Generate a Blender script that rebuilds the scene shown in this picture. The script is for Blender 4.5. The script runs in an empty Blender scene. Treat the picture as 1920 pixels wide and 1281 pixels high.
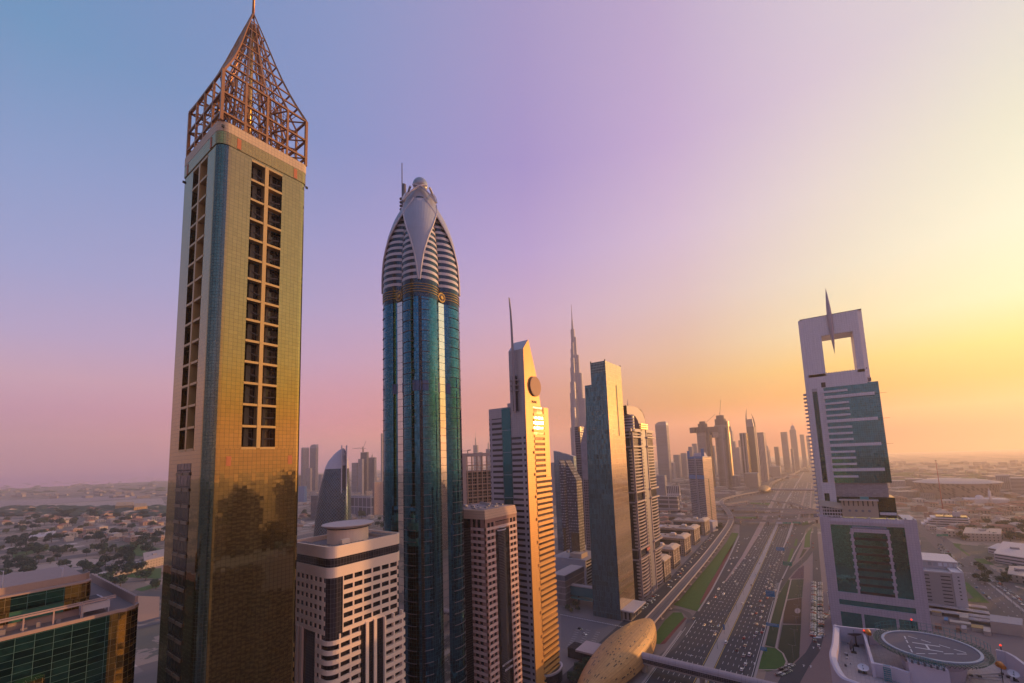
import bpy, bmesh, math, random
from math import sin, cos, pi, radians, hypot, atan2, sqrt
from mathutils import Vector, Matrix
random.seed(7)
S = bpy.context.scene
COL = S.collection
# ---------------------------------------------------------------- camera
# world: +Y runs along the highway, +X to its right, metres; the lens stands 165 m up
CAMZ = 165.0
FPX, CX, CY, YAW, PITCH, ROLL = 790.14, 979.69, 770.24, radians(-34.6), radians(6.49), radians(2.22)
def _ry(v):
    c, s = cos(-YAW), sin(-YAW)
    return Vector((v[0]*c-v[1]*s, v[0]*s+v[1]*c, v[2]))
_F = Vector((0, cos(PITCH), sin(PITCH))); _R0 = Vector((1, 0, 0)); _U0 = Vector((0, -sin(PITCH), cos(PITCH)))
CR = _ry(cos(ROLL)*_R0 - sin(ROLL)*_U0); CU = _ry(sin(ROLL)*_R0 + cos(ROLL)*_U0); CF = _ry(_F)
cam = bpy.data.cameras.new('camera'); co = bpy.data.objects.new('camera', cam); COL.objects.link(co)
co.matrix_world = Matrix(((CR.x, CU.x, -CF.x, 0), (CR.y, CU.y, -CF.y, 0), (CR.z, CU.z, -CF.z, CAMZ), (0, 0, 0, 1)))
cam.sensor_width = 36; cam.lens = 36*FPX/1920
cam.shift_x = (960-CX)/1920; cam.shift_y = (CY-640.5)/1920
cam.clip_start = 1; cam.clip_end = 90000
S.camera = co
def ray(x, y): return CF*FPX + CR*(x-CX) + CU*(CY-y)
def G(x, y, z=0.0):                      # photo pixel -> point on the level z
    d = ray(x, y); t = (z-CAMZ)/d.z
    return Vector((d.x*t, d.y*t, z))
def AtD(x, y, D):                        # photo pixel -> point at ground distance D
    d = ray(x, y); t = D/hypot(d.x, d.y)
    return Vector((d.x*t, d.y*t, CAMZ+d.z*t))
def PR(p):
    v = Vector(p)-Vector((0, 0, CAMZ)); k = v.dot(CF)
    return (CX+FPX*v.dot(CR)/k, CY-FPX*v.dot(CU)/k) if k > 1 else (-1e4, -1e4)
# ---------------------------------------------------------------- sky, sun, exposure
SUN_AZ, SUN_EL = radians(31.9), radians(4.7)
S.view_settings.view_transform = 'Standard'; S.view_settings.look = 'None'
S.view_settings.gamma = 1; S.view_settings.exposure = 0.5
S.render.engine = 'CYCLES'
S.cycles.use_denoising = True
S.cycles.max_bounces = 6; S.cycles.diffuse_bounces = 2; S.cycles.glossy_bounces = 4; S.cycles.volume_bounces = 2
S.cycles.transmission_bounces = 2; S.cycles.caustics_reflective = False; S.cycles.caustics_refractive = False
S.cycles.sample_clamp_indirect = 6
SKY_A = [0, 14, 28, 45, 65, 90, 118, 180]
SKY_E = [0, 1.5, 3.5, 6, 9, 13, 19, 27, 37, 50, 90]
SKY = [
[(0.630,0.288,0.096),(0.617,0.292,0.055),(0.724,0.402,0.050),(0.731,0.503,0.115),(0.722,0.655,0.252),(0.718,0.708,0.463),(0.665,0.686,0.518),(0.586,0.609,0.479),(0.519,0.542,0.492),(0.566,0.536,0.500),(0.140,0.191,0.366)],
[(0.430,0.156,0.053),(0.457,0.105,0.017),(0.619,0.213,0.019),(0.667,0.371,0.045),(0.668,0.585,0.181),(0.657,0.688,0.452),(0.597,0.668,0.523),(0.539,0.576,0.476),(0.483,0.472,0.488),(0.501,0.470,0.488),(0.163,0.210,0.374)],
[(0.257,0.045,0.015),(0.306,0.000,0.000),(0.471,0.101,0.008),(0.533,0.257,0.020),(0.557,0.433,0.115),(0.558,0.533,0.327),(0.533,0.534,0.444),(0.513,0.485,0.478),(0.451,0.391,0.485),(0.427,0.380,0.468),(0.159,0.206,0.373)],
[(0.235,0.012,0.003),(0.300,0.038,0.021),(0.449,0.100,0.036),(0.432,0.189,0.044),(0.488,0.285,0.122),(0.488,0.340,0.255),(0.465,0.365,0.396),(0.436,0.348,0.482),(0.369,0.281,0.466),(0.339,0.269,0.430),(0.157,0.205,0.372)],
[(0.318,0.083,0.112),(0.452,0.128,0.138),(0.542,0.152,0.107),(0.480,0.180,0.141),(0.497,0.220,0.195),(0.490,0.267,0.297),(0.412,0.279,0.411),(0.325,0.249,0.460),(0.253,0.207,0.433),(0.255,0.221,0.408),(0.133,0.186,0.365)],
[(0.376,0.183,0.297),(0.538,0.215,0.287),(0.627,0.214,0.254),(0.530,0.209,0.278),(0.479,0.232,0.315),(0.417,0.259,0.387),(0.329,0.264,0.439),(0.249,0.241,0.448),(0.172,0.213,0.421),(0.162,0.215,0.400),(0.116,0.177,0.357)],
[(0.315,0.157,0.286),(0.427,0.215,0.301),(0.467,0.239,0.333),(0.454,0.243,0.353),(0.457,0.293,0.389),(0.346,0.289,0.460),(0.245,0.272,0.473),(0.180,0.251,0.446),(0.104,0.221,0.390),(0.087,0.189,0.359),(0.084,0.159,0.344)],
[(0.356,0.191,0.200),(0.351,0.191,0.202),(0.299,0.191,0.219),(0.300,0.192,0.221),(0.286,0.187,0.220),(0.150,0.142,0.215),(0.120,0.132,0.215),(0.104,0.125,0.224),(0.074,0.111,0.242),(0.074,0.118,0.265),(0.107,0.169,0.352)],
]
W = bpy.data.worlds.new('World'); S.world = W; W.use_nodes = True
def vm(nt, op, *a, clamp=False):
    n = nt.nodes.new('ShaderNodeMath'); n.operation = op; n.use_clamp = clamp
    for i, x in enumerate(a):
        if isinstance(x, (int, float)): n.inputs[i].default_value = x
        else: nt.links.new(x, n.inputs[i])
    return n.outputs[0]
def mixc(nt, f, a, b, blend='MIX'):
    n = nt.nodes.new('ShaderNodeMix'); n.data_type = 'RGBA'; n.blend_type = blend
    for s, x in ((n.inputs[0], f), (n.inputs[6], a), (n.inputs[7], b)):
        if isinstance(x, (int, float)): s.default_value = x
        elif isinstance(x, (tuple, list)): s.default_value = (*x[:3], 1)
        else: nt.links.new(x, s)
    return n.outputs[2]
def mixf(nt, f, a, b):
    n = nt.nodes.new('ShaderNodeMix'); n.data_type = 'FLOAT'
    for s, x in ((n.inputs[0], f), (n.inputs[2], a), (n.inputs[3], b)):
        if isinstance(x, (int, float)): s.default_value = x
        else: nt.links.new(x, s)
    return n.outputs[0]
def build_world():
    nt = W.node_tree; bg = nt.nodes['Background']
    tc = nt.nodes.new('ShaderNodeTexCoord'); sp = nt.nodes.new('ShaderNodeSeparateXYZ')
    nt.links.new(tc.outputs['Generated'], sp.inputs[0])
    x, y, z = sp.outputs
    el = vm(nt, 'MULTIPLY', vm(nt, 'ARCSINE', z), 180/pi)
    h = vm(nt, 'SQRT', vm(nt, 'ADD', vm(nt, 'MULTIPLY', x, x), vm(nt, 'MULTIPLY', y, y)))
    dt = vm(nt, 'DIVIDE', vm(nt, 'ADD', vm(nt, 'MULTIPLY', x, sin(SUN_AZ)), vm(nt, 'MULTIPLY', y, cos(SUN_AZ))), vm(nt, 'MAXIMUM', h, 1e-4))
    az = vm(nt, 'MULTIPLY', vm(nt, 'ARCCOSINE', vm(nt, 'MINIMUM', vm(nt, 'MAXIMUM', dt, -1.0), 1.0)), 180/pi)
    elf = vm(nt, 'SQRT', vm(nt, 'DIVIDE', vm(nt, 'MAXIMUM', el, 0.0), 90.0))   # finer steps near the horizon
    out = None
    for k, row in enumerate(SKY):
        r = nt.nodes.new('ShaderNodeValToRGB'); cr = r.color_ramp; cr.interpolation = 'B_SPLINE' if False else 'LINEAR'
        while len(cr.elements) < len(row): cr.elements.new(0.5)
        for e, (d, c) in zip(cr.elements, zip(SKY_E, row)):
            e.position = sqrt(d/90); e.color = (*c, 1)
        nt.links.new(elf, r.inputs[0])
        if out is None: out = r.outputs[0]
        else:
            mr = nt.nodes.new('ShaderNodeMapRange'); mr.interpolation_type = 'LINEAR'
            nt.links.new(az, mr.inputs[0]); mr.inputs[1].default_value = SKY_A[k-1]; mr.inputs[2].default_value = SKY_A[k]
            out = mixc(nt, mr.outputs[0], out, r.outputs[0])
    nt.links.new(out, bg.inputs[0]); bg.inputs[1].default_value = 1.0
build_world()
sl = bpy.data.lights.new('sun', 'SUN'); sl.energy = 5.0; sl.angle = radians(0.5); sl.color = (1, .50, .17)
so = bpy.data.objects.new('sun', sl); COL.objects.link(so)
so.rotation_euler = Vector((sin(SUN_AZ)*cos(SUN_EL), cos(SUN_AZ)*cos(SUN_EL), sin(SUN_EL))).to_track_quat('Z', 'Y').to_euler()
# ---------------------------------------------------------------- naming helpers
LOC = {}
def tag(o, label=None, cat=None, group=None, kind=None):
    if label: o['label'] = label
    if cat: o['category'] = cat
    if group: o['group'] = group
    if kind: o['kind'] = kind
    return o
def thing(name, label, cat, loc=(0, 0, 0), group=None):
    o = bpy.data.objects.new(name, None); COL.objects.link(o); o.location = loc; o.empty_display_size = .5
    LOC[o.name] = Vector(loc)
    return tag(o, label, cat, group)
class MB:
    def __init__(s): s.v = []; s.f = []; s.u = []; s.m = []; s.sm = []
    def face(s, pts, uv=None, m=0, smooth=False):
        i = len(s.v); s.v += [tuple(p) for p in pts]; s.f.append(tuple(range(i, i+len(pts)))); s.u.append(uv); s.m.append(m); s.sm.append(smooth)
    def box(s, x0, x1, y0, y1, z0, z1, m=0):
        a = [(x0, y0, z0), (x1, y0, z0), (x1, y1, z0), (x0, y1, z0), (x0, y0, z1), (x1, y0, z1), (x1, y1, z1), (x0, y1, z1)]
        for q in ((3, 2, 1, 0), (4, 5, 6, 7), (0, 1, 5, 4), (1, 2, 6, 5), (2, 3, 7, 6), (3, 0, 4, 7)): s.face([a[k] for k in q], m=m)
        return s
    def obox(s, c, ax, ay, z0, z1, m=0):      # box on centre c with half axes ax, ay (2d vectors)
        c = Vector(c[:2]); ax = Vector(ax); ay = Vector(ay)
        b = [c-ax-ay, c+ax-ay, c+ax+ay, c-ax+ay]
        return s.prism([(p.x, p.y) for p in b], z0, z1, m)
    def prism(s, poly, z0, z1, m=0, cap=None, bottom=True, smooth=False):
        return s.loft([(poly, z0), (poly, z1)], m, cap, bottom, smooth)
    def loft(s, rings, m=0, cap=None, bottom=True, smooth=False, ms=None):
        cap = m if cap is None else cap
        P0, n = rings[0][0], len(rings[0][0])
        L = [0]
        for i in range(n):
            a, b = P0[i], P0[(i+1) % n]; L.append(L[-1]+hypot(b[0]-a[0], b[1]-a[1]))
        if smooth:
            base = len(s.v)
            for poly, z in rings: s.v += [(p[0], p[1], z) for p in poly]
            for k in range(len(rings)-1):
                z0, z1 = rings[k][1], rings[k+1][1]
                for i in range(n):
                    j = (i+1) % n
                    s.f.append((base+k*n+i, base+k*n+j, base+(k+1)*n+j, base+(k+1)*n+i))
                    s.u.append([(L[i], z0), (L[i+1], z0), (L[i+1], z1), (L[i], z1)]); s.m.append(ms[k] if ms else m); s.sm.append(True)
        else:
            for k in range(len(rings)-1):
                (pa, z0), (pb, z1) = rings[k], rings[k+1]
                for i in range(n):
                    j = (i+1) % n
                    s.face([(*pa[i], z0), (*pa[j], z0), (*pb[j], z1), (*pb[i], z1)], [(L[i], z0), (L[i+1], z0), (L[i+1], z1), (L[i], z1)], ms[k] if ms else m)
        s.face([(*p, rings[-1][1]) for p in rings[-1][0]], m=cap)
        if bottom: s.face([(*p, rings[0][1]) for p in reversed(rings[0][0])], m=cap)
        return s
    def bar(s, p, q, w, h=None, m=0, up=(0, 0, 1)):
        p, q = Vector(p), Vector(q); h = h or w; d = (q-p)
        if d.length < 1e-6: return s
        d.normalize(); up = Vector(up)
        if abs(d.dot(up)) > .98: up = Vector((1, 0, 0))
        a = d.cross(up).normalized()*w/2; b = a.cross(d).normalized()*h/2
        A = [p-a-b, p+a-b, p+a+b, p-a+b]; B = [x+(q-p) for x in A]
        for i in range(4):
            j = (i+1) % 4; s.face([A[i], B[i], B[j], A[j]][::-1], m=m)
        s.face(A, m=m); s.face(B[::-1], m=m)
        return s
    def tube(s, p, q, r0, r1=None, n=8, m=0, caps=True):
        p, q = Vector(p), Vector(q); r1 = r0 if r1 is None else r1; d = (q-p).normalized()
        up = Vector((0, 0, 1)) if abs(d.z) < .95 else Vector((1, 0, 0))
        a = d.cross(up).normalized(); b = a.cross(d).normalized()
        base = len(s.v)
        for c, r in ((p, r0), (q, r1)):
            for i in range(n):
                t = 2*pi*i/n; s.v.append(tuple(c+a*cos(t)*r+b*sin(t)*r))
        for i in range(n):
            j = (i+1) % n; s.f.append((base+j, base+i, base+n+i, base+n+j)); s.u.append(None); s.m.append(m); s.sm.append(True)
        if caps:
            s.f.append(tuple(base+i for i in range(n))); s.u.append(None); s.m.append(m); s.sm.append(False)
            s.f.append(tuple(base+n+i for i in reversed(range(n)))); s.u.append(None); s.m.append(m); s.sm.append(False)
        return s
    def ball(s, c, r, nu=16, nv=10, m=0, sz=1):
        base = len(s.v); c = Vector(c)
        for j in range(nv+1):
            ph = pi*j/nv
            for i in range(nu):
                t = 2*pi*i/nu; s.v.append((c.x+r*sin(ph)*cos(t), c.y+r*sin(ph)*sin(t), c.z+r*sz*cos(ph)))
        for j in range(nv):
            for i in range(nu):
                k = (i+1) % nu; s.f.append((base+(j+1)*nu+i, base+(j+1)*nu+k, base+j*nu+k, base+j*nu+i)); s.u.append(None); s.m.append(m); s.sm.append(True)
        return s
    def wb(s, p0, p1, u0, u1, z0, z1, d0, d1, m=0):   # box on a wall p0->p1 (outward = right hand side)
        p0, p1 = Vector(p0[:2]), Vector(p1[:2]); t = (p1-p0).normalized(); n = Vector((t.y, -t.x))
        a = p0+t*u0+n*d0; b = p0+t*u1+n*d0; c = p0+t*u1+n*d1; d = p0+t*u0+n*d1
        q = [(a.x, a.y), (d.x, d.y), (c.x, c.y), (b.x, b.y)]
        v = [(*x, z0) for x in q]+[(*x, z1) for x in q]
        for k in ((3, 2, 1, 0), (4, 5, 6, 7), (0, 1, 5, 4), (1, 2, 6, 5), (2, 3, 7, 6), (3, 0, 4, 7)): s.face([v[i] for i in k], m=m)
        return s
    def strip(s, L, Rr, z=0, m=0):             # ribbon between two polylines of (x, y)
        for i in range(len(L)-1):
            s.face([(L[i][0], L[i][1], z), (Rr[i][0], Rr[i][1], z), (Rr[i+1][0], Rr[i+1][1], z), (L[i+1][0], L[i+1][1], z)][::1], m=m)
        return s
    def build(s, name, mats, parent=None, label=None, cat=None, group=None, kind=None):
        if not isinstance(mats, (list, tuple)): mats = [mats]
        off = Vector((0, 0, 0)); q = parent
        while q is not None:
            if q.name in LOC: off = LOC[q.name]; break
            q = q.parent
        me = bpy.data.meshes.new(name)
        me.from_pydata([(a-off.x, b-off.y, c-off.z) for a, b, c in s.v], [], s.f)
        uvl = me.uv_layers.new(name='UVMap')
        data = [0.0]*(2*len(me.loops)); V = s.v
        li = 0
        for f, uv in zip(s.f, s.u):
            if uv is None:
                n = len(f); a, b, c = Vector(V[f[0]]), Vector(V[f[1]]), Vector(V[f[2]])
                N = (b-a).cross(c-a)
                if n > 3 and N.length < 1e-9: N = (c-a).cross(Vector(V[f[3]])-a)
                if N.length > 0: N.normalize()
                if abs(N.z) > .75:
                    uv = [(V[k][0], V[k][1]) for k in f]
                else:
                    t = Vector((-N.y, N.x)); t = t.normalized() if t.length > 1e-6 else Vector((1, 0))
                    uv = [(V[k][0]*t.x+V[k][1]*t.y, V[k][2]) for k in f]
            for q in uv:
                data[li] = q[0]; data[li+1] = q[1]; li += 2
        uvl.data.foreach_set('uv', data)
        for mt in mats: me.materials.append(mt)
        me.polygons.foreach_set('material_index', s.m)
        me.polygons.foreach_set('use_smooth', s.sm)
        me.update()
        o = bpy.data.objects.new(name, me); COL.objects.link(o)
        if parent: o.parent = parent
        return tag(o, label, cat, group, kind)
def copy_tree(o, parent=None):
    c = o.copy(); COL.objects.link(c); c.parent = parent
    for ch in list(o.children): copy_tree(ch, c)
    return c
def ngon(cx, cy, r, n, a0=0, ry=None):
    ry = ry or r
    return [(cx+r*cos(a0+2*pi*i/n), cy+ry*sin(a0+2*pi*i/n)) for i in range(n)]
def rrect(x0, x1, y0, y1, r, n=5, corners=(1, 1, 1, 1)):   # ccw from the (x0,y0) corner
    out = []
    for (cx, cy, a, on) in ((x0, y0, pi, corners[0]), (x1, y0, 1.5*pi, corners[1]), (x1, y1, 0, corners[2]), (x0, y1, .5*pi, corners[3])):
        if not on: out.append((cx, cy)); continue
        ox = cx+(r if cx == x0 else -r); oy = cy+(r if cy == y0 else -r)
        for i in range(n+1):
            t = a+pi/2*i/n; out.append((ox+r*cos(t), oy+r*sin(t)))
    return out
def rect(x0, x1, y0, y1): return [(x0, y0), (x1, y0), (x1, y1), (x0, y1)]
# ---------------------------------------------------------------- materials
def newmat(name):
    m = bpy.data.materials.new(name); m.use_nodes = True
    return m, m.node_tree, m.node_tree.nodes['Principled BSDF']
def setb(nt, b, **k):
    for key, v in k.items():
        s = b.inputs[{'col': 'Base Color', 'rough': 'Roughness', 'metal': 'Metallic', 'spec': 'Specular IOR Level', 'norm': 'Normal', 'em': 'Emission Color', 'es': 'Emission Strength'}[key]]
        if isinstance(v, (int, float)): s.default_value = v
        elif isinstance(v, (tuple, list)): s.default_value = (*v[:3], 1)
        else: nt.links.new(v, s)
def uvs(nt):
    u = nt.nodes.new('ShaderNodeUVMap'); u.uv_map = 'UVMap'; s = nt.nodes.new('ShaderNodeSeparateXYZ'); nt.links.new(u.outputs[0], s.inputs[0])
    return s.outputs[0], s.outputs[1], u.outputs[0]
def noise(nt, vec, scale, detail=3, rough=.5):
    n = nt.nodes.new('ShaderNodeTexNoise'); n.inputs['Scale'].default_value = scale; n.inputs['Detail'].default_value = detail; n.inputs['Roughness'].default_value = rough
    if vec is not None: nt.links.new(vec, n.inputs['Vector'])
    return n
def geopos(nt):
    g = nt.nodes.new('ShaderNodeNewGeometry'); return g.outputs['Position'], g.outputs['Normal']
def plain(name, col, rough=.7, metal=0, var=.12, scale=.15, em=0):
    m, nt, b = newmat(name); P, N = geopos(nt)
    n = noise(nt, P, scale, 4, .6)
    n2 = noise(nt, P, scale*11, 2, .5)
    mp = nt.nodes.new('ShaderNodeMapping'); mp.inputs['Scale'].default_value = (1, 1, .05); nt.links.new(P, mp.inputs[0])
    n3 = noise(nt, mp.outputs[0], 1.1, 3, .7)      # rain streaks down the walls
    f = vm(nt, 'ADD', vm(nt, 'ADD', vm(nt, 'MULTIPLY', n.outputs[0], .5), vm(nt, 'MULTIPLY', n2.outputs[0], .2)), vm(nt, 'MULTIPLY', n3.outputs[0], .35))
    c = mixc(nt, f, tuple(x*(1-var) for x in col), tuple(min(1, x*(1+var)) for x in col))
    setb(nt, b, col=c, rough=rough, metal=metal)
    if em: setb(nt, b, em=col, es=em)
    return m
def gridcell(nt, pw, ph, ou=0, ov=0):
    u, v, _ = uvs(nt)
    su = vm(nt, 'DIVIDE', vm(nt, 'ADD', u, ou), pw); sv = vm(nt, 'DIVIDE', vm(nt, 'ADD', v, ov), ph)
    cu, cv = vm(nt, 'FLOOR', su), vm(nt, 'FLOOR', sv)
    fu, fv = vm(nt, 'FRACT', su), vm(nt, 'FRACT', sv)
    cb = nt.nodes.new('ShaderNodeCombineXYZ'); nt.links.new(cu, cb.inputs[0]); nt.links.new(cv, cb.inputs[1])
    w = nt.nodes.new('ShaderNodeTexWhiteNoise'); w.noise_dimensions = '2D'; nt.links.new(cb.outputs[0], w.inputs['Vector'])
    return fu, fv, w.outputs['Value'], w.outputs['Color'], cu, cv
def wobble(nt, colr, amt, P=None, big=0, bscale=.05):
    P0, N = geopos(nt)
    s = nt.nodes.new('ShaderNodeVectorMath'); s.operation = 'SUBTRACT'; nt.links.new(colr, s.inputs[0]); s.inputs[1].default_value = (.5, .5, .5)
    k = nt.nodes.new('ShaderNodeVectorMath'); k.operation = 'SCALE'; nt.links.new(s.outputs[0], k.inputs[0]); k.inputs['Scale'].default_value = amt
    a = nt.nodes.new('ShaderNodeVectorMath'); a.operation = 'ADD'; nt.links.new(N, a.inputs[0]); nt.links.new(k.outputs[0], a.inputs[1])
    cur = a.outputs[0]
    if big:
        n = noise(nt, P0, bscale, 3, .6)
        s = nt.nodes.new('ShaderNodeVectorMath'); s.operation = 'SUBTRACT'; nt.links.new(n.outputs['Color'], s.inputs[0]); s.inputs[1].default_value = (.5, .5, .5)
        k = nt.nodes.new('ShaderNodeVectorMath'); k.operation = 'SCALE'; nt.links.new(s.outputs[0], k.inputs[0]); k.inputs['Scale'].default_value = big
        a = nt.nodes.new('ShaderNodeVectorMath'); a.operation = 'ADD'; nt.links.new(cur, a.inputs[0]); nt.links.new(k.outputs[0], a.inputs[1]); cur = a.outputs[0]
    nn = nt.nodes.new('ShaderNodeVectorMath'); nn.operation = 'NORMALIZE'; nt.links.new(cur, nn.inputs[0])
    return nn.outputs[0]
def curtain(name, tint, pw, ph, line=(.05, .05, .05), lw=.1, wob=.02, rough=.06, var=.25, metal=1.0, big=.03, bscale=.15, vline=True, dark=0, tint2=None, lm=.3, ou=0, ov=0, lr=.45):
    """mirror glass curtain wall: panels of pw x ph metres, mullion lines, each pane slightly out of true"""
    m, nt, b = newmat(name)
    fu, fv, rv, rc, cu, cv = gridcell(nt, pw, ph, ou, ov)
    l = vm(nt, 'LESS_THAN', fv, lw/ph)
    if vline: l = vm(nt, 'MAXIMUM', l, vm(nt, 'LESS_THAN', fu, lw/pw))
    k = vm(nt, 'ADD', 1-var, vm(nt, 'MULTIPLY', rv, var))
    if dark:   # some panes see-through and dark
        d = vm(nt, 'GREATER_THAN', rc if False else vm(nt, 'FRACT', vm(nt, 'MULTIPLY', rv, 7.31)), 1-dark)
        k = vm(nt, 'MULTIPLY', k, vm(nt, 'SUBTRACT', 1.0, vm(nt, 'MULTIPLY', d, .6)))
    if metal < .5:
        mp = nt.nodes.new('ShaderNodeMapping'); mp.inputs['Scale'].default_value = (1, 1, .04); nt.links.new(geopos(nt)[0], mp.inputs[0])
        k = vm(nt, 'MULTIPLY', k, vm(nt, 'ADD', .80, vm(nt, 'MULTIPLY', noise(nt, mp.outputs[0], .9, 3, .7).outputs[0], .4)))
    t1 = mixc(nt, k, (0, 0, 0), tint)
    c = mixc(nt, l, t1, line)
    setb(nt, b, col=c, metal=mixf(nt, l, metal, lm), rough=mixf(nt, l, rough, lr), norm=wobble(nt, rc, wob, big=big, bscale=bscale))
    return m
def facade(name, pw, ph, fw, fh, wall, glass=(.03, .035, .045), wrough=.75, metal=.0, gmetal=.3, grough=.12, var=.1, ou=0, ov=0, lit=0, wob=.02, panel=0):
    """opaque wall with a window opening in every cell (used where the storeys are only a few pixels high)"""
    m, nt, b = newmat(name)
    fu, fv, rv, rc, cu, cv = gridcell(nt, pw, ph, ou, ov)
    mu = vm(nt, 'LESS_THAN', vm(nt, 'ABSOLUTE', vm(nt, 'SUBTRACT', fu, .5)), fw/2)
    mv = vm(nt, 'LESS_THAN', vm(nt, 'ABSOLUTE', vm(nt, 'SUBTRACT', fv, .5)), fh/2)
    w = vm(nt, 'MULTIPLY', mu, mv)
    P, N = geopos(nt); n = noise(nt, P, .06, 4, .6)
    wc = mixc(nt, n.outputs[0], tuple(x*(1-var) for x in wall), tuple(min(1, x*(1+var)) for x in wall))
    gc = mixc(nt, rv, tuple(x*.4 for x in glass), tuple(min(1, x*1.7) for x in glass))
    nr = wobble(nt, rc, wob)
    setb(nt, b, col=mixc(nt, w, wc, gc), metal=mixf(nt, w, metal, gmetal), rough=mixf(nt, w, wrough, grough), norm=mixn(nt, w, nr))
    return m
def mixn(nt, f, nr):
    P, N = geopos(nt)
    n = nt.nodes.new('ShaderNodeMix'); n.data_type = 'VECTOR'; nt.links.new(f, n.inputs[0]); nt.links.new(N, n.inputs[4]); nt.links.new(nr, n.inputs[5])
    return n.outputs[1]
HAZE_D, HAZE_C, HAZE_G = 1.08e-4, (1.0, .90, .81), .45
MAT = {}
M = MAT
# ================================================================ NEAR TOWERS (left row along x = -177)
M['cream'] = plain('cream_cladding', (.50, .40, .32), .55)
M['darkglass'] = curtain('dark_glass', (.10, .10, .12), 1.6, 1.4, wob=.02, rough=.08, var=.6, metal=.6)
M['black'] = plain('near_black', (.03, .03, .035), .6)  # one even near-black for openings, slots, posts and fittings
# ---- gold tower with the lattice crown
def gold_tower():
    X0, X1, Y0, Y1 = -213.0, -177.0, 58.6, 92.4
    root = thing('gold_glass_tower', 'tall gold mirror glass tower with an open bronze lattice pyramid on its roof', 'skyscraper', (-195, 75.5, 0))
    gold = curtain('gold_glass', (.43, .325, .13), 1.5, 1.5, line=(.12, .09, .04), lw=.075, wob=.012, rough=.05, var=.09, big=.008, bscale=.03, lm=.95, lr=.12)
    gold2 = curtain('gold_glass_band', (.50, .35, .12), 1.25, 1.25, line=(.22, .16, .07), lw=.11, wob=.02, rough=.18, var=.1, lm=.5)
    teal = curtain('corner_glass', (.13, .19, .16), 1.2, 1.25, line=(.06, .08, .07), lw=.12, wob=.012, rough=.07, var=.15)
    par = curtain('parapet_tiles', (.64, .48, .30), 1.25, 1.25, line=(.35, .25, .18), lw=.09, wob=.0, rough=.5, var=.06, metal=.0, big=0)
    beige = plain('beige_beam', (.56, .38, .15), .4, metal=.35)
    orange = plain('orange_panel', (.50, .16, .06), .5)
    rec = curtain('recess_glass', (.10, .085, .06), 2.2, 2.8, line=(.16, .12, .08), lw=.12, wob=.03, rough=.1, var=.7, metal=.7)
    zb, zt = 173.0, 289.6
    # plan with a slot on the road face (y 70..82) and one on the side facing us (x -203..-188)
    def plan(notch):
        p = [(X0, Y0)]
        if notch: p += [(-203.2, Y0), (-203.2, Y0+4), (-187.8, Y0+4), (-187.8, Y0)]
        for i in range(9):
            t = -pi/2+pi/2*i/8; p.append((X1-4+4*cos(t), Y0+4+4*sin(t)))
        if notch: p += [(X1, 70), (X1-4, 70), (X1-4, 82), (X1, 82)]
        for i in range(5):
            t = pi/2*i/4; p.append((X1-2+2*cos(t), Y1-2+2*sin(t)))
        return p+[(X0, Y1)]
    mb = MB(); mb.prism(plan(False), 0, zb, 0, 2); mb.prism(plan(True), zb, zt, 0, 2); mb.prism(plan(False), zt, 291, 0, 2)
    body = mb.build('glass_body', [gold, teal, par], root)
    for p in body.data.polygons:      # rounded corner in greener glass
        c = p.center+Vector(LOC[root.name]); n = p.normal
        if abs(n.z) < .2 and n.x > .12 and n.y < -.12: p.material_index = 1
    q = [(x+(.25 if x > -190 else -.25), y+(.25 if y > 75 else -.25)) for x, y in plan(False)]
    MB().prism(q, 291, 296.2).build('gold_band', gold2, root)
    MB().prism([(x*1.0+(.3 if x > -190 else -.3), y+(.3 if y > 75 else -.3)) for x, y in plan(False)], 296.2, 300.2).build('parapet', par, root)
    c = MB(); c.prism([(x, y) for x, y in plan(False)[:9]+[(X1-1.6, Y0+5.2), (X1-6, Y0+5)]], 289, 296); 
    for (y) in (65.2, 87.3): MB().box(X1+.2, X1+.4, y-.7, y+.7, 291.3, 295.6).build('accent_panel', orange, root)
    for (x) in (-184.5, -209.5): MB().box(x-.7, x+.7, Y0-.4, Y0-.2, 291.3, 295.6).build('accent_panel', orange, root)
    for (y) in (66, 88): MB().box(X1+.02, X1+.12, y-.8, y+.8, 166.5, 170).build('accent_panel', orange, root)
    # slots: back glass, pier, beams
    MB().box(X1-3.95, X1-3.6, 70, 82, zb, zt).build('recess_glazing', rec, root)
    MB().box(-203.2, -187.8, Y0+3.6, Y0+3.95, zb, zt).build('recess_glazing', rec, root)
    MB().box(X1-3, X1+.25, 75.1, 76.5, zb, zt+.3).build('pier', beige, root)
    MB().box(-196.2, -194.8, Y0-.25, Y0+3, zb, zt+.3).build('pier', beige, root)
    n = 14
    for i in range(n+1):
        z = zb+(zt-zb)*i/n
        for a, b_ in ((70, 75.1), (76.5, 82)): MB().box(X1-2.6, X1+.12, a, b_, z-.45, z+.45).build('beam', beige, root)
        for a, b_ in ((-203.2, -196.2), (-194.8, -187.8)): MB().box(a, b_, Y0-.12, Y0+2.4, z-.45, z+.45).build('beam', beige, root)
    dk = MB()
    for i in range(n):
        z = zb+(zt-zb)*(i+.5)/n
        dk.bar((X1-3.4, 70.3, z+1.5), (X1-1.2, 75, z-1.2), .35); dk.bar((X1-3.4, 76.8, z-.4), (X1-1.0, 81.8, z-.4), .4)
        dk.box(X1-3.5, X1-2.4, 71.6, 73.2, z-3.2, z+3.2); dk.box(X1-3.5, X1-2.6, 78.2, 79.2, z-3.4, z+3.4)
    dk.build('recess_struts', plain('dark_strut', (.11, .085, .05), .5), root)
    # balconies stacked below the side slot
    bal = plain('balcony_rail', (.24, .18, .11), .5, metal=.2)
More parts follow.
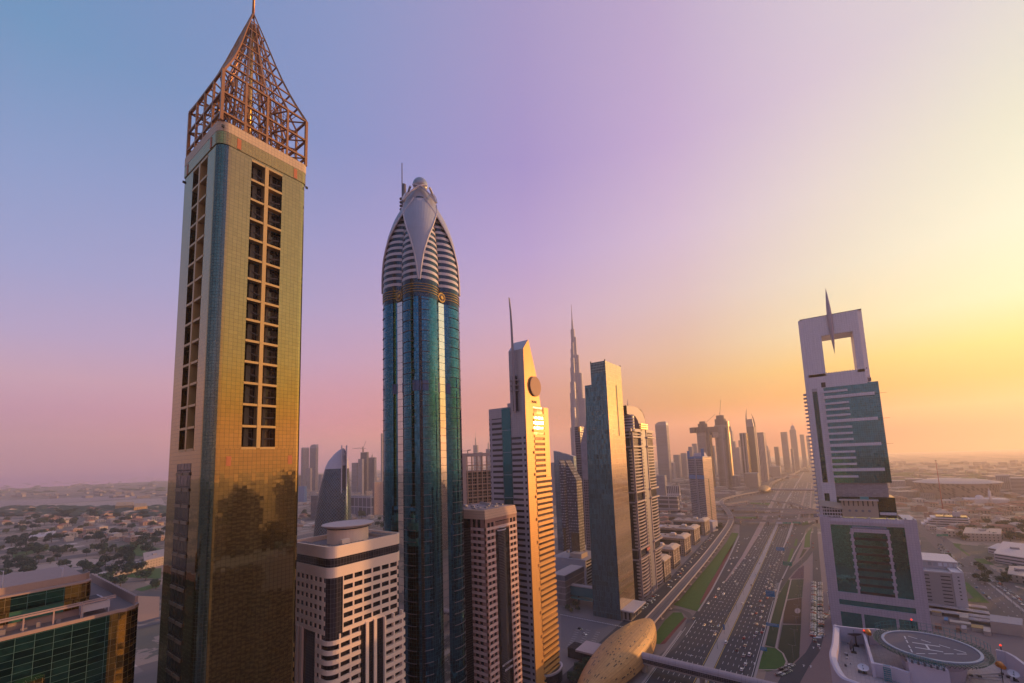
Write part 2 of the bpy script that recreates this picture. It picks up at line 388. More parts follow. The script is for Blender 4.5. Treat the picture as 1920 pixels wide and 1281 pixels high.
    MB().box(-203.6, -189.4, Y0-.08, Y0-.02, 20, 168).build('balcony_recess', curtain('balcony_recess_glass', (.10, .08, .05), 3.5, 5.9, line=(.04, .03, .02), lw=.5, wob=.03, rough=.12, var=.8, metal=.7), root)
    for i in range(25):
        z = 22+i*5.9
        for a, b_ in ((-203.2, -197), (-196, -189.8)): MB().box(a, b_, Y0-.45, Y0-.1, z, z+1.15).build('balcony', bal, root)
    # crown: cage then pyramid
    br = plain('bronze_frame', (.40, .19, .075), .38, metal=.55, var=.15)
    br2 = plain('bronze_strut', (.26, .13, .06), .45, metal=.5)
    ze, zp, ap = 322.0, 300.2, Vector((-195, 75.5, 374.5))
    cs = [Vector((X0+.4, Y0+.4, 0)), Vector((X1-.4, Y0+.4, 0)), Vector((X1-.4, Y1-.4, 0)), Vector((X0+.4, Y1-.4, 0))]
    def rimpt(k, f, z, s=1.0):
        a, b_ = cs[k], cs[(k+1) % 4]; p = a.lerp(b_, f)
        p = Vector((ap.x+(p.x-ap.x)*s, ap.y+(p.y-ap.y)*s, z)); return p
    lv = [0, .12, .24, .37, .5, .63, .76, .88]
    def sc(f): return (1-f)*(1-.12*sin(pi*f))
    for k in range(4):
        a = rimpt(k, 0, zp); mb = MB(); mb.bar(a, (a.x, a.y, ze), 1.05)
        prev = Vector((a.x, a.y, ze))
        for f in lv[1:]+[1]:
            s_ = max(sc(f), .012); p = rimpt(k, 0, ze+(ap.z-ze)*f, s_); mb.bar(prev, p, 1.0 - .5*f); prev = p
        mb.build('corner_post', br, root)
    for k in range(4):
        mb = MB()
        for j in (1, 2, 3):
            a = rimpt(k, j/4, zp); b_ = Vector((a.x, a.y, ze)); mb.bar(a, b_, .8)
            prev = b_
            for f in lv[1:]:
                p = rimpt(k, j/4, ze+(ap.z-ze)*f, sc(f)); mb.bar(prev, p, .7-.4*f); prev = p
        for z in (303.9, 312.5, ze): mb.bar(rimpt(k, 0, z), rimpt(k, 1, z), .75)
        for f in lv[1:]: mb.bar(rimpt(k, 0, ze+(ap.z-ze)*f, sc(f)), rimpt(k, 1, ze+(ap.z-ze)*f, sc(f)), .6-.3*f)
        mb.build('lattice_face', br, root)
    mb = MB()
    for s_ in (.62,):                                  # inner ring of posts and ties
        for k in range(4):
            for j in range(4):
                a = rimpt(k, j/4, zp, s_); b_ = rimpt(k, j/4, ze+8, s_*.85); mb.bar(a, b_, .7)
                c1 = rimpt(k, j/4, zp, 1); 
                for z in (303.9, 312.5, 321.5):
                    mb.bar(rimpt(k, j/4, z, 1), rimpt(k, j/4, z, s_), .45)
                    mb.bar(rimpt(k, j/4, z, s_), rimpt(k, (j+1)/4, z, s_), .45)
        for i, f in enumerate(lv[:-1]):
            z0 = ze+(ap.z-ze)*f; z1 = ze+(ap.z-ze)*lv[i+1]
            for k in range(4): mb.bar(rimpt(k, .5, z0, sc(f)*.55), rimpt(k, .5, z1, sc(lv[i+1])*.55), .6)
    mb.build('inner_frame', br, root)
    mb = MB()
    rr = random.Random(3)
    for z0, z1 in ((zp, 303.9), (303.9, 312.5), (312.5, ze)):
        for k in range(4):
            for j in range(4):
                for s_ in (.62, .35):
                    mb.bar(rimpt(k, j/4, z0, s_), rimpt(k, (j+1)/4, z1, s_), .22); mb.bar(rimpt(k, (j+1)/4, z0, s_), rimpt(k, j/4, z1, s_), .22)
                mb.bar(rimpt(k, j/4, z0, .62), rimpt(k, (j+.5)/4, z1, .97), .2); mb.bar(rimpt(k, j/4, z1, .62), rimpt(k, (j+.5)/4, z0, .97), .2)
    for i, f in enumerate(lv[:-1]):
        z0 = ze+(ap.z-ze)*f; z1 = ze+(ap.z-ze)*lv[i+1]
        for k in range(4):
            for j in range(4):
                mb.bar(rimpt(k, j/4, z0, sc(f)*.7), rimpt(k, (j+1)/4, z1, sc(lv[i+1])*.7), .2); mb.bar(rimpt(k, (j+1)/4, z0, sc(f)*.7), rimpt(k, j/4, z1, sc(lv[i+1])*.7), .2)
    mb.build('cross_bracing', br2, root)
    MB().tube((ap.x, ap.y, zp), (ap.x, ap.y, ap.z-6), .9, .5, 8).build('core_mast', plain('mast_gold', (.75, .50, .14), .3, metal=.6), root)
    MB().box(X0+3, X1-3, Y0+3, Y1-3, 299, 301.5).build('roof_deck', br2, root)
    MB().tube((ap.x, ap.y, ap.z-2), (ap.x, ap.y, 410), .6, .25, 8).build('spire', br, root)
    cam_ = MB()
    for p in ((X1+.3, Y0+1, 297), (X1+.5, Y1, 289), (X0-.5, Y0, 289)): cam_.box(p[0]-.3, p[0]+.3, p[1]-.6, p[1]+.3, p[2], p[2]+.9)
    cam_.build('floodlight', M['black'], root)
gold_tower()
# ---- cream tower with rounded corner and round roof pad
def cream_tower():
    X0, X1, Y0, Y1, ZT = -213.0, -177.0, 106.0, 145.0, 130.0
    root = thing('cream_office_tower', 'cream tower with rounded corners, dark band under its parapet and a round roof pad', 'tower', (-195, 125, 0))
    cr = plain('cream_paint', (.95, .72, .54), .6, var=.06)
    gl = curtain('cream_tower_glass', (.07, .055, .06), 1.3, 1.2, line=(.03, .03, .03), lw=.08, wob=.03, rough=.1, var=.8, metal=.5)
    band = curtain('black_band_glass', (.07, .065, .08), 1.4, 2.0, line=(.16, .14, .15), lw=.07, wob=.02, rough=.1, var=.3, metal=.5)
    rp = lambda d, r=4.0, Yb=Y1: rrect(X0-d, X1+d, Y0-d, Yb+d, r+d, 8, (1, 1, 1, 1))
    MB().prism(rp(-.45), 0, 117, 0).build('glass_core', gl, root)
    # top: cream ring, black band, cream parapet (open roof)
    MB().prism(rp(0), 116.6, 121.0).build('upper_wall', cr, root)
    MB().prism(rp(-.35), 121.0, 124.9).build('black_band', band, root)
    mb = MB(); o, i_ = rp(0), rp(-.8); n = len(o)
    for k in range(n):
        j = (k+1) % n
        mb.face([(*o[k], 124.9), (*o[j], 124.9), (*o[j], 129.9), (*o[k], 129.9)]); mb.face([(*i_[j], 127.6), (*i_[k], 127.6), (*i_[k], 129.9), (*i_[j], 129.9)])
        mb.face([(*o[k], 129.9), (*o[j], 129.9), (*i_[j], 129.9), (*i_[k], 129.9)]); mb.face([(*o[j], 124.9), (*o[k], 124.9), (*i_[k], 124.9), (*i_[j], 124.9)])
    mb.build('parapet', cr, root)
    MB().face([(p[0], p[1], 127.6) for p in i_]) if False else None
    d = MB(); d.face([(p[0], p[1], 127.6) for p in i_]); d.build('roof_deck', plain('roof_deck', (.30, .25, .24), .85), root)
    # storeys: upper block z 93..116.6 cut by a black corner bay; below it whole storeys with recesses and piers
    fh = 3.95
    def storey(z, lower):
        wall, side, bay = MB(), MB(), MB()
        R = 4.0
        def ring(y_from, y_to, zz0, zz1, dep=.0):   # road face part
            wall.wb((X1, Y0), (X1, Y1), y_from-Y0, y_to-Y0, zz0, zz1, -.85, dep)
        sp = 1.8
        if not lower:
            # road face: band y 114..145 ; side face x -213..-188 ; ends rounded towards the bay
            mbp = [(X1-.85, Y1), (X1-.85, 113.2)] + [(X1-.85+.85*sin(t*pi/8), 113.2-1.2*0-.9*(1-cos(t*pi/8))) for t in range(1, 4)]
            ring(112.2, 141.5, z, z+sp)
            side.wb((X0, Y0), (X1, Y0), 0, 32.2, z, z+sp, -.85, 0)
            for y in (112.2+i*4.88 for i in range(7)): wall.wb((X1, Y0), (X1, Y1), y-Y0, y-Y0+(.75 if y > 113 else .4), z+sp, z+fh, -.85, -.02)
            for x in (0+i*3.7 for i in range(9)): side.wb((X0, Y0), (X1, Y0), x, x+1.15, z+sp, z+fh, -.85, -.02)
        else:
            # wrapped corner band
            arc = rrect(X0, X1, Y0, Y1, 4.4, 6, (0, 1, 0, 0))
            pts = arc[1:8]
            o = [(-187.5, Y0-.35)]+[(p[0]+.35*(1 if p[0] > -180 else .5), p[1]-.35*(1 if p[1] < 109 else .3)) for p in pts]+[(X1+.35, 121)]
            for a, b_ in zip(o[:-1], o[1:]):
                L = hypot(b_[0]-a[0], b_[1]-a[1]); wall.wb(a, b_, 0, L, z, z+sp, -1.2, 0)
            for (a, b_, u) in ((o[0], o[1], 0), (o[0], o[1], 3.2)): wall.wb(a, b_, u, u+.7, z+sp, z+fh, -1.2, -.05)
            for u in (.2, 5.4, 10.0): 
                L = hypot(o[-1][0]-o[-2][0], o[-1][1]-o[-2][1])
                if u < L: wall.wb(o[-2], o[-1], u, u+.7, z+sp, z+fh, -1.2, -.05)
            wall.wb(o[-2], o[-1], L-.6, L, z+sp, z+fh, -1.2, -.05)
            # right bay, rounded at its far end, standing proud
            bay.wb((X1, Y0), (X1, Y1), 133.2-Y0, 144.2-Y0, z, z+sp, -.85, 1.2)
            pr = (X1+1.2, 144.2)
            c = [(X1-1+2.2*cos(t), 144.2+2.2*sin(t)) for t in (0, .4, .8, 1.2, 1.57)]
            for a, b_ in zip(c[:-1], c[1:]): bay.wb(a, b_, 0, hypot(b_[0]-a[0], b_[1]-a[1]), z, z+sp, -1, 0)
            for y in (133.2, 138.3, 143.4): bay.wb((X1, Y0), (X1, Y1), y-Y0, y-Y0+.8, z+sp, z+fh, -.85, 1.15)
            # left wing of the side face
            side.wb((X0, Y0), (X1, Y0), 0, 8, z, z+sp, -.85, .3)
            for x in (0, 3.7, 7.3): side.wb((X0, Y0), (X1, Y0), x, x+.7, z+sp, z+fh, -.85, .25)
        wall.build('storey', cr, root); side.build('flank_storey', cr, root)
        if lower: bay.build('bay_storey', cr, root)
    z = 116.6
    for i in range(6):
        z -= fh; storey(z, False)
    MB().prism([(X1-5.2, Y0+.4), (X1-3.2, Y0+.2), (X1-1.3, Y0+1.0), (X1-.2, Y0+2.9), (X1-.2, Y0+6.4), (X1-5.2, Y0+6.4)], z-fh, 116.6).build('corner_bay', band, root)
    zl = z
    while z > 14:
        z -= fh; storey(z, True)
    # recessed dark strips with two piers each
    MB().box(X1-.9, X1-.1, 121, 133.2, 10, zl).build('recess_glazing', curtain('recess_dark_glass', (.05, .045, .05), 1.3, 1.2, wob=.02, rough=.1, var=.5, metal=.5), root)
    for y in (123.6, 127.9): MB().box(X1-.4, X1+.5, y, y+1.5, 8, zl+.6).build('pier', cr, root)
    for x in (-203.2, -199.8): MB().box(x, x+1.7, Y0-.5, Y0+.6, 8, zl+.6).build('pier', cr, root)
    # round pad and plant on the roof
    c = (-196.5, 127.0)
    drum = MB(); drum.prism(ngon(*c, 9.6, 40), 127.6, 134.4); drum.build('drum', cr, root)
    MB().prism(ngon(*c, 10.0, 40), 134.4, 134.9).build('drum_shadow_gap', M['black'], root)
    pad = MB(); pad.loft([(ngon(*c, 10.2, 44), 134.9), (ngon(*c, 12.2, 44), 135.9), (ngon(*c, 12.2, 44), 136.3)]); o = pad.build('roof_pad', plain('pad_concrete', (.62, .50, .47), .7), root)
    pl, pd = plain('plant_metal', (.42, .36, .33), .6), plain('plant_dark', (.10, .085, .08), .7)
    for x, y, sx, sy, h in ((-206, 110.5, 4, 1.6, 1.5), (-198, 109.5, 5, 1.5, 1.4), (-190, 109.3, 3, 1.3, 1.6), (-183, 112, 2.2, 3, 1.5), (-181.5, 121, 1.8, 5, 1.5), (-181.6, 133, 1.8, 4, 1.6), (-186, 140.5, 4, 2, 1.8), (-196, 142, 4, 1.6, 1.5)):
        o = MB().box(x-sx, x+sx, y-sy, y+sy, 127.65, 127.65+h).build('plant_unit', pl, root)
        g = MB()
        for k in range(5):
            t = -.8+.4*k; g.box(x+(t*sx if sx > sy else -.8*sx)-.0, x+(t*sx+.22*sx if sx > sy else .8*sx), y+(t*sy if sy >= sx else -.8*sy), y+(t*sy+.22*sy if sy >= sx else .8*sy), 127.66+h, 127.72+h)
        g.build('grille', pd, o)
    MB().box(-186, -184, 116, 120, 127.65, 131).build('stair_hut', cr, root)
cream_tower()
# ---- blue lobed tower with the ogive top
def lobed_tower():
    CX0, CY0, R = -199.0, 179.3, 23.5
    root = thing('lobed_glass_tower', 'blue glass tower with a striped pointed dome, gold medallions and a ball on top', 'skyscraper', (CX0, CY0, 0))
    N = 160
    def lobe(th, k=1.0):
        d, r = .535*R*k, .465*R*k
        best = 0
        for q in range(4):
            de = th-(pi/4+q*pi/2); de = atan2(sin(de), cos(de))
            g = r*r-(d*sin(de))**2
            if g > 0: best = max(best, d*cos(de)+sqrt(g))
        return best
    def plan(k=1.0, add=0.0, rec=0):
        return [(CX0+(lobe(2*pi*i/N, k)+add)*cos(2*pi*i/N), CY0+(lobe(2*pi*i/N, k)+add)*sin(2*pi*i/N)) for i in range(N)]
    gl = curtain('blue_glass', (.05, .19, .28), 1.5, 2.1, line=(.02, .08, .10), lw=.14, wob=.012, rough=.045, var=.32, big=.02, bscale=.08, lm=.6)
    gl2 = curtain('mirror_bay_glass', (.80, .74, .68), 3.4, 4.4, line=(.08, .09, .10), lw=.22, wob=.012, rough=.05, var=.1, vline=False)
    dk = curtain('navy_band_glass', (.045, .085, .12), 1.2, 1.6, line=(.02, .03, .04), lw=.1, wob=.02, rough=.1, var=.4, metal=.7)
    wh = curtain('dome_white_panel', (.64, .58, .60), 1.2, 9, line=(.42, .38, .40), lw=.06, wob=0, rough=.45, var=.05, metal=.1, big=0)
    shd = curtain('shield_panel', (.42, .42, .48), 1.25, 1.25, line=(.34, .34, .39), lw=.07, wob=.0, rough=.42, var=.05, metal=.25, big=0, lm=.2)
    gd = plain('gold_trim', (.55, .33, .08), .4, metal=.5)
    fin = plain('fin_metal', (.13, .11, .12), .5)
    MB().prism(plan(), 0, 262, smooth=False).build('glass_shaft', gl, root)
    # dark seams up the lobes and either side of the bays
    sm = MB()
    for q in range(4):
        a = pi/4+q*pi/2
        for off, w in ((0.012, .9),):
            c = Vector((CX0+(R+.0)*cos(a+off), CY0+(R)*sin(a+off))); t = Vector((-sin(a), cos(a))); n = Vector((cos(a), sin(a)))
            p = [(c-t*w-n*.8), (c+t*w-n*.8), (c+t*w+n*.12), (c-t*w+n*.12)]
            sm.prism([(v.x, v.y) for v in p][::1], 0, 262)
    sm.build('dark_seam', curtain('seam_glass', (.03, .04, .05), 1, 1.4, wob=.02, rough=.15, var=.5, metal=.6), root)
    for q in range(4):
        a = q*pi/2; n = Vector((cos(a), sin(a))); t = Vector((-sin(a), cos(a))); c = Vector((CX0, CY0))+n*(.745*R)
        w = 3.1
        p = [c-t*w-n*3, c-t*w+n*.0, c+t*w+n*.0, c+t*w-n*3][::-1]
        MB().prism([(v.x, v.y) for v in p[::-1]], 0, 262).build('mirror_bay', gl2, root)
        e = MB()
        for s_ in (-1, 1):
            cc = c+t*(w+.5)*s_-n*.6
            p = [cc-t*.65-n*3, cc+t*.65-n*3, cc+t*.65+n*.15, cc-t*.65+n*.15]; e.prism([(v.x, v.y) for v in p], 0, 262)
        e.build('bay_jamb', dk, root)
    # thin fins round the lobes every other storey, blue mid band
    rest = MB()
    for z in [2+6.3*i for i in range(42)]:
        for q in range(4):
            a = pi/4+q*pi/2; c = (CX0+.535*R*cos(a), CY0+.535*R*sin(a)); r = .465*R+.45
            for s0, s1 in ((-1.15, -.32), (.06, .50)):
                f = MB() if q == 3 else rest
                m_ = 5; pts = [(c[0]+r*cos(a+s0+(s1-s0)*i/m_), c[1]+r*sin(a+s0+(s1-s0)*i/m_)) for i in range(m_+1)]
                for u, v in zip(pts[:-1], pts[1:]): f.wb(u, v, 0, hypot(v[0]-u[0], v[1]-u[1]), z, z+.28, -.6, 0)
                if q == 3: f.build('fin', fin, root)
    rest.build('thin_fins', fin, root, kind='stuff')
    lv = MB()
    for q in range(4):
        a = pi/4+q*pi/2; c = (CX0+.535*R*cos(a), CY0+.535*R*sin(a)); r = .465*R+.15
        for s0, s1 in ((-.42, .42), (-1.4, -1.15), (1.15, 1.4)):
            pts = [(c[0]+r*cos(a+s0+(s1-s0)*i/4), c[1]+r*sin(a+s0+(s1-s0)*i/4)) for i in range(5)]
            for u, v in zip(pts[:-1], pts[1:]): lv.wb(u, v, 0, hypot(v[0]-u[0], v[1]-u[1]), 206, 212, -.5, 0)
    lv.build('louvre_panel', plain('blue_louvre', (.06, .11, .22), .45, metal=.3), root)
    # collar of gold rings
    MB().prism(plan(1.0, .15), 262, 273).build('collar', dk, root)
    for z in (264.8, 266.4, 268.0, 269.6):
        MB().prism(plan(1.0, .5), z, z+.24).build('gold_ring', gd, root)
    for q in range(4):
        a = q*pi/2; n = Vector((cos(a), sin(a), 0)); c = Vector((CX0, CY0, 265.6))+n*(.735*R)
        mb = MB(); mb.tube(c-n*1.5, c+n*.6, 3.1, n=28); o = mb.build('medallion_backing', fin, root)
        mb = MB()
        ring = [c+n*.6+Vector((-sin(a), cos(a), 0))*2.7*cos(t)+Vector((0, 0, 1))*2.7*sin(t) for t in [2*pi*i/24 for i in range(25)]]
        for u, v in zip(ring[:-1], ring[1:]): mb.bar(u, v, .55)
        mb.tube(c+n*.5, c+n*1.2, 1.5, 1.0, n=20); mb.build('medallion', gd, root)
    # ogive of alternating bands
    prof = [(273, 1.0), (281, .998), (292, .972), (300, .92), (307.6, .862), (314, .775), (321.3, .668), (326, .575), (330, .485), (333.5, .43)]
    def ks(z):
        for (a, ka), (b_, kb) in zip(prof[:-1], prof[1:]):
            if z <= b_: return ka+(kb-ka)*(z-a)/(b_-a)
        return prof[-1][1]
    nb = 15; dz = (333.5-273)/nb
    for i in range(nb):
        z0 = 273+i*dz; zm = z0+dz*.44; z1 = z0+dz
        MB().loft([(plan(ks(z0), .1), z0), (plan(ks(zm), .1), zm)], bottom=True).build('white_band', wh, root)
        MB().loft([(plan(ks(zm), -.12), zm), (plan(ks(z1), -.12), z1)]).build('window_band', dk, root)
    # shields on each lobe, narrowing downwards
    WS = [(272, .4), (280, 1.3), (289, 2.7), (300, 5.4), (308, 7.7), (316, 9.3), (322, 10.3), (327, 10.5), (331, 10.3)]
    def wz(z):
        for (a, ka), (b_, kb) in zip(WS[:-1], WS[1:]):
            if z <= b_: return ka+(kb-ka)*(z-a)/(b_-a)
        return WS[-1][1]
    for q in range(4):
        a = pi/4+q*pi/2; n = Vector((cos(a), sin(a))); tt = Vector((-sin(a), cos(a))); mb = MB(); rim = MB(); rows = []
        for i in range(27):
            z = 272+(332-272)*i/26; w = wz(z); dep = R*ks(min(z, 333))+.7
            if z > 318: dep -= (z-318)*.05
            rows.append([Vector((CX0, CY0)).to_3d()+Vector((*(n*(dep-(u*u)*(.045+.02*max(0, (z-300)/30)))), 0))+Vector((*(tt*u), z)) for u in [w*(j/6-1) for j in range(13)]])
        for r0, r1 in zip(rows[:-1], rows[1:]):
            for j in range(12):
                f = lambda p: ((p.xy-Vector((CX0, CY0))).dot(tt), p.z)
                A = [r0[j], r0[j+1], r1[j+1], r1[j]]; mb.face(A, [f(p) for p in A])
            rim.bar(r0[0], r1[0], .75); rim.bar(r0[12], r1[12], .75)
        mb.build('shield', shd, root); rim.build('shield_rim', wh, root)
    cap = [(325, .46), (331.5, .455), (334.5, .42), (338, .35), (341, .27), (343.5, .19)]
    MB().loft([(ngon(CX0, CY0, R*k, 4, 0) if False else [(CX0+R*k*(1.0 if m % 2 else .93)*cos(2*pi*m/16), CY0+R*k*(1.0 if m % 2 else .93)*sin(2*pi*m/16)) for m in range(16)], z) for z, k in cap], smooth=True).build('cap', plain('cap_grey', (.34, .33, .37), .45, metal=.2), root)
    for q in range(4):
        a = pi/4+q*pi/2; n = Vector((cos(a), sin(a))); tt = Vector((-sin(a), cos(a)))
        for s_ in (-1, 1):
            ar = MB(); prev = None
            for i in range(15):
                f = i/14; u = s_*(-10.2+14.6*f); dep = 10.4-4.4*f**1.4; z = 329.5+14.0*sin(f*pi/2)
                p = Vector((CX0, CY0, z))+Vector((*(n*dep), 0))+Vector((*(tt*u), 0))
                if prev: ar.bar(prev, p, 1.3, .8)
                prev = p
            ar.build('crossing_arch', wh, root)
    MB().ball((CX0, CY0, 347.6), 4.9, 24, 16).build('ball', plain('ball_metal', (.36, .38, .42), .35, metal=.6), root)
    # mast on the far shoulder
    b = AtD(757.5, 392, 283); mm = MB()
    mm.tube((b.x, b.y, 322), (b.x, b.y, 357), 1.7, 1.5, 10); mm.build('mast_drum', fin, root)
    b2 = AtD(754.2, 392, 283); mm = MB(); mm.tube((b2.x, b2.y, 322), (b2.x, b2.y, 373), .55, .3, 6)
    for i in range(5): mm.ball((b2.x-.8, b2.y-.5, 336+i*2.6), 1.0, 8, 6)
    mm.build('mast', fin, root)
lobed_tower()
# ---- pinkish tower with the curved dark centre
def text_obj(name, body, size, mat, parent, origin, xdir, depth=.08, sx=1.0):
    cu = bpy.data.curves.new(name, 'FONT'); cu.body = body; cu.size = size; cu.extrude = depth; cu.align_x = 'CENTER'; cu.align_y = 'CENTER'
    o = bpy.data.objects.new(name, cu); COL.objects.link(o)
    cu.materials.append(mat); me = bpy.data.meshes.new_from_object(o); me.name = name
    me.materials.clear(); me.materials.append(mat); bpy.data.objects.remove(o); bpy.data.curves.remove(cu)
    o = bpy.data.objects.new(name, me); COL.objects.link(o)
    x = Vector(xdir).normalized(); z = Vector((0, 0, 1)); n = x.cross(z)
    off = LOC[parent.name] if parent is not None and parent.name in LOC else Vector((0, 0, 0))
    p = Vector(origin)-off
    o.matrix_world = Matrix(((x.x*sx, z.x, n.x, p.x), (x.y*sx, z.y, n.y, p.y), (x.z*sx, z.z, n.z, p.z), (0, 0, 0, 1)))
    o.parent = parent
    return o
def pink_tower():
    X0, X1, Y0, Y1, ZT = -212.0, -177.0, 210.0, 244.2, 127.4
    root = thing('pink_stone_tower', 'red brown and pink striped tower with a curved dark glass front between paired windows', 'tower', (-194, 227, 0))
    pk = plain('pink_stone', (.74, .50, .43), .6, var=.07); rd = plain('red_brown_stone', (.40, .21, .17), .6, var=.1)
    cap = facade('cap_panels', 6, 1.6, 1.2, .06, (.66, .42, .28), glass=(.3, .18, .12), gmetal=0, grough=.6)
    gl = curtain('pink_tower_glass', (.08, .07, .08), 1.6, 2.2, wob=.03, rough=.1, var=.8, metal=.6)
    MB().box(X0, X1-.5, Y0+.5, Y1-.5, 0, ZT).build('glass_core', gl, root)
    mb = MB(); mb.loft([(rect(X0, X1+.3, Y0-.3, Y1+.3), ZT), (rect(X0, X1-.8, Y0+.6, Y1-.3), 133)], bottom=True); mb.build('sloped_cap', cap, root)
    d = MB(); d.box(X0+3, X1-3, Y0+3, Y1-3, 133, 133.3); d.build('roof_deck', plain('pink_roof', (.34, .26, .25), .8), root)
    fh = 3.95; nfl = 30
    # windows are openings between striped bands and piers
    for i in range(nfl):
        z = ZT-4.2-fh*(i+1)+1.0
        b1 = MB(); 
        spans = ((0, 10.2), (25.0, 34.2)) if i > 0 else ((0, 34.2),)
        for nm, (a, b_) in zip(('storey_band', 'window_band'), spans): MB().wb((X1, Y0), (X1, Y1), a, b_, z, z+1.75, -1.0, 0).build(nm, pk, root)  # both names are the same pink stone bands, one per bay
        b1.wb((X0, Y0), (X1, Y0), 22.6, 35, z, z+1.75, -1.0, 0); b1.build('flank_band', pk, root)
    pr = MB()
    for a, b_ in ((0, 2.2), (4.9, 6.0), (8.6, 10.2), (25.0, 26.4), (28.9, 30.0), (32.5, 34.2)): pr.wb((X1, Y0), (X1, Y1), a, b_, 0, ZT, -1.0, -.03)
    for a, b_ in ((22.6, 24.2), (27, 28.2), (31, 35)): pr.wb((X0, Y0), (X1, Y0), a, b_, 0, ZT, -1.0, -.03)
    pr.wb((X1, Y0), (X1, Y1), 0, 34.2, ZT-4.2-fh+2.75+fh-1.0, ZT, -1.0, -.01)
    for k in range(12): pr.wb((X1, Y0), (X1, Y1), 10.2+k*1.3, 10.9+k*1.3, ZT-8, ZT-3, -1.0, -.05)
    pr.build('piers', rd, root)
    # curved centre
    c = [( -184.5+ 8.3*cos(t), 227.6+ 8.3*sin(t)*.93) for t in [(-1.15+2.3*i/14) for i in range(15)]]
    poly = c+[(-184, 235.0), (-184, 220.2)]
    cg = curtain('curved_dark_glass', (.10, .09, .10), 1.5, .99, line=(.42, .36, .35), lw=.12, wob=.015, rough=.1, var=.4, metal=.6, vline=False)
    MB().prism(poly, 0, ZT-7.0).build('curved_glazing', cg, root)
    for dz in (0, 1.9):
        r = MB(); rr_ = [(p[0]+.5, p[1]) for p in c]
        for a, b_ in zip(rr_[:-1], rr_[1:]): r.wb(a, b_, 0, hypot(b_[0]-a[0], b_[1]-a[1]), ZT-9.0+dz, ZT-8.4+dz, -.5, 0)
        r.build('white_ring', plain('white_trim', (.7, .62, .6), .5), root)
    MB().box(X0+4.9, X1-12.6, Y0-.0, Y0+1.2, 0, ZT-6).build('side_glazing', cg, root)
    wt = plain('sign_white', (.75, .66, .68), .5)

    text_obj('sign_lettering', 'BAUT CASIN REALTY', 1.7, wt, root, (-176.0+.15, 227.6, 35.3), (0, 1, 0), sx=.72)
    text_obj('sign_lettering', '800-397080', 2.0, wt, root, (-176.0+.15, 228.4, 31.6), (0, 1, 0), sx=.85)
    rp = MB()
    rr = random.Random(5)
    for k in range(26):
        x, y = rr.uniform(X0+4, X1-6), rr.uniform(Y0+4, Y1-5); s_ = rr.uniform(.6, 1.8); rp.box(x-s_, x+s_, y-s_*.6, y+s_*.6, 133.3, 133.3+rr.uniform(.6, 1.8))
    rp.build('roof_plant', plain('roof_plant_grey', (.4, .36, .36), .6), root)
def px_on(x, y, X):
    d = ray(x, y); t = X/d.x; return Vector((X, d.y*t, CAMZ+d.z*t))
pink_tower()
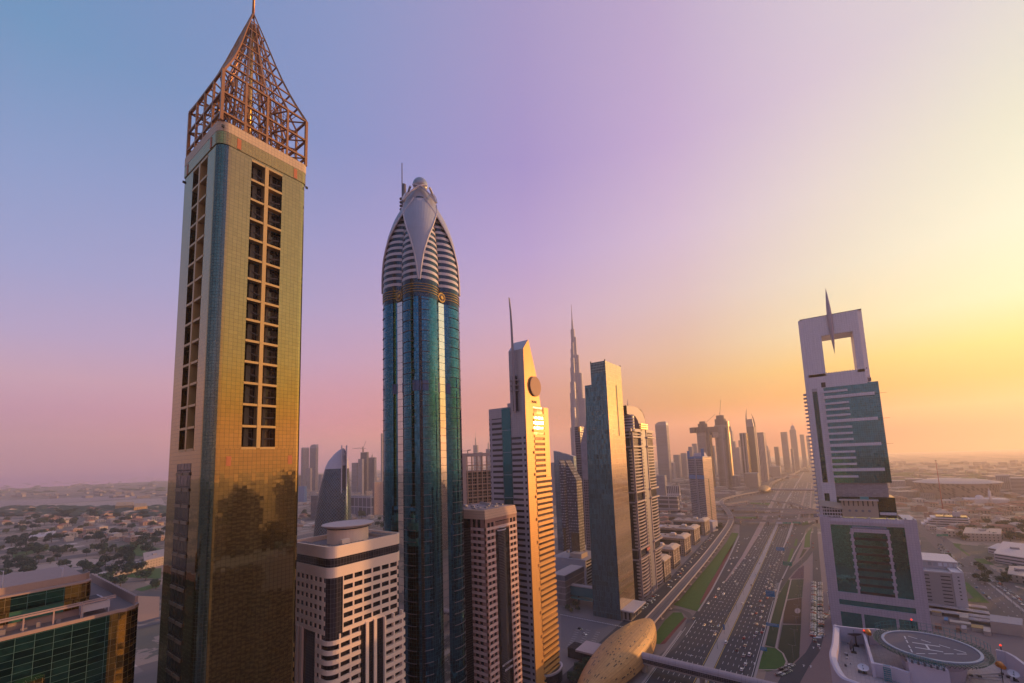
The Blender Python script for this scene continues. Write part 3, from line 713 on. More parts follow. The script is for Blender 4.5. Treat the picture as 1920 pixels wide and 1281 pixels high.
# ---- business tower with disc and blade
def disc_tower():
    X0, X1, Y0, Y1 = -212.0, -177.0, 259.8, 292.5
    root = thing('disc_and_blade_tower', 'slatted tower with a slanted peak, a round disc and a tall curved blade', 'skyscraper', (-195, 276, 0))
    wl = curtain('lilac_panel', (.50, .46, .50), 2.2, 1.6, line=(.30, .27, .31), lw=.09, wob=0, rough=.4, var=.05, metal=.35, big=0, lm=.2)
    side = facade('lilac_side', 30, 4.15, .94, .42, (.44, .40, .45), glass=(.05, .055, .065), gmetal=.4, grough=.2, wrough=.45, metal=.2)
    cl = curtain('sunlit_panel', (.82, .43, .13), 5.2, 1.5, line=(.40, .2, .08), lw=.10, wob=.0, rough=.5, var=.05, metal=.25, big=0, lm=.2)  # evening sun's gold put into the road face panel colour
    gl = curtain('disc_tower_glass', (.30, .20, .14), 1.6, 4.15, line=(.1, .07, .05), lw=.1, wob=.006, rough=.05, var=.3, big=.005)
    tl = curtain('teal_side_glass', (.04, .17, .22), 11, 17, line=(.3, .34, .4), lw=.4, wob=.004, rough=.06, var=.1, vline=False, metal=.8)
    ZS = 205.0
    mb = MB(); mb.box(X0, X1-.05, Y0, Y1, 0, ZS); mb.build('main_block', wl, root)
    # left face: side wings of slotted wall, teal strip
    MB().wb((X0, Y0), (X1, Y0), .5, 12.6, 0, ZS-8, 0, .25).build('side_wall', side, root)
    MB().wb((X0, Y0), (X1, Y0), 21.8, 34.5, 0, ZS-22, 0, .25).build('side_wall', side, root)
    MB().wb((X0, Y0), (X1, Y0), 13.2, 21.4, 0, ZS-.4, 0, .5).build('teal_strip', tl, root)
    # road face: plain corner strip, then slats over glass
    MB().wb((X1, Y0), (X1, Y1), 0, 10.6, 0, ZS, -.04, .5).build('corner_strip', cl, root)
    MB().wb((X1, Y0), (X1, Y1), 10.6, 32.7, 0, ZS-1.5, -.04, .1).build('road_glazing', gl, root)
    MB().wb((X1, Y0), (X1, Y1), 25.5, 32.7, 150, ZS, -.04, .55).build('corner_strip', cl, root)
    n = 48
    for i in range(n):
        z = 2.5+i*4.15
        if z > ZS-6: break
        long = (i % 4 == 0)
        lo = 9.0 if long else 10.6
        MB().wb((X1, Y0), (X1, Y1), lo, 32.7 if z < 150 else 25.5, z, z+2.0, .1, .95 if not long else 1.3).build('slat', cl, root)
    # slanted peak block: y 259.8..~281 at z 205, narrowing to 267..; roof slopes
    a = [(-190.4, Y0), (X1+.5, Y0)]
    def hexa(pts, name, mat_):
        m_ = MB(); A = [Vector(p) for p in pts]
        for q in ((3, 2, 1, 0), (4, 5, 6, 7), (0, 1, 5, 4), (1, 2, 6, 5), (2, 3, 7, 6), (3, 0, 4, 7)): m_.face([A[k] for k in q])
        return m_.build(name, mat_, root)
    xl, xr = -190.4, X1+.4
    hexa([(xl, Y0, ZS), (xr, Y0, ZS), (xr, 281.5, ZS), (xl, 281.5, ZS), (xl, Y0, 248.5), (xr, Y0, 248.5), (xr, 276.2, 232), (xl, 276.2, 232)], 'peak_lower', wl)
    m_ = MB(); P = [(xl, Y0, 248.5), (xr, Y0, 248.5), (xr, 267.5, 257), (xl, 267.5, 257), (xr, 276.2, 232), (xl, 276.2, 232)]
    m_.face([P[0], P[1], P[2], P[3]]); m_.face([P[1], P[4], P[2]]); m_.face([P[5], P[0], P[3]]); m_.face([P[3], P[2], P[4], P[5]]); m_.face([P[0], P[5], P[4], P[1]])
    m_.build('peak_roof', [wl], root)
    # sun-tinted facing of the peak on the road side
    m_ = MB(); x_ = xr+.15
    Q = [(x_, Y0+.1, ZS), (x_, 281.6, ZS), (x_, 276.3, 232), (x_, 267.5, 257.2), (x_, Y0+.1, 248.6)]
    m_.face(Q, [(q[1], q[2]) for q in Q]); m_.face([(p[0]-.3, p[1], p[2]) for p in Q][::-1])
    for u, v in zip(Q, Q[1:]+Q[:1]): m_.face([u, (u[0]-.3, *u[1:]), (v[0]-.3, *v[1:]), v])
    m_.build('peak_facing', cl, root)
    # disc
    m_ = MB(); c = Vector((X1+.7, 273.2, 220.6)); m_.tube(c, c+Vector((1.1, 0, 0)), 7.9, n=40); m_.build('disc', plain('disc_rim', (.16, .09, .08), .5), root)
    m_ = MB(); m_.tube(c+Vector((1.1, 0, 0)), c+Vector((1.3, 0, 0)), 7.6, n=40); m_.build('disc_face', plain('disc_copper', (.44, .20, .12), .6, metal=.0), root)
    text_obj('sign_lettering', 'BILARK', 2.6, plain('sign_brown', (.16, .08, .05), .6), root, (X1+.75, 272.2, 208.3), (0, 1, 0), sx=.85)
    # blade and its brackets on the side facing us
    bl = plain('blade_metal', (.30, .26, .28), .4, metal=.4)
    m_ = MB(); xs = -184.6
    prof = [(200, 1.0, 0), (228, 1.1, 0), (250, 1.15, -.1), (268, 1.0, -.35), (280, .75, -.8), (290.5, .12, -1.6)]
    rings = []
    for z, w, dx in prof: rings.append(([(xs+dx-w, Y0-2.4), (xs+dx-w*.3, Y0-3.2), (xs+dx+w, Y0-2.4), (xs+dx+w*.3, Y0-1.2)], z))
    m_.loft(rings, smooth=False); m_.build('blade', bl, root)
    for z in (224, 220, 216): MB().box(xs-3.2, xs+3.2, Y0-3.0, Y0+.2, z, z+1.0).build('blade_bracket', bl, root)
    MB().box(xs-1.6, xs-1.2, Y0-2.2, Y0, 201, 228).build('blade_rail', M['black'], root); MB().box(xs+1.2, xs+1.6, Y0-2.2, Y0, 201, 228).build('blade_rail', M['black'], root)
    MB().box(-194, -191, Y0+1, Y0+5, ZS, ZS+3).build('roof_hut', wl, root)
    # ribbed round porch at the foot
    m_ = MB()
    for i in range(14):
        t0, t1 = -1.2+2.4*i/14, -1.2+2.4*(i+.8)/14
        m_.wb((X1-3+9*cos(t0), 283+13*sin(t0)), (X1-3+9*cos(t1), 283+13*sin(t1)), 0, 2, 8, 9.2, -1.5, 0)
    m_.build('porch_ring', wl, root)
    MB().prism([(X1-3+8.5*cos(-1.5+3*i/20), 283+12.5*sin(-1.5+3*i/20)) for i in range(21)], 0, 8).build('porch', M['darkglass'], root)
disc_tower()
# ---- blue stepped slab
def stepped_slab():
    root = thing('stepped_blue_tower', 'slim blue green glass tower with a stepped roof and gold lit side', 'skyscraper', (-190, 437, 0))
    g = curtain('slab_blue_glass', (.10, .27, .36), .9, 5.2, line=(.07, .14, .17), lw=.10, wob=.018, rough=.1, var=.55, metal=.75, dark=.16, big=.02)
    o_ = curtain('slab_sunlit_glass', (.80, .62, .42), 2.6, 5.2, line=(.26, .18, .12), lw=.16, wob=.007, rough=.09, var=.12, metal=.85, big=.01)  # gold of the low sun put into the side glass tint
    lat = curtain('slab_top_lattice', (.13, .22, .24), 1.8, 3.0, line=(.28, .38, .36), lw=.35, wob=.01, rough=.2, var=.6, metal=.5)
    P = lambda t: [(-207.5+t*5, 415.8), (-177, 415.8), (-177, 457.0+t*3), (-207.5+t*5, 457+t*3)]
    mb = MB(); mb.loft([(P(0), 0), (P(1), 242)], bottom=True)
    P2 = lambda t: [(-194.6, 415.8), (-177, 415.8), (-177, 460.0), (-194.6, 460)]
    mb.loft([(P2(1), 242), (P2(1), 266)], bottom=True)
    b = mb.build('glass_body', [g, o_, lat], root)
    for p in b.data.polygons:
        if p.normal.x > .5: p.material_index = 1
    MB().wb((-207.5, 415.8), (-177, 415.8), 13.0, 30.4, 254, 265.8, 0, .3).build('top_lattice', lat, root)
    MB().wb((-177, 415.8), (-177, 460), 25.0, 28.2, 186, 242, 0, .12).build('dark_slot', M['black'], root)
    for x, y in ((-177.5, 416.2), (-177.5, 459.5), (-194, 416.2)): MB().box(x-.5, x+.5, y-.5, y+.5, 266, 267.6).build('roof_lamp', M['black'], root)
    wp = plain('canopy_white', (.62, .54, .56), .6)
    MB().box(-177, -163.5, 417, 452, 9.2, 10.4).build('canopy', wp, root)
    MB().box(-177, -168, 419, 450, 0, 9.2).build('entrance_block', facade('entrance_wall', 4.5, 9.2, .45, .7, (.28, .24, .24)), root)
stepped_slab()
# ================================================================ RIGHT ROW
def chelsea():
    root = thing('open_frame_tower', 'white tower with a square opening, a needle on top and white finned teal glass', 'skyscraper', (25, 500, 0))
    wh = curtain('white_cladding', (.74, .70, .76), 1.9, 1.9, line=(.42, .40, .46), lw=.08, wob=0, rough=.5, var=.05, metal=.05, big=0, lm=.1)
    gl = curtain('teal_tower_glass', (.06, .25, .33), 1.6, 2.0, line=(.05, .14, .17), lw=.09, wob=.014, rough=.06, var=.35, big=.02)
    dg = curtain('dark_teal_glass', (.05, .13, .15), 1.6, 2.0, line=(.05, .10, .12), lw=.09, wob=.02, rough=.08, var=.6, big=.03)
    YF = 490.0
    # octagonal frame legs and beams, z 95..290 ; opening x 14..29, z 235..270
    def leg(x0, x1, z0, z1, cl, cr):
        c = 3.5
        p = [(x0+(c if cl else 0), YF), (x1-(c if cr else 0), YF), (x1, YF+c if cr else YF), (x1, YF+26-(c if cr else 0)), (x1-(c if cr else 0), YF+26), (x0+(c if cl else 0), YF+26), (x0, YF+26-(c if cl else 0)), (x0, YF+c if cl else YF)]
        q = []
        for a in p:
            if not q or (abs(a[0]-q[-1][0])+abs(a[1]-q[-1][1])) > .01: q.append(a)
        return q
    MB().prism(leg(-3.4, 13.8, 0, 0, 1, 0), 232, 290).build('frame_leg', wh, root)
    MB().prism(leg(37.6, 46.2, 0, 0, 0, 1), 232, 290).build('frame_leg', wh, root)
    MB().box(13.8, 37.6, YF, YF+26, 271, 289.9).build('frame_beam', wh, root)
    MB().prism(leg(-3.5, 46.3, 0, 0, 1, 1), 221, 234.5).build('frame_sill', wh, root)
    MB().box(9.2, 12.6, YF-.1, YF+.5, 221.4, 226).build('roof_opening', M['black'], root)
    MB().prism(leg(-3.4, 10.5, 0, 0, 1, 0), 96, 221).build('left_shaft', wh, root)
    MB().box(1.6, 5.4, YF-.25, YF+.4, 132, 218).build('stair_glazing', dg, root)
    MB().box(1.6, 5.4, YF-.25, YF+.4, 98, 122).build('stair_glazing', dg, root)
    MB().box(1.4, 5.6, YF-.3, YF+.4, 218, 221).build('stair_vent', plain('vent_grey', (.45, .42, .46), .6), root)
    # balconies on the far left flank
    bw = plain('balcony_white', (.62, .56, .60), .6)
    for i in range(32):
        z = 100+i*3.75
        MB().prism([(-3.2, YF+5), (-5.6, YF+6.5), (-6.2, YF+10), (-5.6, YF+14), (-3.2, YF+15)][::-1], z, z+1.3).build('balcony', bw, root)
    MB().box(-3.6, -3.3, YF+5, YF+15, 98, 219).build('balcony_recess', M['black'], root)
    # glass wing with fins
    MB().prism([(10.5, YF+.6), (51, YF+.6), (51, YF+26), (10.5, YF+26)], 131.5, 222).build('glass_wing', gl, root)
    MB().box(10.5, 48, YF+2, YF+25, 119, 131.5).build('grey_neck', curtain('neck_panel', (.36, .33, .37), 2.2, 1.2, line=(.25, .23, .26), lw=.1, wob=0, rough=.6, metal=0, big=0), root)
    MB().box(10.5, 51.6, YF+.2, YF+26, 101, 119).build('lower_glass', dg, root)
    f0 = 215.0
    pat = [1.0, 0, .37, .37, .37, 0, .37, .37, .37, 0, .37, .37, .37, 0, .37]
    zz = [(f0, 21), (208.4, 39.8)] 
    z = 215.6; k = 0
    while z > 134:
        long = (k % 4 == 1)
        x1 = 47.2 if long else 28.4
        MB().box(9.6, x1, YF-2.4, YF+.7, z, z+(2.7 if long else 1.9)).build('white_fin', wh, root)
        if long: MB().box(x1, 55.5, YF-.9, YF-.7, z+1.0, z+1.2).build('fin_rod', M['black'], root)
        z -= 5.65; k += 1
    MB().box(10, 22, YF-2.5, YF+.5, 103.5, 105.4).build('white_fin', wh, root); MB().box(40, 51, YF-2.5, YF+.5, 104, 106).build('white_fin', wh, root)
    # needle
    c = [(22.0, 490+12.0, z) for z in (0,)]
    pr = [(251.8, .05), (262, 1.0), (275, 1.75), (289, 2.1), (298, 1.7), (308, .95), (316.5, .06)]
    m_ = MB(); m_.loft([(ngon(22.4-(z-252)*.012, YF-1.0, r, 10, ry=r*.8), z) for z, r in pr], smooth=True); m_.build('needle', plain('needle_metal', (.34, .30, .36), .35, metal=.4), root)
    MB().box(-2, 46, YF+.4, YF+25, 290, 290.7).build('roof_edge', plain('roof_edge', (.2, .18, .2), .7), root)
    m_ = MB()
    for x in range(14, 45, 2): m_.box(x, x+.5, YF+1, YF+1.6, 234.5, 235.3+(x*7 % 3)*.2)
    m_.build('roof_bollards', plain('bollard', (.3, .25, .28), .7), root)
    m_ = MB(); m_.box(35, 45, YF+2, YF+3.5, 223.6, 225); m_.box(44, 46.5, YF+1, YF+2, 223.0, 226.0); m_.bar((38, YF+2, 225), (46, YF+1, 227), .3); m_.build('cleaning_rig', plain('rig', (.25, .2, .22), .6), root)
    # tan rooftop house in front
    tan = plain('tan_stone', (.50, .40, .31), .75)
    MB().prism([(13.5, 486), (39, 486), (39, 489.6), (13.5, 489.6)], 101.3, 116).build('tan_house', tan, root)
    MB().prism([(12, 484.5), (40, 484.5), (40, 489.6), (12, 489.6)], 116, 117).build('tan_roof', plain('tan_roof', (.62, .55, .53), .7), root)
    for i in range(7): MB().box(15+i*3.4, 15.8+i*3.4, 485.7, 486, 111.5, 116).build('slot_window', M['black'], root)
    for i in range(4):
        m_ = MB(); cx_ = 19+i*4.6; m_.tube((cx_, 485.6, 107.2), (cx_, 486.05, 107.2), 1.05, n=14); m_.build('oval_window', plain('oval_glass', (.2, .2, .24), .3), root)
    MB().box(27.5, 33.5, 487, 489.5, 117, 119.4).build('teal_tank', plain('teal_tank', (.05, .3, .32), .5), root)
    m_ = MB(); m_.box(-1, 13, 486, 489.6, 101, 110); m_.build('roof_pergola', facade('pergola', 2, 3, .8, .7, (.6, .57, .6), glass=(.04, .05, .06)), root)
    m_ = MB(); m_.face([(-3, 485, 111), (14, 485, 108.5), (14, 489, 113.5), (-3, 489, 116)]); m_.face([(-3, 485, 110.6), (-3, 489, 115.6), (14, 489, 113.1), (14, 485, 108.1)]); m_.build('sloped_canopy', tan, root)
    # podium block: white frame round green glass
    Y = 484.0
    wt = curtain('podium_tiles', (.60, .52, .60), 2.0, 2.0, line=(.33, .27, .35), lw=.10, wob=0, rough=.5, var=.06, metal=.05, big=0, lm=.1)
    gg = curtain('podium_glass', (.13, .50, .50), 1.7, 2.1, line=(.03, .12, .12), lw=.08, wob=.012, rough=.05, var=.25, big=.012, bscale=.12)
    MB().box(-3.2, 62, Y+1.2, Y+32, 0, 99).build('podium_core', gg, root)
    for a, b_ in ((-4.2, 3.4), (54.6, 62.8)): MB().box(a, b_, Y, Y+33, 0, 101.2).build('podium_pier', wt, root)
    m_ = MB(); m_.loft([([(3.4, Y-.2+.0), (3.4, Y+4), (54.6, Y+4), (54.6, Y-.2)][::-1], 94.5), ([(3.4, Y-.6), (3.4, Y+4), (54.6, Y+4), (54.6, Y-.6)][::-1], 97.5), ([(3.4, Y), (3.4, Y+4), (54.6, Y+4), (54.6, Y)][::-1], 100.6)]); m_.build('podium_head', wt, root)
    for z0, z1 in ((29.0, 35.4), (18.5, 24.3), (0, 4)): MB().box(3.4, 54.6, Y+.1, Y+3, z0, z1).build('podium_beam', wt, root)
    for x in (18.0, 41.0): MB().box(x, x+1.8, Y+.4, Y+3, 4, 18.5).build('podium_column', wt, root)
    for x in (17.6, 42.6):
        MB().box(x, x+1.6, Y+.2, Y+3, 35.4, 90).build('podium_mullion', wt, root)
        for i in range(9): MB().box(x-.8, x+2.2, Y+.05, Y+2, 39.5+i*5.9, 41.2+i*5.9).build('mullion_step', wt, root)
    MB().box(17.6, 44.2, Y-.3, Y+2, 88.6, 91.8).build('podium_lintel', wt, root)
    MB().box(18.8, 43, Y-.5, Y+1.6, 91.8, 93.6).build('podium_visor', plain('visor', (.35, .4, .6), .25, metal=.6), root)
    dk = plain('floor_edge_dark', (.03, .03, .035), .5)
    for i in range(8):
        z = 35.6+i*6.6
        MB().box(19.2, 42.6, Y+.7, Y+1.3, z, z+2.1).build('floor_edge', dk, root)
    for x in (1, 5, 12, 22, 32, 44, 50, 56, 61):
        m_ = MB(); m_.ball((x, Y+.6, 101.9 if x > 52 or x < 6 else 101.2), .8, 10, 8); m_.build('globe_lamp', plain('globe', (.6, .56, .6), .4), root)
chelsea()
def helipad_building():
    ZR = 92.0; ZP = 100.0
    root = thing('helipad_tower', 'white rooftop of a round sided tower carrying a raised helicopter deck', 'tower', (25, 175, 0))
    wp = plain('roof_white_paint', (.60, .52, .58), .6, var=.07, scale=.4); tl = curtain('roof_tiles', (.44, .36, .36), 1.1, 1.1, line=(.26, .2, .21), lw=.08, wob=0, rough=.8, var=.12, metal=0, big=0, lm=0)
    gl = curtain('helipad_tower_glass', (.10, .13, .18), 1.5, 3.6, line=(.3, .28, .32), lw=.3, wob=.02, rough=.08, var=.4, vline=False)
    o = [(1541, 1261), (1554.5, 1237), (1557, 1222), (1562, 1206), (1566, 1195)]
    # plan of the roof in metres, clockwise from the far left corner
    pts = [G(1562.5, 1172, 97), G(1559.5, 1205, 97), G(1554.8, 1226, 97), G(1560, 1247, 97), G(1575.5, 1270, 97), G(1605, 1283, 97), G(1660, 1310, 97)]
    L = [(p.x, p.y) for p in pts]
    far = [(L[0][0], L[0][1])]
    bx = 66.0
    outline = [(L[0][0], L[0][1])]+[(p[0], p[1]) for p in L[1:]]+[(20, 130), (50, 128), (62, 138), (66, 160), (62, 182), (52, 200), (38, 209), (20, 213), (6, 210)]
    ccw = outline
    area = sum(a[0]*b_[1]-b_[0]*a[1] for a, b_ in zip(ccw, ccw[1:]+ccw[:1]))
    if area < 0: ccw = ccw[::-1]
    MB().prism(ccw, 0, ZR).build('tower_shaft', [facade('helipad_tower_wall', 5, 3.6, .8, .5, (.62, .50, .45), glass=(.09, .09, .1), gmetal=.5)], root)
    MB().face([(p[0], p[1], ZR+.05) for p in ccw]) if False else None
    d = MB(); d.face([(p[0], p[1], ZR+.06) for p in ccw]); d.build('roof_floor', tl, root)
    def wall(path, z0, z1, th, name, mat_=None, cap=True):
        m_ = MB()
        for a, b_ in zip(path[:-1], path[1:]): m_.wb(a, b_, -.0, hypot(b_[0]-a[0], b_[1]-a[1]), z0, z1, -th, 0)
        return m_.build(name, mat_ or wp, root)
    # left curved parapet, outer side away from the roof
    cen = Vector((20, 175))
    def smoothp(P, n=4):
        out = []
        for i in range(len(P)-1):
            p0 = P[max(i-1, 0)]; p1 = P[i]; p2 = P[i+1]; p3 = P[min(i+2, len(P)-1)]
            for k in range(n):
                t = k/n
                out.append(tuple(.5*((2*p1[j])+(-p0[j]+p2[j])*t+(2*p0[j]-5*p1[j]+4*p2[j]-p3[j])*t*t+(-p0[j]+3*p1[j]-3*p2[j]+p3[j])*t**3) for j in (0, 1)))
        return out+[tuple(P[-1])]
    sm = smoothp(L, 5)
    m_ = MB()
    def offp(P, d):
        out = []
        for i in range(len(P)):
            a, b_ = P[max(i-1, 0)], P[min(i+1, len(P)-1)]
            t = Vector((b_[0]-a[0], b_[1]-a[1])).normalized(); n = Vector((-t.y, t.x)); out.append((P[i][0]+n.x*d, P[i][1]+n.y*d))
        return out
    o0, o1, o2 = sm, offp(sm, .55), offp(sm, 1.9)
    for i in range(len(sm)-1):
        for (A, za), (B, zb_) in (((o0, ZR-20), (o0, 97)), ((o0, 97), (o1, 97.35)), ((o1, 97.35), (o2, 96.9)), ((o2, 96.9), (o2, ZR))):
            m_.face([(*A[i], za), (*A[i+1], za), (*B[i+1], zb_), (*B[i], zb_)])
    m_.build('curved_parapet', wp, root)
    # far wall, from the far left corner to the deck
    a, b_, c = G(1563, 1172, 97.5), G(1616, 1178, 97.5), G(1640, 1181, 97)
    wall([(a.x, a.y), (b_.x, b_.y), (c.x, c.y), (c.x+16, c.y+1)][::-1], ZR, 97.5, .8, 'far_parapet')
    # wall between tiled terrace and deck zone: line from (1616,1178) to (1632,1238)
    p, q = G(1617, 1186, 96), G(1634, 1245, 96)
    wall([(p.x, p.y), (q.x, q.y)], ZR, 96.2, .8, 'dividing_wall')
    # terrace: sunk walkway edge
    # white stair block under the deck
    u, v = G(1634, 1243, 96), G(1704, 1262, 96)
    wall([(u.x, u.y), (G(1672, 1251, 96)).xy[:], (v.x, v.y)], 84, 96, 1.0, 'stair_wall')
    s0, s1 = G(1703, 1240, 99), G(1779, 1256, 99)
    m_ = MB(); m_.prism([(s0.x, s0.y-0), (s1.x, s1.y), (s1.x-1, s1.y+8), (s0.x, s0.y+8)], 80, 98.8); m_.build('stair_block', wp, root)
    # deck
    C = Vector((23.7, 191.3)); R = 11.6
    m_ = MB(); m_.loft([(ngon(*C, R*.62, 48), ZR), (ngon(*C, R*.7, 48), 96), (ngon(*C, R*.985, 48), ZP-.4), (ngon(*C, R*.985, 48), ZP-.05)]); m_.build('deck_bowl', wp, root)
    conc = plain('deck_asphalt', (.145, .125, .15), .85, var=.16, scale=.5)
    m_ = MB(); m_.face([(p[0], p[1], ZP) for p in ngon(*C, R*.97, 64)]); m_.build('helipad_deck', conc, root)
    rim = plain('deck_rim', (.34, .36, .44), .5)
    m_ = MB(); A, B = ngon(*C, R*.965, 64), ngon(*C, R*1.03, 64)
    for i in range(64):
        j = (i+1) % 64
        m_.face([(*A[i], ZP+.25), (*B[i], ZP+.25), (*B[j], ZP+.25), (*A[j], ZP+.25)]); m_.face([(*B[i], ZP-.3), (*B[j], ZP-.3), (*B[j], ZP+.25), (*B[i], ZP+.25)]); m_.face([(*A[j], ZP), (*A[i], ZP), (*A[i], ZP+.25), (*A[j], ZP+.25)])
    m_.build('deck_rim', rim, root)
    wt = plain('deck_marking_white', (.60, .57, .58), .6, var=.05)
    kk = 5.053; D = lambda x, y: G(1540+x/kk, 1120+y/kk, ZP+.02)
    def mark(pa, pb, w=.34, name='deck_marking'):
        a, b_ = D(*pa), D(*pb); m_ = MB(); m_.bar(a, b_, w, .02); return m_.build(name, wt, root)
    for pa, pb in (((862, 428), (1125, 468)), ((888, 474), (1155, 518)), ((990, 448), (1022, 494))): mark(pa, pb, .5, 'letter_h_stroke')
    for pa, pb in (((787, 368), (800, 394)), ((804, 405), (820, 432)), ((826, 455), (843, 481)), ((846, 492), (862, 522)), ((820, 368), (908, 393)), ((944, 402), (1036, 431)), ((1115, 450), (1220, 482)), ((1255, 492), (1370, 526)), ((900, 533), (982, 534)), ((1015, 534), (1095, 535)), ((1163, 535), (1253, 536)), ((1284, 538), (1378, 538))): mark(pa, pb)
    # safety net frame of green struts all round
    gr = plain('net_strut', (.10, .16, .13), .6)
    m_ = MB(); n = 72
    for i in range(n):
        t = 2*pi*i/n; t2 = 2*pi*(i+1)/n
        a = Vector((C.x+R*1.03*cos(t), C.y+R*1.03*sin(t), ZP-.1)); b_ = Vector((C.x+R*1.22*cos(t), C.y+R*1.22*sin(t), ZP+.2)); b2 = Vector((C.x+R*1.22*cos(t2), C.y+R*1.22*sin(t2), ZP+.2)); c = Vector((C.x+R*1.1*cos(t2), C.y+R*1.1*sin(t2), ZP-1.1)); a2 = Vector((C.x+R*1.03*cos(t2), C.y+R*1.03*sin(t2), ZP-.1))
        m_.bar(a, b_, .1); m_.bar(b_, b2, .12); m_.bar(b_, c, .1); m_.bar(b2, c, .1)
        e = a.lerp(b_, .5); e2 = a2.lerp(b2, .5); m_.bar(e, e2, .07); m_.bar(a, b2, .06)
    m_.build('net_frame', gr, root)
    # railed walkway behind and stairs in teal
    tg = plain('teal_rail', (.06, .24, .26), .5)
    m_ = MB()
    for i in range(26):
        t = .15+2.5*i/25; a = Vector((C.x+R*1.25*cos(t), C.y+R*1.25*sin(t)+.8, ZP)); m_.bar(a, a+Vector((0, 0, 2.2)), .09)
        t2 = .15+2.5*(i+1)/25; b_ = Vector((C.x+R*1.25*cos(t2), C.y+R*1.25*sin(t2)+.8, ZP)) 
        if i < 25:
            for h in (1.1, 2.2): m_.bar(a+Vector((0, 0, h)), b_+Vector((0, 0, h)), .07)
    m_.build('back_railing', tg, root)
    sr = MB(); a, b_ = G(1704, 1232, 100), G(1770, 1250, 100)
    for i in range(15):
        p = a.lerp(b_, i/14); sr.bar(p+Vector((0, 0, -1.2)), p+Vector((0, 0, 1.1)), .08)
    for h in (-1.1, 0, 1.1): sr.bar(a+Vector((0, 0, h)), b_+Vector((0, 0, h)), .1)
    sr.build('front_railing', tg, root)
    st = MB(); a, b_ = G(1656, 1247, 96), G(1660, 1279, 92)
    for i in range(9):
        p = a.lerp(b_, i/8); st.box(p.x-.1, p.x+1.6, p.y-.25, p.y+.25, p.z-.1, p.z+.02)
    st.bar(a, b_, .12); st.bar(a+Vector((1.6, 0, 0)), b_+Vector((1.6, 0, 0)), .12); st.build('steel_stairs', tg, root)
    MB().box(*(lambda p: (p.x, p.x+3.2, p.y-.6, p.y+.4, 85, 90.5))(G(1684, 1272, 90))).build('dark_doorway', M['black'], root)
    rr = random.Random(11); cl = [plain('vent_pale', (.5, .44, .47), .6), plain('vent_dark', (.12, .11, .12), .6)]
    for k in range(26):
        p = G(rr.uniform(1565, 1612), rr.uniform(1185, 1262), 92) if k < 10 else G(rr.uniform(1800, 1900), rr.uniform(1262, 1281), 92)
        s_ = rr.uniform(.15, .45); MB().box(p.x-s_, p.x+s_, p.y-s_, p.y+s_, 92.08, 92.1+rr.uniform(.3, .9)).build('roof_vent', cl[k % 2], root)
    for k in range(3):
        p, q = G(1790+k*6, 1268, 92.3), G(1880, 1262+k*7, 92.3); m_ = MB(); m_.tube(p, q, .12, n=6); m_.build('pipe', cl[0], root)
    for k in range(7):
        p = G(1700+k*12, 1243+k*3, 98.9); MB().box(p.x-.25, p.x+.25, p.y+1, p.y+1.5, 98.8, 99.6).build('roof_vent', cl[1], root)
    # right terrace parapet
    rp = [G(1868, 1217, 97), G(1888, 1222, 97), G(1905, 1231, 97), G(1925, 1246, 97), G(1945, 1262, 97)]
    wall([(p.x, p.y) for p in rp][::-1], ZR-4, 97, .8, 'right_parapet')
    return root
heli = helipad_building()
def dish(x, y, z, r, tilt, col, label, stand=1.2, face=(0, -1)):
    t = thing('satellite_dish', label, 'satellite dish', (x, y, z), 'dishes on the helicopter deck roof')
    m_ = MB(); n = 20
    f = Vector((face[0], face[1], 0)).normalized(); ax = (f*cos(tilt)+Vector((0, 0, 1))*sin(tilt)).normalized(); s = ax.cross(Vector((0, 0, 1))).normalized(); u = s.cross(ax).normalized()
    c = Vector((x, y, z+stand+r*.6)); prev = None
    for k in range(5):
        rr = r*(k/4); d = (k/4)**2*r*.28
        ring = [c+ax*(d-.0)+(s*cos(2*pi*i/n)+u*sin(2*pi*i/n))*max(rr, .02) for i in range(n)]
        if prev:
            for i in range(n): m_.face([prev[i], prev[(i+1) % n], ring[(i+1) % n], ring[i]], smooth=True)
        prev = ring
    m_.build('dish', col, t)
    m_ = MB(); m_.tube((x, y, z), c, .22, n=8); m_.box(x-.8, x+.8, y-.8, y+.8, z, z+.3); m_.build('stand', M['black'], t)
    m_ = MB(); m_.bar(c-u*r*.5, c+ax*r*.8, .07); m_.ball(c+ax*r*.8, .14, 8, 6); m_.build('feed_arm', M['black'], t)
gd_ = plain('dish_dark', (.14, .12, .14), .6); gw_ = plain('dish_white', (.66, .6, .64), .5)
p = G(1606, 1212, 92); dish(p.x, p.y, 92, 2.3, 1.1, gd_, 'large dark grey satellite dish tilted up on the left terrace', 2.2, (-.4, 1))
p = G(1601, 1224, 92); dish(p.x, p.y, 92, 1.9, .1, gd_, 'dark grey satellite dish standing upright in front of the largest dish', 1.4, (-1, .3))
p = G(1620, 1262, 92); dish(p.x, p.y, 92, 1.5, 1.15, gw_, 'small white satellite dish nearest the lens on the tiled terrace', .5, (-.2, -1))
p = G(1902, 1276, 92); dish(p.x, p.y, 92, 1.3, 1.0, gw_, 'small pale satellite dish at the right edge behind the deck', 1.0, (0, -1))
red_em = None
def lampmat(name, col, e):
    m_, nt, b = newmat(name); setb(nt, b, col=col, em=col, es=e); return m_
RED = lampmat('red_lamp_glow', (1, .06, .03), .9)
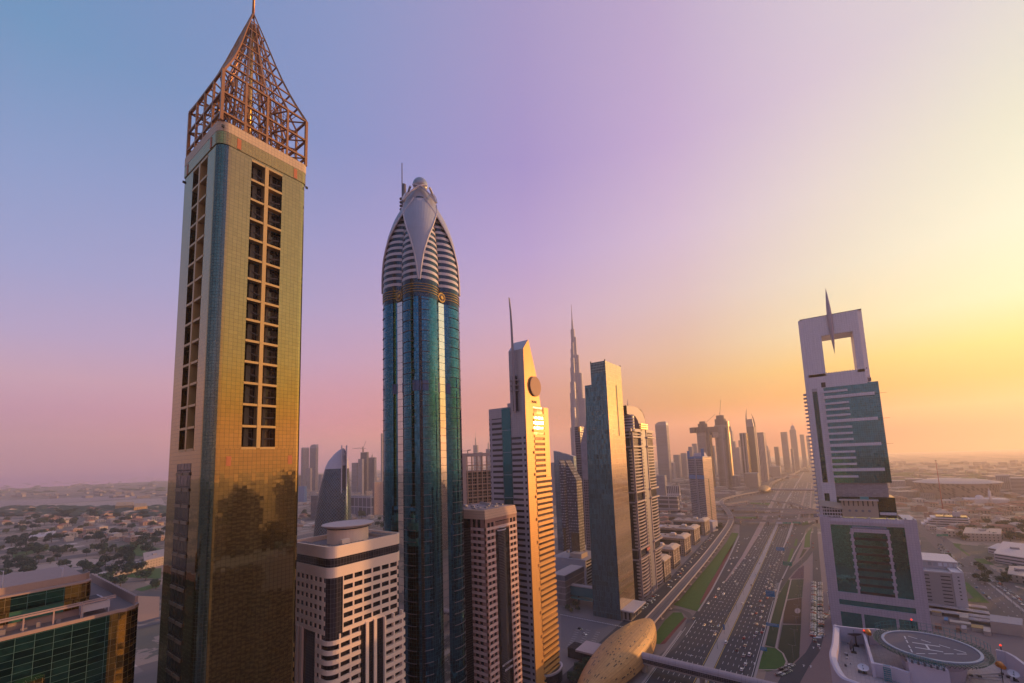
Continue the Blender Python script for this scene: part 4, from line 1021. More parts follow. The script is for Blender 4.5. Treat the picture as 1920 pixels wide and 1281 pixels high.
for k, (px_, py_, z0, h, lb) in enumerate(((1621, 1192, 95.5, 1.5, 'red warning lamp left of the helicopter deck'), (1711, 1178, 100, 2.6, 'red warning lamp on a post behind the helicopter deck'), (1880, 1236, 94, 4.0, 'red warning lamp on a post right of the helicopter deck'))):
    p = G(px_, py_, z0); t = thing('warning_lamp', lb, 'lamp', (p.x, p.y, z0), 'red lamps round the deck')
    MB().tube((p.x, p.y, z0), (p.x, p.y, z0+h), .12, n=6).build('post', M['black'], t)
    m_ = MB(); m_.ball((p.x, p.y, z0+h+.3), .3, 12, 8); m_.build('lamp_head', RED, t)
OR = plain('orange_paint', (.62, .2, .03), .5)
for k, (px_, py_, lb) in enumerate(((1627, 1186, 'round orange windsock drum at the left of the deck'), (1876, 1248, 'round orange windsock drum at the right of the deck'))):
    p = G(px_, py_, 97); t = thing('orange_drum', lb, 'windsock', (p.x, p.y, 92), 'orange drums by the deck')
    m_ = MB(); m_.tube((p.x-.1, p.y+.9, 97), (p.x+.5, p.y-.9, 96.8), 1.0, .6, 14); m_.build('sock', OR, t)
    MB().tube((p.x, p.y, 92), (p.x, p.y, 97), .1, n=6).build('post', M['black'], t)
def white_block():
    root = thing('white_office_block', 'low white block with slotted windows right of the open frame tower', 'building', (90, 620, 0))
    w = plain('white_block_paint', (.60, .54, .56), .65); g = plain('grey_block_wall', (.40, .36, .37), .7)
    X0, X1, Y0, Y1 = 66, 98.5, 601, 660
    MB().box(X0, X1, Y0, Y1, 0, 34).build('wall', g, root)
    MB().box(X1-.0, X1+8.5, Y0-.6, Y1-26, 0, 36).build('stair_tower', w, root)
    m_ = MB(); m_.box(X0-.5, X1, Y0-.4, Y0+1, 34, 35.4); m_.box(X0-.5, X0+.6, Y0+1, Y1, 34, 35.4); m_.box(X1+7.4, X1+8.5, Y0+1, Y1-26, 36, 37.3); m_.build('roof_parapet', w, root)
    MB().box(X0, X1+8, Y0+20, Y1, 34.02, 41).build('roof_block', facade('roof_block_wall', 4, 7, .7, .5, (.52, .47, .5), glass=(.5, .5, .55), gmetal=0, grough=.7), root)
    MB().box(X0-1, X1+9, Y0+19, Y1+1, 41, 42).build('roof_slab', w, root)
    MB().box(X0+2, X0+10, Y0+6, Y0+15, 34.02, 37).build('roof_hut', w, root)
    for i in range(9):
        z = 2.5+i*3.5
        MB().box(X0+4, X0+15.5, Y0-.12, Y0-.02, z, z+1.0).build('slot_window', M['black'], root)
        MB().box(X1-8.5, X1-1.5, Y0-.12, Y0-.02, z, z+1.0).build('slot_window', M['black'], root)
        if i > 1: MB().box(X1+3.6, X1+5, Y0-.72, Y0-.6, z+.6, z+1.6).build('small_window', M['black'], root)
white_block()
# ================================================================ LEFT BOTTOM green and gold tower
def green_tower():
    root = thing('green_glass_tower', 'dark green glass tower with gold bands, roof plant and a curved green penthouse', 'tower', (-215, 20, 0))
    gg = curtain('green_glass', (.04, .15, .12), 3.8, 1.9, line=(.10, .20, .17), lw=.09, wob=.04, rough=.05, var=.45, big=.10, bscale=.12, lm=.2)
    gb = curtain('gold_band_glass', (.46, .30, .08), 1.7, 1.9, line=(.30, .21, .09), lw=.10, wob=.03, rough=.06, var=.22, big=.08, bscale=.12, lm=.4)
    sp = plain('green_spandrel', (.04, .16, .11), .5)
    pk = plain('roof_pink_wall', (.44, .30, .24), .7, scale=.4)
    X1 = -191.5; ZT = 120
    arc = []
    for i in range(42):    # road front bows outward and its far corner is rounded
        f = i/41; y = -40+82*f; arc.append((X1-1.5+1.5*sin(pi*f), y))
    cor = [(X1-1.3+.5, 44), (X1-2.2, 46.3), (X1-4, 47.6), (X1-6.5, 48)]
    poly = [(-262, -40)]+arc+cor+[(-262, 48)]
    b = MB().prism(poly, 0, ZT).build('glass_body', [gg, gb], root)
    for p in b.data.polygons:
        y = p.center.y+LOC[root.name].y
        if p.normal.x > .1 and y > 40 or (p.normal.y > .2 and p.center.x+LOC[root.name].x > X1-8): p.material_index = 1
    # little gold turret on the front
    m_ = MB(); m_.prism([(X1-2, 20.5), (X1+1.4, 21), (X1+2.2, 23.4), (X1+1.6, 26), (X1-2, 27)], 40, 107.5); m_.build('gold_turret', gb, root)
    # roof: floor, parapet, rails, penthouse
    d = MB(); d.face([(p[0], p[1], ZT+.02) for p in poly]); d.build('roof_floor', plain('green_tower_roof', (.27, .20, .18), .85, scale=.4), root)
    m_ = MB()
    q = arc+cor
    for a, b_ in zip(q[:-1], q[1:]): m_.wb(a, b_, 0, hypot(b_[0]-a[0], b_[1]-a[1]), ZT, ZT+1.0, -.6, .1)
    m_.wb((X1-6.5, 48), (-262, 48), 0, 64, ZT, ZT+3, -.8, 0); m_.build('parapet', pk, root)
    ph = [(X1-11+.8*sin(pi*i/20), -40+74.5*i/20) for i in range(21)]+[(X1-11.3, 35.8), (X1-12.5, 36.8), (X1-14, 37.2)]
    poly2 = [(-245, -40)]+ph+[(-245, 37.2)]
    ex = lambda d: [(x+(d if x > -240 else 0), y) for x, y in poly2]
    MB().prism(poly2, ZT, ZT+2.2).build('penthouse_base', pk, root)
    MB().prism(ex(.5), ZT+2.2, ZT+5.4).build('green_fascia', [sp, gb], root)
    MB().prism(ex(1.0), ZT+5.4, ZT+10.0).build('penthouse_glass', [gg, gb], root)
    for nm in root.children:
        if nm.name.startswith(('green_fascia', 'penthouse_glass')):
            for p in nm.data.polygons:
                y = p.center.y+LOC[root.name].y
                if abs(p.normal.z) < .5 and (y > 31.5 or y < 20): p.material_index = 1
    MB().prism(ex(1.3), ZT+10, ZT+10.5).build('roof_edge', pk, root)
    m_ = MB(); qq = [(x-1.8, y) for x, y in ph]
    for a, b_ in zip(qq[:-1], qq[1:]): m_.wb(a, b_, 0, hypot(b_[0]-a[0], b_[1]-a[1])+.1, ZT+10.5, ZT+12.6, -.5, 0)
    m_.build('upstand', pk, root)
    rl = plain('pink_rail', (.48, .34, .31), .6)
    m_ = MB()
    for a, b_ in zip(arc[:-1], arc[1:]):
        for h, w in ((4.4, .5), (5.0, .3)): m_.bar((a[0]-4, a[1], ZT+h), (b_[0]-4, b_[1], ZT+h), w)
    for y in range(-38, 36, 6): m_.bar((X1-5, y, ZT), (X1-5, y, ZT+5), .35)
    m_.build('gantry_rail', rl, root)
    pl = plain('cooler_white', (.6, .54, .56), .6)
    for k, (x, y, sx, sy, h) in enumerate(((X1-8, 37.5, 2.4, 3.2, 3.4), (X1-14.5, 37.5, 2.2, 3.0, 3.2), (X1-21, 38.5, 2.0, 2.4, 2.6))):
        o = MB().box(x-sx, x+sx, y-sy, y+sy, ZT+1.6, ZT+1.6+h-1.2).build('cooler', pl, root)
        MB().box(x-sx*.8, x-sx*.1, y-sy*.8, y+sy*.8, ZT+.42+h, ZT+.5+h).build('grille', M['black'], o); MB().box(x+sx*.1, x+sx*.8, y-sy*.8, y+sy*.8, ZT+.42+h, ZT+.5+h).build('grille', M['black'], o)
        for a in (-sx+.2, sx-.2):
            for c in (-sy+.2, sy-.2): MB().bar((x+a, y+c, ZT), (x+a, y+c, ZT+1.7), .2).build('leg', pl, o)
    for x, y, h in ((X1-14, 30.5, 5), (X1-13, 18, 7)):
        m_ = MB(); m_.tube((x, y, ZT+10.5), (x, y, ZT+10.5+h), .18, .1, 6); m_.bar((x, y, ZT+10.2+h), (x-1.6, y-.4, ZT+10.4+h), .12); m_.build('roof_pole', pl, root)
    rr = random.Random(9); m_ = MB()
    for k in range(22):
        y = rr.uniform(-5, 34); x = X1-rr.uniform(6.5, 9.5); s_ = rr.uniform(.3, .8); m_.box(x-s_, x+s_, y-s_, y+s_, ZT, ZT+rr.uniform(.4, 1.8))
    m_.build('roof_clutter', plain('roof_clutter_grey', (.3, .25, .25), .7), root)
green_tower()
# ================================================================ LEFT ROW, further up the road
def boxpx(xl, xm, xr, yt, D=None, X=None, Y=None):
    """ground rectangle and height of a road-aligned block seen between three picture columns"""
    d = ray(xm, yt)
    if D is not None: t = D/hypot(d.x, d.y)
    elif X is not None: t = X/d.x
    else: t = Y/d.y
    x1, y0, z = d.x*t, d.y*t, CAMZ+d.z*t
    dl = ray(xl, yt); x0 = dl.x*y0/dl.y
    dr = ray(xr, yt); y1 = dr.y*x1/dr.x if x1 < 0 else y0+40
    return x0, x1, y0, y1, z
def twin_arch_tower():
    root = thing('banded_arch_tower', 'dark residential tower with curved white balcony bands and a tall arch at its top', 'skyscraper', (-190, 520, 0))
    dk = curtain('banded_tower_glass', (.07, .07, .10), 1.4, 3.6, line=(.03, .03, .04), lw=.1, wob=.02, rough=.12, var=.6, metal=.5)
    wh = plain('balcony_lilac', (.40, .31, .32), .55, var=.06); gy = plain('spine_grey', (.22, .20, .25), .5)
    X1 = -177
    MB().box(-207, X1-2, 478, 512, 0, 192).build('front_block', dk, root); MB().box(-207, X1-2, 532, 563, 0, 192).build('back_block', dk, root)
    MB().box(-207, X1-.5, 512, 532, 0, 200).build('spine', gy, root)
    for x, y in ((X1-.4, 516.5), (X1-.4, 526)):
        for i in range(48): MB().box(x, x+.12, y-1.4, y+1.4, 5+i*4, 7+i*4).build('spine_window', M['black'], root) if i % 1 == 0 and y < 520 else None
    n = 50
    for i in range(n):
        z = 3+i*3.78
        wide = i % 17 in (14,)
        if i % 17 in (12, 13) : continue
        for nm, y0, y1 in (('balcony_band', 484, 511), ('balcony', 536, 562.5)):
            fl = MB(); m_ = 6; pts = [(X1+1.4*sin(pi*k/m_)-.6, y0+(y1-y0)*k/m_) for k in range(m_+1)]
            for a, b_ in zip(pts[:-1], pts[1:]): fl.wb(a, b_, 0, hypot(b_[0]-a[0], b_[1]-a[1])+.02, z, z+1.45, -1.6, 0)
            if wide or i % 17 == 11: fl.wb((X1, y0-5), (X1, y1), 0, y1-y0+5, z+.2, z+2.0, -1.0, 1.9)
            fl.build(nm, wh, root)
        full = i > 44 or wide or i % 17 == 11
        MB().wb((-207, 478), (X1, 478), 0 if full else 26.5, 29.5, z, z+1.6, -.2, .8).build('flank_band', wh, root)
    MB().box(X1-2, X1+.3, 483, 484, 0, 193).build('edge_pier', wh, root); MB().box(X1-2, X1+.3, 511, 512, 0, 193).build('edge_pier', wh, root)
    MB().box(X1-2, X1+.3, 532, 534, 0, 193).build('edge_pier', wh, root)
    MB().box(-207, X1+.4, 477.6, 512, 192, 195.5).build('block_cap', wh, root); MB().box(-207, X1+.4, 532, 563.5, 192, 195.5).build('block_cap', wh, root)
    # arch: from the spine curving over to the left
    m_ = MB(); top = []
    for k in range(13):
        t = pi/2*k/12; top.append((512+24*sin(t)*1.0, 221-24*(1-cos(t))))
    prof = [(470, 222), (500, 222.5)]+top+[(536, 195)]
    for (y0, z0), (y1, z1) in zip(prof[:-1], prof[1:]):
        for xx0, xx1 in ((X1-5, X1),): 
            m_.face([(xx1, y0, z0), (xx0, y0, z0), (xx0, y1, z1), (xx1, y1, z1)][::-1])
    inner = [(470, 212), (497, 211), (505, 206), (510, 198), (512, 195)]
    outer = [(470, 222), (500, 222.5), (512, 221), (524, 217.5), (533, 208)]
    for i in range(4):
        (a0, b0), (a1, b1), (c0, d0), (c1, d1) = inner[i], inner[i+1], outer[i], outer[i+1]
        for x_, fl in ((X1, 1), (X1-5, 0)):
            q = [(x_, a0, b0), (x_, a1, b1), (x_, c1, d1), (x_, c0, d0)]; m_.face(q if fl else q[::-1])
        m_.face([(X1, a0, b0), (X1-5, a0, b0), (X1-5, a1, b1), (X1, a1, b1)])
    q = [(X1, 512, 195), (X1, 536, 195), (X1, 533, 208)]; m_.face(q); m_.face([(X1-5, y, z) for x, y, z in q][::-1])
    m_.build('arch', wh, root)
    MB().box(-207, X1-5, 500, 532, 200, 219).build('arch_core', gy, root)
    for k in range(3): MB().box(X1-1, X1+2.2, 509, 534, 196+k*2.6, 197.1+k*2.6).build('gold_ring', plain('ring_gold', (.7, .45, .15), .3, metal=.7), root)
    m_ = MB(); m_.tube((X1-8, 496, 221), (X1-8, 496, 233), .7, .1, 8); m_.build('spire', gy, root)
    m_ = MB(); m_.prism(ngon(X1-6, 486, 8, 20), 192, 212); m_.build('round_penthouse', facade('round_penthouse_wall', 60, 3.4, .98, .4, (.45, .4, .42)), root)
    s = plain('sign_red', (.6, .12, .14), .5); MB().box(X1+1.8, X1+2.2, 500, 511, 52, 55).build('red_banner', s, root)
twin_arch_tower()
def classical(i, x, y, L, h):
    names = ['nearest of the five cream classical blocks, beside the arch tower', 'second of the five cream classical blocks from the arch tower', 'middle one of the five cream classical blocks beside the viaduct', 'fourth of the five cream classical blocks from the arch tower', 'farthest of the five cream classical blocks, before the blue banded tower']
    root = thing('classical_block', names[i], 'building', (x-20, y+L/2, 0), 'cream classical blocks beside the metro viaduct')
    st = M.get('cstone') or M.setdefault('cstone', plain('cream_stone', (.62, .45, .32), .7)); wl = M.get('cwall') or M.setdefault('cwall', facade('cream_stone_windows', 2.9, 3.5, .42, .52, (.50, .37, .28), glass=(.05, .045, .05)))
    gl = M.get('cglass') or M.setdefault('cglass', curtain('classical_glass', (.07, .09, .09), 1.8, 3.5, line=(.12, .11, .1), lw=.15, wob=.02, rough=.1, var=.6, metal=.5)); rf = M.get('croof') or M.setdefault('croof', plain('classical_roof', (.44, .32, .26), .85))
    MB().box(x-62, x-1.2, y+.8, y+L-1, 0, h-5).build('wall', wl, root)
    MB().box(x-60, x-6, y+.2, y+.9, 3, h-7).build('glass_flank', gl, root)
    # bays on the road face, framed by pilasters with red brown infill
    for a, b_ in ((0, 7), (9.5, 17.5), (20, 27)):
        f = L/27
        MB().box(x-1.4, x+.6, y+a*f, y+b_*f, 0, h-5).build('bay', wl, root)
        for yy in (y+a*f, y+b_*f-.9): MB().box(x-.5, x+1.0, yy, yy+.9, 0, h-4.9).build('pilaster', st, root)
    for z in (h*.22, h*.55): MB().box(x-1, x+1.1, y-.2, y+L, z, z+.7).build('string_course', st, root)
    m_ = MB(); m_.loft([(rect(x-10, x+.8, y-.6, y+L+.4), h-5), (rect(x-10, x+2.4, y-1.6, y+L+1.4), h-4.2), (rect(x-10, x+2.4, y-1.6, y+L+1.4), h-3.2), (rect(x-9, x-2.5, y+1.8, y+L-2), h)]); m_.build('cornice', st, root)
    MB().box(x-62, x-10, y-.3, y+L, h-5, h-4).build('roof_deck', rf, root)
    MB().box(x-62, x-10, y-.4, y+.2, h-4, h-3).build('parapet', st, root)
    m_ = MB(); cx, cy = x-22, y+L*.55; m_.loft([(rect(cx-5, cx+5, cy-5, cy+5), h-4), (rect(cx-5, cx+5, cy-5, cy+5), h-1.5), (rect(cx-3.4, cx+3.4, cy-3.4, cy+3.4), h+1)]); m_.build('roof_pavilion', st, root)
    MB().box(cx-3.2, cx+3.2, cy-3.2, cy+3.2, h+1, h+1.2).build('pavilion_top', plain('pavilion_white', (.7, .62, .62), .6), root)
    rr = random.Random(i)
    for k in range(5):
        a, b_ = rr.uniform(x-58, x-30), y+rr.uniform(4, L-6); MB().box(a, a+rr.uniform(2, 5), b_, b_+rr.uniform(2, 4), h-4, h-4+rr.uniform(1, 2.4)).build('roof_unit', rf, root)
    MB().box(x+1.0, x+1.3, y+2, y+L-2, 1.2, 3.4).build('shop_front', plain('shop_dark', (.06, .05, .06), .3), root)
for i, (x, y, L, h) in enumerate(((-177, 563, 28, 30), (-184, 632, 33, 30.5), (-189.5, 716, 38, 31), (-195, 806, 42, 31), (-197, 903, 44, 31))): classical(i, x, y, L, h)
def grid_tower():
    root = thing('blue_banded_tower', 'grey gridded office tower with a bright blue band and horned roof corners', 'tower', (-225, 1010, 0))
    g = facade('square_grid', 3.0, 3.9, .72, .68, (.34, .32, .36), glass=(.07, .075, .10), gmetal=.6, grough=.15)
    o_ = facade('orange_grid', 40, 3.6, .96, .3, (.50, .34, .28), glass=(.20, .14, .12), gmetal=.4, grough=.3)
    bl = curtain('blue_band', (.06, .20, .45), 3, 3.9, line=(.1, .25, .5), lw=.3, rough=.35, metal=.1, wob=0, big=0, var=.1)
    P = [(-247, 1022), (-207, 985), (-198.5, 1036), (-238, 1070)]
    b = MB().prism(P, 0, 153).build('wall', [g, o_], root)
    for p in b.data.polygons:
        if p.normal.x > .7: p.material_index = 1
    def ring(z0, z1, d, name, mt):
        m_ = MB(); 
        for a, b_ in zip(P, P[1:]+P[:1]): m_.wb(a, b_, -d, hypot(b_[0]-a[0], b_[1]-a[1])+d, z0, z1, -.5, d)
        m_.build(name, mt, root)
    m_ = MB(); m_.wb(P[0], P[1], 0, 54.4, 105, 114, -.5, .4); m_.build('blue_band', bl, root)
    m_ = MB(); m_.wb(P[0], P[1], 0, 54.4, 150, 155, -.5, .5); m_.wb(P[0], P[1], 0, 3, 155, 168, -4, .5); m_.wb(P[0], P[1], 51.4, 54.4, 155, 172, -5, .5); m_.build('blue_crown', bl, root)
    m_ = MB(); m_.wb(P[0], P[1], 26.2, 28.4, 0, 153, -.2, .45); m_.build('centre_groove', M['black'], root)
    lg = plain('light_groove', (.5, .46, .5), .5)
    for u in (25, 28.4): MB().wb(P[0], P[1], u, u+1.2, 0, 153, -.2, .6).build('groove_edge', lg, root)
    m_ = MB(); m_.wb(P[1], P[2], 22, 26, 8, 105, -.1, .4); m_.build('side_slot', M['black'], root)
    m_ = MB(); m_.loft([([(-236, 1022), (-212, 1000), (-205, 1030), (-232, 1050)], 153), ([(-232, 1024), (-214, 1006), (-209, 1028), (-228, 1044)], 163)]); m_.build('roof_dome', plain('dome_pink', (.55, .45, .45), .6), root)
    MB().prism([(-212, 968), (-192, 955), (-186, 975), (-202, 985)], 0, 20).build('entrance_block', plain('entrance_white', (.6, .52, .52), .6), root)
grid_tower()
def open_frame_block():
    root = thing('unfinished_grid_block', 'unfinished block with an orange lit grid of columns and floors and a small crane', 'building', (-275, 345, 0))
    cc = plain('bare_concrete', (.56, .38, .28), .7); dk = M['black']
    A, B = AtD(874, 860, 420), AtD(922, 860, 430); a, b_ = (A.x, A.y), (B.x, B.y); L = hypot(b_[0]-a[0], b_[1]-a[1])
    t = Vector((b_[0]-a[0], b_[1]-a[1])).normalized(); n = Vector((-t.y, t.x)); back = [(b_[0]+n.x*26, b_[1]+n.y*26), (a[0]+n.x*26, a[1]+n.y*26)]
    inset = [(a[0]+n.x*2.4, a[1]+n.y*2.4), (b_[0]+n.x*2.4, b_[1]+n.y*2.4)]+back
    MB().prism(inset, 0, 155).build('inner_wall', curtain('unfinished_glass', (.10, .14, .13), 2.2, 3.2, line=(.45, .30, .2), lw=.5, rough=.4, wob=.03, var=.8, metal=.2), root)
    ZT = AtD(890, 850, 425).z
    MB().prism([a, b_]+back, ZT-3, ZT).build('roof_slab', plain('slab_pale', (.55, .42, .38), .7), root)
    for i in range(6):
        u = .5+(L-1.2)*i/5
        MB().wb(a, b_, u, u+.9, 0, ZT-3, -1.2, 0).build('column', cc, root)
    for k in range(24):
        z = ZT-12.5-k*6.2
        if z < 4: break
        MB().wb(a, b_, 0, L, z, z+1.0, -2.4, .25).build('floor_edge', cc, root)
        m_ = MB(); m_.wb(a, b_, 1, L-1, z+3.2, z+3.6, -1.6, -.9); m_.build('mid_rail', cc, root)
    side = [(a[0]-t.x*.2, a[1]-t.y*.2), (a[0]-t.x*5, a[1]-t.y*5), (a[0]-t.x*5+n.x*26, a[1]-t.y*5+n.y*26), (a[0]-t.x*.2+n.x*26, a[1]-t.y*.2+n.y*26)]
    MB().prism(side[::-1], 0, ZT).build('side_wall', plain('pale_side_wall', (.58, .42, .37), .7), root)
    m_ = MB(); c = AtD(877, 850, 424); m_.bar((c.x, c.y, ZT), (c.x, c.y, ZT+3), .5); m_.bar((c.x-t.x*12, c.y-t.y*12, ZT+2.6), (c.x, c.y, ZT+2.6), .35); m_.bar((c.x, c.y, ZT+3), (c.x+t.x*3, c.y+t.y*3, ZT+3.4), .9); m_.build('davit', dk, root)
open_frame_block()
# low blocks behind the viaduct between the disc tower and the stepped slab
def low_block(name, lab, X0, X1, Y0, Y1, h, wall, extra=None, roof=(.45, .37, .37)):
    root = thing(name, lab, 'building', ((X0+X1)/2, (Y0+Y1)/2, 0))
    MB().box(X0, X1, Y0, Y1, 0, h).build('wall', wall, root)
    rf = plain('flat_roof', roof, .85, scale=.2)
    MB().box(X0-.4, X1+.4, Y0-.4, Y1+.4, h, h+.5).build('roof', rf, root)
    rr = random.Random(int(X0*7+Y0)); m = plain('roof_unit_grey', (.30, .26, .27), .7)
    for k in range(7):
        a, b_ = rr.uniform(X0+2, X1-7), rr.uniform(Y0+2, Y1-7); MB().box(a, a+rr.uniform(2, 5), b_, b_+rr.uniform(1.5, 6), h+.5, h+rr.uniform(1.4, 3)).build('roof_unit', m, root)
    return root
r_ = low_block('slotted_office', 'grey lilac office block with narrow vertical slots beside the slatted tower', -262, -244.5, 425, 472, 27, facade('vertical_slots', 1.5, 6.8, .42, .82, (.36, .31, .32), glass=(.04, .04, .05)))
MB().box(-262.3, -244.2, 424.7, 472.3, 27.5, 33).build('blue_attic', plain('attic_blue_grey', (.16, .19, .25), .4, metal=.3), r_)
MB().box(-261.7, -244.8, 425.4, 471.6, 33, 33.4).build('attic_roof', plain('attic_roof_pink', (.48, .39, .39), .8), r_)
r_ = low_block('pale_office', 'pale lilac office block with a banded side behind the slotted office', -310, -259, 505, 560, 30.5, facade('pale_bands', 50, 3.9, .7, .5, (.42, .39, .44), glass=(.05, .05, .06)), roof=(.46, .38, .38))
MB().box(-310.2, -258.8, 504.7, 505.2, 0, 31.6).build('front_panel', plain('pale_panel', (.42, .40, .46), .6), r_)
MB().box(-285, -268, 512, 530, 31, 37).build('roof_room', plain('roof_room_orange', (.56, .42, .36), .7), r_)
r_ = low_block('cream_low_block', 'low cream block with small square windows behind the pale office', -335, -285, 590, 632, 24, facade('cream_low_wall', 3.4, 6, .3, .3, (.60, .46, .34), glass=(.10, .08, .07)), roof=(.55, .43, .38))
r_ = low_block('white_low_block', 'white low office with striped floors behind the classical blocks', -290, -235, 860, 905, 16, facade('white_strips', 60, 4.2, .98, .42, (.58, .50, .50), glass=(.06, .055, .06)), roof=(.52, .44, .44))
sb = thing('glass_link_bridge', 'teal glass link bridge between the slotted office and the stepped slab', 'bridge', (-226, 440, 0))
MB().box(-244.4, -207.6, 436, 442, 10, 20).build('glazing', plain('teal_glass_plain', (.05, .24, .30), .2, metal=.4), sb); MB().box(-244.4, -207.6, 435.5, 442.5, 20, 21).build('roof', plain('link_roof', (.42, .34, .36), .7), sb); MB().box(-244.4, -207.6, 435.4, 442.6, 6.5, 7.8).build('lower_rail', plain('teal_rail2', (.06, .26, .3), .4), sb)
for x in (-236, -216): MB().box(x-.6, x+.6, 438, 440, 0, 10).build('leg', M['black'], sb)
# ================================================================ FAR TOWERS
def fm(name, wall, pw=4, ph=4, fw=.6, fh=.5, glass=(.10, .10, .13), **k): return facade(name, pw, ph, fw, fh, wall, glass, **k)
FW = [fm('far_grey', (.34, .32, .36)), fm('far_blue', (.24, .25, .32), 3, 4, .8, .6, (.12, .13, .18), gmetal=.6), fm('far_beige', (.42, .35, .32)), fm('far_band', (.36, .33, .36), 60, 4, .97, .5, (.14, .13, .16)), fm('far_dark', (.18, .17, .20), 3.5, 4, .8, .6, (.08, .08, .1), gmetal=.5)]
def far_tower(name, lab, xl, xm, xr, yt, D, wall, cat='tower', group=None, crown=None, taper=0, side=None):
    x0, x1, y0, y1, z = boxpx(xl, xm, xr, yt, D)
    if y1-y0 > 90: y1 = y0+90
    if y1-y0 < 12: y1 = y0+12
    root = thing(name, lab, cat, ((x0+x1)/2, (y0+y1)/2, 0), group)
    P = rect(x0, x1, y0, y1); w = (x1-x0)*taper
    m_ = MB(); m_.loft([(rect(x0-w, x1+w*.2, y0, y1), 0), (P, z)]); b = m_.build('wall', [wall, side or wall], root)
    if side:
        for p in b.data.polygons:
            if p.normal.x > .7: p.material_index = 1
    MB().box(x0-.2, x1+.2, y0-.2, y1+.2, z, z+1).build('roof', plain('far_roof', (.3, .27, .28), .8), root)
    if crown: crown(root, x0, x1, y0, y1, z)
    return root
def burj():
    D = 1800; b = AtD(1087.5, 880, D); X, Y = b.x, b.y
    root = thing('stepped_needle_tower', 'very tall stepped grey lilac tower tapering to a needle far behind the slatted tower', 'skyscraper', (X, Y, 0))
    w = curtain('needle_tower_skin', (.36, .34, .40), 6, 12, line=(.26, .25, .30), lw=1.0, rough=.6, wob=.004, var=.06, metal=.25, big=0, lm=.4)
    d = plain('mechanical_band', (.26, .22, .26), .5)
    # three wings that step back in a spiral
    tiers = [[(190, 60), (330, 50), (410, 42), (520, 31), (600, 22), (680, 14)], [(150, 60), (290, 52), (440, 40), (550, 29), (630, 19), (700, 11)], [(230, 56), (370, 46), (480, 36), (585, 25), (655, 16)]]
    for k, T in enumerate(tiers):
        a = radians(30+120*k); u = Vector((cos(a), sin(a))); v = Vector((-sin(a), cos(a))); m_ = MB(); z0 = 0
        for z1, L in T:
            hw = 10.5 if L > 30 else 8 if L > 18 else 5.5
            pts = [Vector((X, Y))-v*hw, Vector((X, Y))+u*(L-hw)-v*hw]+[Vector((X, Y))+u*(L-hw)+u*hw*cos(t)+v*hw*sin(t) for t in (-1.2, -.6, 0, .6, 1.2)]+[Vector((X, Y))+u*(L-hw)+v*hw, Vector((X, Y))+v*hw]
            m_.prism([(p.x, p.y) for p in pts], z0, z1); z0 = z1
        m_.build('wing', w, root)
    m_ = MB(); m_.prism(ngon(X, Y, 13, 12), 0, 600); m_.prism(ngon(X, Y, 9, 12), 600, 715); m_.loft([(ngon(X, Y, 5, 10), 715), (ngon(X, Y, 3.5, 10), 755)]); m_.build('core', w, root)
    m_ = MB(); m_.loft([(ngon(X, Y, 2.2, 8), 755), (ngon(X, Y, .7, 8), 829)]); m_.build('needle', d, root)
    for z in (255, 440, 560): MB().prism(ngon(X, Y, 24 if z < 400 else 17 if z < 500 else 14, 24), z, z+7).build('mechanical_band', d, root)
burj()
